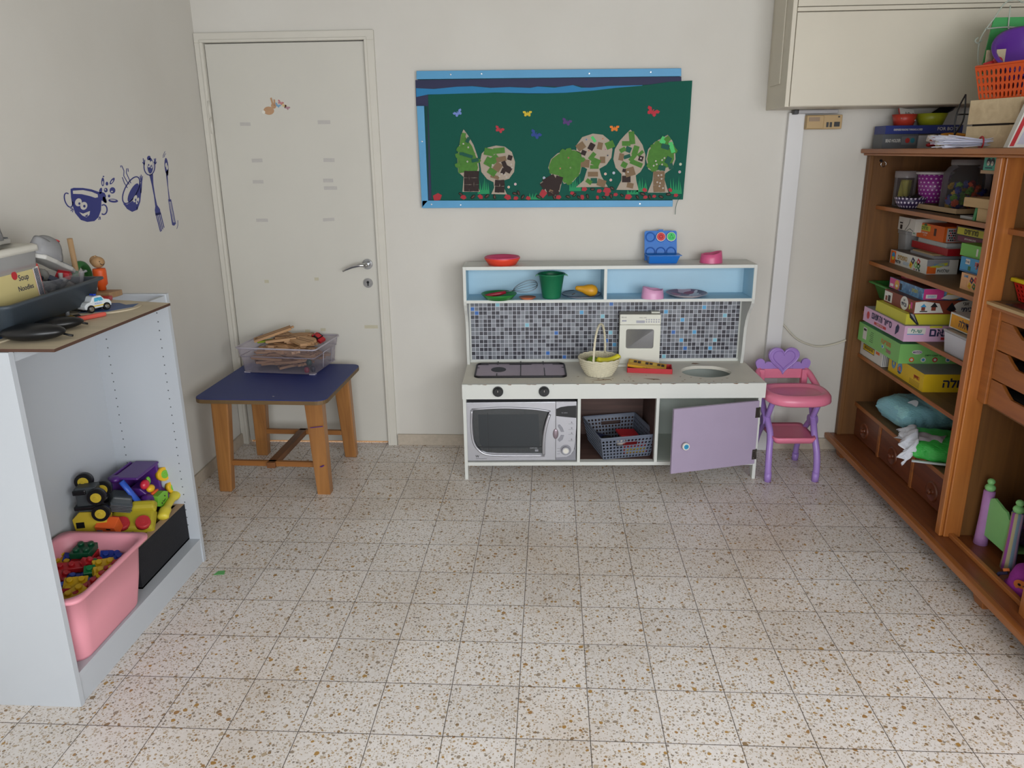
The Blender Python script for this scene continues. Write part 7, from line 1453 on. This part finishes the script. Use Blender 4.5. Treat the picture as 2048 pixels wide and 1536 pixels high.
b = MB(); b.box(0, 0, 0, .10, .10, .010, glassy('film_clear', (.8, .8, .8), .4, .2)); tag(b.build('plastic_sleeve', loc=(1.66, .02, 1.2622)), 'crumpled clear plastic sleeve on the front of the top shelf', 'plastic sleeve')
b = MB(); b.box(0, 0, 0, .14, .17, .13, M_BLACK); b.box(-.001, .02, .05, 0, .15, .125, PGY); b.box(.01, .01, .13, .12, .16, .135, M_CARD); b.text('EPSON', (-.0014, .085, .095), YF, Z, .010, M_BLACK); tag(b.build('black_crate', loc=(1.86, .02, 1.2622), rot=(0, 0, -.2), bevel=.003), 'black and grey carton at the back near end of the top shelf', 'box')
b = MB(); b.box(0, 0, 0, .16, .12, .012, M_CARD); tag(b.build('cardboard_sheet', loc=(1.82, .06, 1.405), rot=(0, -.15, .2)), 'brown cardboard piece on the black carton', 'cardboard')
def d(b, X_, Y_, Z_):
    for y in (.142, .118): LC(b, y, .028, .013, PK, 2, 1.1); LC(b, y, .023, .008, PW, 3); LC(b, y - .003, .026, .0018, PK, 4); LC(b, y + .003, .026, .0018, PK, 4); LC(b, y, .022, .002, PY, 4)
    LC(b, .035, .022, .009, PYL); L_(b, .115, .16, .006, .010, PN)
box3('card_game_box', 'mint green card box with two small penguins up against the wardrobe top', 'game box', 1.662, -.150, 1.4430, .09, .172, .046, mat('carton_jade', '#3fa087', .45), d)
b = MB(); b.box(-.03, 0, 0, .12, .17, .012, M_CARD); b.box(0.04, 0.03, -.160, .05, .14, 0, M_CARD) ; tag(b.build('cardboard_box', loc=(1.70, -.120, 1.430)), 'brown cardboard box under the mint green card box', 'cardboard box')
b = MB(); b.box(0, 0, 0, .03, .10, .20, M_BLACK); b.cyl((-.004, .03, .15), (0, .03, .15), .012, PGY, n=14); b.box(-.002, .055, .10, 0, .08, .13, mat('tag_wood', '#6a4a30', .6)); tag(b.build('black_case', loc=(2.045, .60, 1.2622)), 'black upright case against the back of the top shelf', 'case')
# ---- nappy packs on the drawer shelf
def pillow(b, w, d_, h, seed, mt, am=.10, nx=36, ny=30):
    rn = random.Random(seed); ph = [(rn.uniform(4, 22), rn.uniform(4, 22), rn.uniform(0, 6), rn.uniform(.3, 1)) for _ in range(9)]
    def rip(x, y): return sum(a * sin(px * x + py * y + p) for px, py, p, a in ph) / 5
    def fn(u, v):
        a = 2 * PI * u; c, s = cos(a), sin(a); y = (v - .5)
        env = (1 - abs(2 * y) ** 5) ** .5 if abs(2 * y) < 1 else 0
        px_ = (abs(c) ** .55) * (1 if c > 0 else -1); pz = (abs(s) ** .7) * (1 if s > 0 else -1)
        r = 1 + am * rip(u * 3, v * 2.4) * (.4 + abs(y) * 1.6)
        k = .25 + .75 * env
        z = h / 2 * (1 + pz * k * (r if pz > 0 else 1))
        return Vector((w / 2 * px_ * (.86 + .14 * env) * r, d_ * y * (1 + .03 * rip(u * 5, 1)), max(0, z)))
    b.grid(fn, nx, ny, mt, cu=True)
    for v in (0, 1): b.add([fn(i / nx, v) for i in range(nx)], [tuple(range(nx)) if v else tuple(reversed(range(nx)))], mt)
def packmat(name, cols, scale, seed=0):
    m = patchy(name, cols, scale); N = m.node_tree.nodes; B = N['Principled BSDF']; B.inputs['Roughness'].default_value = .3
    nz = N.new('ShaderNodeTexNoise'); nz.inputs['Scale'].default_value = 30; nz.inputs['Detail'].default_value = 6; bp = N.new('ShaderNodeBump'); bp.inputs['Strength'].default_value = .5; bp.inputs['Distance'].default_value = .008
    m.node_tree.links.new(nz.outputs['Fac'], bp.inputs['Height']); m.node_tree.links.new(bp.outputs['Normal'], B.inputs['Normal']); return m
t = thing('nappy_pack', 'pale turquoise crumpled nappy pack on the shelf above the drawers', 'nappy pack', (1.845, .490, .2757), 0, rot=(0, 0, radians(-84)))
b = MB(); pillow(b, .25, .37, .128, 3, packmat('pack_teal', ['#8fcbd6', '#9ad4dc', '#82bfce', '#9fdae0', '#90cad8'], 14), .12); b.build('plastic_wrap', t)
b = MB(); b.M = Matrix.Translation((.060, -.120, .108)) @ Euler((.75, .3, 0)).to_matrix().to_4x4(); b.prism(circ(.026, 20, 0, 0, 1.5), (0, 0, .008), X, Y, .002, mat('pack_white', '#c4ccd2', .4)); b.M = Matrix.Identity(4)
b.grid(lambda u, v: Vector((-.09 + .15 * u, -.04 + .19 * v, .134 - .016 * (2 * u - 1) ** 2)), 8, 8, mat('pack_grey', '#98a2ae', .4)); b.text('Premium', (.010, .06, .136), Y, XF, .020, mat('print_teal2', '#1f7a80', .5), bold=.01); b.build('printed_motifs', t)
t = thing('nappy_pack', 'torn bright green nappy pack hanging over the edge of the drawer shelf', 'nappy pack', (1.765, .110, .2757), 0, rot=(0, 0, radians(-112)))
b = MB(); pillow(b, .27, .32, .085, 8, packmat('pack_green', ['#3cb84c', '#46c458', '#34a846'], 9), .12); b.build('plastic_wrap', t)
b = MB(); b.tube(smooth_path([(.128, -.15, .006), (.136, -.06, .012), (.137, .04, .016), (.136, .15, .02)], 4), [.010] * 13, mat('pack_white', '#c4ccd2', .4), n=8, flat=.45); b.tube(smooth_path([(.137, -.02, .016), (.1385, .02, .019), (.138, .06, .020)], 4), .0105, M_BLT, n=8, flat=.5)
b.grid(lambda u, v: Vector((-.02 + .10 * u, -.13 + .11 * v * (1 - .25 * u), .080 + .006 * sin(9 * u) * sin(7 * v) + .010 * (1 - (2 * u - 1) ** 2))), 8, 10, mat('pack_window_grey', '#a8a2a8', .4)); b.box(.134, .11, .03, .140, .15, .06, mat('pack_white', '#c4ccd2', .4)); b.build('printed_band', t)
b = MB()
def ruff(u, v):
    a = -.15 * PI + 1.3 * PI * u; k = 1 + .16 * v
    return Vector((.118 * cos(a) * k + .006 * sin(40 * u + 9 * v), -.135 - .055 * v + .012 * sin(33 * u) * v + .008 * sin(71 * u + 2) * v, .044 + .050 * sin(a) * k - .035 * v * v + .008 * sin(29 * u + 5 * v)))
WN = mat('nappy_white', '#d6d9e2', .7)
b.grid(ruff, 90, 12, WN); b.grid(lambda u, v: ruff(u, v * .8) * .93 + Vector((0, -.006, .010)), 90, 10, WN); b.build('torn_edge', t, solid=.0015)
# ---- doll bed
DBP = mat('bed_fabric_pink', '#b07fb8', .7, var=.1, scale=30); DBG = mat('bed_green', '#86c87e', .45)
def stripes(name, cols, n):
    m = bpy.data.materials.new(name); nt, N, L, B = nodes_of(m); tc = N.new('ShaderNodeTexCoord'); sp = N.new('ShaderNodeSeparateXYZ'); L.new(tc.outputs['Object'], sp.inputs[0])
    a = N.new('ShaderNodeMath'); a.operation = 'ARCTAN2'; L.new(sp.outputs[1], a.inputs[0]); L.new(sp.outputs[0], a.inputs[1]); q = N.new('ShaderNodeMath'); q.operation = 'MULTIPLY'; q.inputs[1].default_value = n / (2 * PI); L.new(a.outputs[0], q.inputs[0]); f = N.new('ShaderNodeMath'); f.operation = 'FRACT'; L.new(q.outputs[0], f.inputs[0])
    cr = N.new('ShaderNodeValToRGB'); cr.color_ramp.interpolation = 'CONSTANT'
    while len(cr.color_ramp.elements) < len(cols): cr.color_ramp.elements.new(.5)
    for i, h in enumerate(cols): cr.color_ramp.elements[i].position = i / len(cols); cr.color_ramp.elements[i].color = hexc(h) + (1,)
    L.new(f.outputs[0], cr.inputs[0]); L.new(cr.outputs[0], B.inputs['Base Color']); B.inputs['Roughness'].default_value = .75; return m
DBS = stripes('bed_fabric_stripe', ['#9c4fa0', '#b8b08a', '#7f9cb4', '#c4a6c6', '#5f7fb0', '#9a9468'], 2)
t = thing('doll_bed', 'green doll bed with fabric-wrapped posts on the floor of the wardrobe bay', 'doll bed', (1.700, -.370, .095))
def bpost(x, y, mt):
    b = MB(); b.lathe([(.001, 0), (.024, 0), (.022, .03), (.019, .12), (.019, .215), (.001, .216)], mt, 22, caps=False); o = b.build('bed_post', t, loc=(x, y, 0))
    b = MB(); b.sphere((0, 0, .228), (.018, .018, .015), DBG); b.sphere((0, 0, .252), (.013, .013, .012), DBG); b.cyl((0, 0, .24), (0, 0, .25), .007, DBG, n=10); b.build('finial', o)
for x in (0, .30): bpost(x, .085, DBP if x == 0 else DBS); bpost(x, -.085, DBS)
head = [(-.075, .045), (.075, .045), (.078, .16), (.066, .170), (.050, .172), (.030, .190), (.010, .192), (-.02, .200), (-.045, .205), (-.062, .196), (-.075, .170)]
for x in (-.004, .29): b = MB(); b.prism([(p[0], p[1]) for p in head], (x, 0, 0), YF, Z, .010, DBG) if False else b.prism([(-p[0], p[1]) for p in head], (x, 0, 0), Y, Z, .010, DBG); b.build('headboard', t, bevel=.001)
b = MB(); b.box(.0, -.075, .05, .30, .075, .06, DBG); b.build('bed_slab', t)
b = MB(); pillow(b, .26, .15, .09, 6, packmat('bedding_purple', ['#3a2450', '#241a30', '#7a3f86', '#2c2036'], 40), .12); b.M = Matrix.Identity(4); o = b.build('bedding', t, loc=(.155, 0, .062))
t = thing('purple_hat', 'magenta cloth hat with orange patch at the right picture edge below the doll bed', 'hat', (1.700, -.590, .0955))
b = MB(); b.lathe([(.001, .085), (.030, .084), (.055, .068), (.066, .035), (.068, .008), (.078, .0)], mat('hat_magenta', '#9c2f9c', .8, bump=.3, scale=10), 32, caps=False); b.build('crown', t, solid=.003)
b = MB(); b.M = Matrix.Translation((-.058, -.036, .036)) @ Euler((0, -.25, .55)).to_matrix().to_4x4(); b.prism(circ(.026, 18, 0, 0, .9), (0, 0, 0), YF, Z, .002, mat('patch_orange', '#d87a3c', .7)); b.prism(circ(.005, 10, .008, .004), (-.002, 0, 0), YF, Z, .001, PK); b.prism(circ(.005, 10, -.008, .004), (-.002, 0, 0), YF, Z, .001, PK); b.build('patch', t)
b = MB(); b.tube([(-.050, .055, .03), (-.068, .070, .018), (-.070, .078, .0)], .006, mat('fringe_navy', '#1f1c3c', .8), n=6); b.tube([(-.044, .058, .04), (-.060, .066, .034)], .006, mat('patch_orange', '#d87a3c', .7), n=6); b.build('fringe', t)
# ---- toy basket in the second bay
t = thing('toy_shopping_basket', 'small red shopping basket with yellow handles on the bay counter', 'toy basket', (1.760, -.330, 1.0125))
M_TRB = mat('basket_red', '#c8261e', .35); lattice(t, .12, .15, .155, .185, .066, 7, 8, 4, M_TRB, .5, slot=False, thick=.003, hole=(.72, .72))
for x in (-.079, .079): b = MB(); b.box(x - .012, -.095, .066, x + .008, .095, .080, mat('handle_yellow', '#d8c020', .35)); b.build('handle', t, bevel=.004)
for i, (x, y, c, n) in enumerate(((-.03, .04, '#b83a9c', 'pink'), (.0, -.01, '#c9b02c', 'yellow'), (-.04, -.03, '#3a48a8', 'blue'), (.03, .03, '#6a3a9c', 'purple'), (-.035, .01, '#c9b02c', 'mustard'))):
    b = MB(); b.sphere((0, 0, 0), (.020, .022, .018), mat('fruit_' + n, c, .4), 14, 10); tag(b.build('toy_fruit', loc=(1.760 + x, -.330 + y, 1.040 + (i == 3) * .02)), n + ' toy fruit inside the small red shopping basket', 'toy fruit')
b = MB(); b.box(0, 0, 0, .24, .40, .0015, patchy('mat_print', ['#2c2420', '#4a2f34', '#3a3a48', '#1f1a18'], 60)); tag(b.build('printed_mat', loc=(1.630, -.70, 1.0108)), 'dark printed mat under the small red shopping basket', 'mat')

# ---------------------------------------------------------------- on top of the wardrobe
ZT = 1.5203
def d(b, X_, Y_, Z_):
    FT(b, 'BEAD HOLDER', .047, .034, .014, PW, .066, .02); Fp(b, .084, .148, .016, .052, mat('holder_window', '#6a6c70', .4)); FC(b, .110, .034, .010, mat('bead_red', '#b0302c', .4), 3, 1.1); FC(b, .132, .034, .010, mat('bead_teal', '#2a7a8a', .4), 3, 1.1)
box3('bead_holder_box', 'grey bead holder carton at the far end of the wardrobe top', 'game box', 1.578, .700, ZT, .155, .10, .062, mat('carton_slate', '#55585c', .45), d)
b = MB(); b.box(0, 0, 0, .07, .08, .055, glassy('sleeve_clear', (.72, .72, .76), .55, .2)); b.box(.01, .005, .005, .05, .06, .045, PGY); tag(b.build('clear_packet', loc=(1.735, .695, ZT), rot=(0, 0, .1)), 'clear plastic packet beside the grey bead holder carton', 'packet')
def d(b, X_, Y_, Z_): FT(b, 'GREENSIDE READING THINKING & CHESS', .098, .018, .008, PW, .125, .02); FT(b, 'FOR BOYS', .27, .020, .014, PW, .09, .01)
box3('blue_game_box', 'long royal blue carton lying over the grey bead holder carton', 'game box', 1.582, .690, ZT + .0625, .335, .115, .036, mat('carton_royal', '#1f2f78', .4), d)
ZB = ZT + .0990
b = MB(); b.lathe([(.001, 0), (.040, 0), (.052, .048), (.050, .0485), (.038, .003), (.001, .003)], mat('bowl_red', '#b83a2a', .4), 32, caps=False); tag(b.build('card_bowl', loc=(1.682, .745, ZB)), 'orange-red bowl of cards on the royal blue carton', 'bowl')
b = MB(); b.lathe([(.001, 0), (.048, 0), (.066, .050), (.064, .0505), (.046, .003), (.001, .003)], mat('bowl_lime', '#9aa020', .4), 32, caps=False); tag(b.build('card_bowl', loc=(1.800, .745, ZB)), 'lime green bowl of cards on the royal blue carton', 'bowl')
b = MB(); b.box(-.035, -.03, 0, .035, .03, .006, PR_); b.box(-.034, -.031, .006, .034, .030, .009, PW); b.text('10 ?', (.01, 0, .0092), X, Y, .02, PK); tag(b.build('card_pack', loc=(1.685, .735, ZB + .044), rot=(.9, .15, .1)), 'white and red card pack sticking out of the orange-red bowl', 'cards')
for i in range(5):
    b = MB(); b.box(-.05, -.03, 0, .05, .03, .0014, [PGY, PK, mat('card_dark', '#4a3a40', .5), PGY, PK][i]); tag(b.build('playing_card', loc=(1.825 + i * .004, .74, ZB + .048 + i * .003), rot=(.3, -.42 - .03 * i, .1 + .05 * i)), 'dark-edged card leaning out of the lime green bowl', 'card', 'cards in the lime bowl')
# bag, tube, orange and yellow straps, paper bundle
b = MB(); b.cyl((0, 0, .021), (.10, -.01, .021), .021, mat('tube_cream', '#c4bca8', .4), n=24); b.cyl((.03, -.003, .021), (.08, -.008, .021), .0215, patchy('tube_print', ['#c4bca8', '#a85a58', '#b8b0a0'], 50), n=24, caps=False); tag(b.build('glue_tube', loc=(1.640, .330, ZT), rot=(0, 0, .1)), 'cream tube with red print lying before the paper bundle', 'tube')
t = thing('strap_pile', 'pile of orange and yellow folded plastic straps on the wardrobe top', 'straps', (1.770, .480, ZT + .001))
for i, c in enumerate((M_RED, mat('strap_orange', '#cf4a1c', .4), M_RED, mat('strap_yellow', '#d08a18', .4))):
    b = MB(); b.tube(smooth_path([(-.10 + .03 * i, -.01, .012 + i * .011), (-.04, 0, .016 + i * .012), (.03, .01, .018 + i * .012), (.10, .0, .010 + i * .010)], 5), .014 - .001 * i, c, n=10, flat=.5); b.build('strap', t)
b = MB(); b.box(-.03, -.02, 0, .03, .02, .03, patchy('sachet', ['#c4bab4', '#b06a60', '#d0ccc6'], 60)); tag(b.build('sachet', loc=(1.690, .460, ZT + .020), rot=(0, .2, .3), bevel=.006), 'small printed sachet by the orange straps', 'sachet')
t = thing('paper_bundle', 'bundle of white paper strips tied with a red band on the wardrobe edge', 'paper bundle', (1.660, .060, ZT), 0, rot=(0, 0, radians(-8)))
MPA = mat('paper_lilac_white', '#dcdeee', .7); rn = random.Random(2); b = MB()
for i in range(46):
    a = rn.uniform(-1, 1); z = rn.uniform(.003, .040); yy = rn.uniform(-.03, .03); sg = rn.uniform(.8, 1.15)
    b.tube([(-.150 * sg, yy * 1.7 + rn.uniform(-.01, .01), max(.002, z * 1.15 + rn.uniform(-.006, .006))), (-.06, yy * 1.1, z), (0, yy * .55, .006 + z * .6), (.07, yy * 1.2, z + .004), (.17 * sg, yy * 1.8, z * 1.2 + .006 + rn.uniform(-.004, .008))], .0035, MPA, n=4, flat=.35)
b.build('paper_strips', t)
b = MB(); b.tube([(.001, .022 * cos(q), .019 + .020 * sin(q)) for q in [i * PI / 12 for i in range(24)]], .004, M_RED, n=8, closed=True, flat=.6); b.build('red_band', t)
# wooden crate, orange basket, purple bowl, mesh bag, canvas, racket, leaning box
WCR = wood('crate_wood', '#bda684', '#d4c09c', .6, 'x')
t = thing('wooden_crate', 'pale wooden crate with a slotted handle under the orange basket', 'crate', (1.790, .085, ZT), radians(18))
for z0, z1, s in ((0, .078, 0), (.084, .170, .004)):
    b = MB(); b.plate_hole([(-.115, -.105), (.135, -.105), (.135, .105), (-.115, .105)], [(-.108, -.098), (.128, -.098), (.128, .098), (-.108, .098)], (0, 0, z0), X, Y, z1 - z0, WCR); b.build('slat_ring', t, bevel=.0015)
b = MB(); b.box(-.108, -.098, 0, .128, .098, .006, WCR); b.build('base', t)
b = MB(); b.box(.0, -.1062, .118, .085, -.105, .142, M_HOLE); b.cyl((0, -.1062, .130), (0, -.105, .130), .012, M_HOLE, n=16); b.cyl((.085, -.1062, .130), (.085, -.105, .130), .012, M_HOLE, n=16); b.box(-.1155, -.075, .0775, -.1149, .08, .0845, M_HOLE); b.box(-.09, -.1055, .0775, .11, -.1049, .0845, M_HOLE); b.build('slots', t)
t = thing('orange_basket', 'orange lattice basket standing on the pale wooden crate', 'basket', (1.795, .075, ZT + .171), radians(20))
lattice(t, .205, .185, .245, .225, .115, 12, 12, 4, mat('basket_orange', '#d4521c', .4), .6, slot=False, thick=.003, hole=(.62, .82))
b = MB(); b.lathe([(.001, 0), (.09, .004), (.125, .05), (.140, .085), (.150, .085), (.150, .090), (.136, .090), (.12, .052), (.085, .010), (.001, .006)], mat('bowl_purple', '#5a2a8c', .3), 44, caps=False); tag(b.build('purple_bowl', loc=(1.825, .135, ZT + .262), rot=(radians(42), radians(-6), 0)), 'large purple bowl tipped on edge in the orange basket', 'bowl')
for x, y, z, c, n in ((-.06, -.05, .02, '#3a2a6c', 'dark violet'), (-.07, .03, .03, '#8a2430', 'maroon'), (-.02, -.07, .025, '#b8b0b4', 'pale grey'), (.04, -.06, .03, '#3a2a6c', 'indigo'), (-.075, -.01, .06, '#6a2c7c', 'plum'), (.02, -.075, .065, '#5a2a6c', 'violet')):
    b = MB(); b.taper((0, 0, 0), (.028, .024), (0, 0, .04), (.020, .018), mat('bskt_' + n.replace(' ', '_'), c, .5)); ca, sa = cos(radians(20)), sin(radians(20)); tag(b.build('toy_piece', loc=(1.795 + x * ca - y * sa, .075 + x * sa + y * ca, ZT + .171 + z), bevel=.004), n + ' toy piece seen through the bars of the orange basket', 'toy piece')
b = MB(); b.sphere((0, 0, 0), (.016, .020, .018), M_RED); b.cyl((0, 0, 0), (-.04, .01, -.012), .010, M_RED); tag(b.build('red_rattle', loc=(1.695, .100, ZT + .298)), 'red round-headed toy peeping over the left rim of the orange basket', 'toy')
b = MB(); b.box(-.035, -.003, 0, .035, .003, .11, mat('canvas_cream', '#b8a98c', .9, bump=.6, scale=30)); tag(b.build('canvas_sheet', loc=(1.715, .150, ZT + .235), rot=(.05, -.06, .1)), 'cream woven canvas piece standing behind the red toy', 'canvas')
t = thing('mesh_bag', 'green sheet inside a white string mesh hanging at the top right corner', 'mesh bag', (1.885, .30, ZT + .275))
b = MB(); b.prism([(-.14, 0), (.16, 0), (.16, .20), (-.12, .20)], (0, 0, 0), X, Z, .006, mat('sheet_green', '#3a9450', .6)); b.build('green_sheet', t)
b = MB(); ms = mat('string_white', '#a8b0a4', .8)
for q in ([(-.14, -.0), (-.16, .06), (-.16, .13), (-.12, .20), (-.09, .25), (-.05, .26), (-.03, .25)], [(-.15, .16), (-.06, .165), (.03, .155), (.12, .16)], [(-.07, .24), (-.065, .165), (-.06, .16)], [(.0, .06), (.03, .12), (.06, .16)], [(-.17, .13), (-.18, .12), (-.17, .11), (-.155, .12)], [(-.03, .25), (.05, .26), (.12, .25)]): b.tube(smooth_path([(p[0], -.010, p[1]) for p in q], 4), .0028, ms, n=6)
b.build('string_mesh', t)
b = MB(); 
for s in (0, 1): b.tube(smooth_path([(.0, 0, .0), (-.008 + s * .036, .0, .05), (-.002 + s * .030, 0, .10), (.02, 0, .15)], 6), .003, M_BLACK, n=8)
b.tube([(-.006, 0, .075), (.05, 0, .078)], .003, M_BLACK, n=8); tag(b.build('black_rack', loc=(1.665, .26, ZT + .050), rot=(0, .03, .3)), 'black wire loop standing left of the wooden crate', 'wire loop')
b = MB(); b.box(0, -.012, 0, .15, .012, .16, PW, dx=.05); b.box(.006, -.0126, .004, .020, -.0119, .158, M_RED, dx=.05); b.box(.03, -.0126, .01, .13, -.0119, .15, mat('notebook_lilac', '#b9b8c8', .5), dx=.05); tag(b.build('notebook', loc=(1.640, -.130, ZT + .001), rot=(0, 0, 0)), 'white and red notebook leaning at the right picture edge before the crate', 'notebook')
b = MB(); b.prism([(-.02, -.015), (.02, -.01), (.012, .016), (-.012, .012)], (0, 0, 0), X, Y, .001, mat('scrap_green', '#5fa860', .6)); tag(b.build('paper_scrap', loc=(-1.16, -.435, .0005)), 'tiny green paper scrap on the floor beside the white bookcase', 'paper scrap')
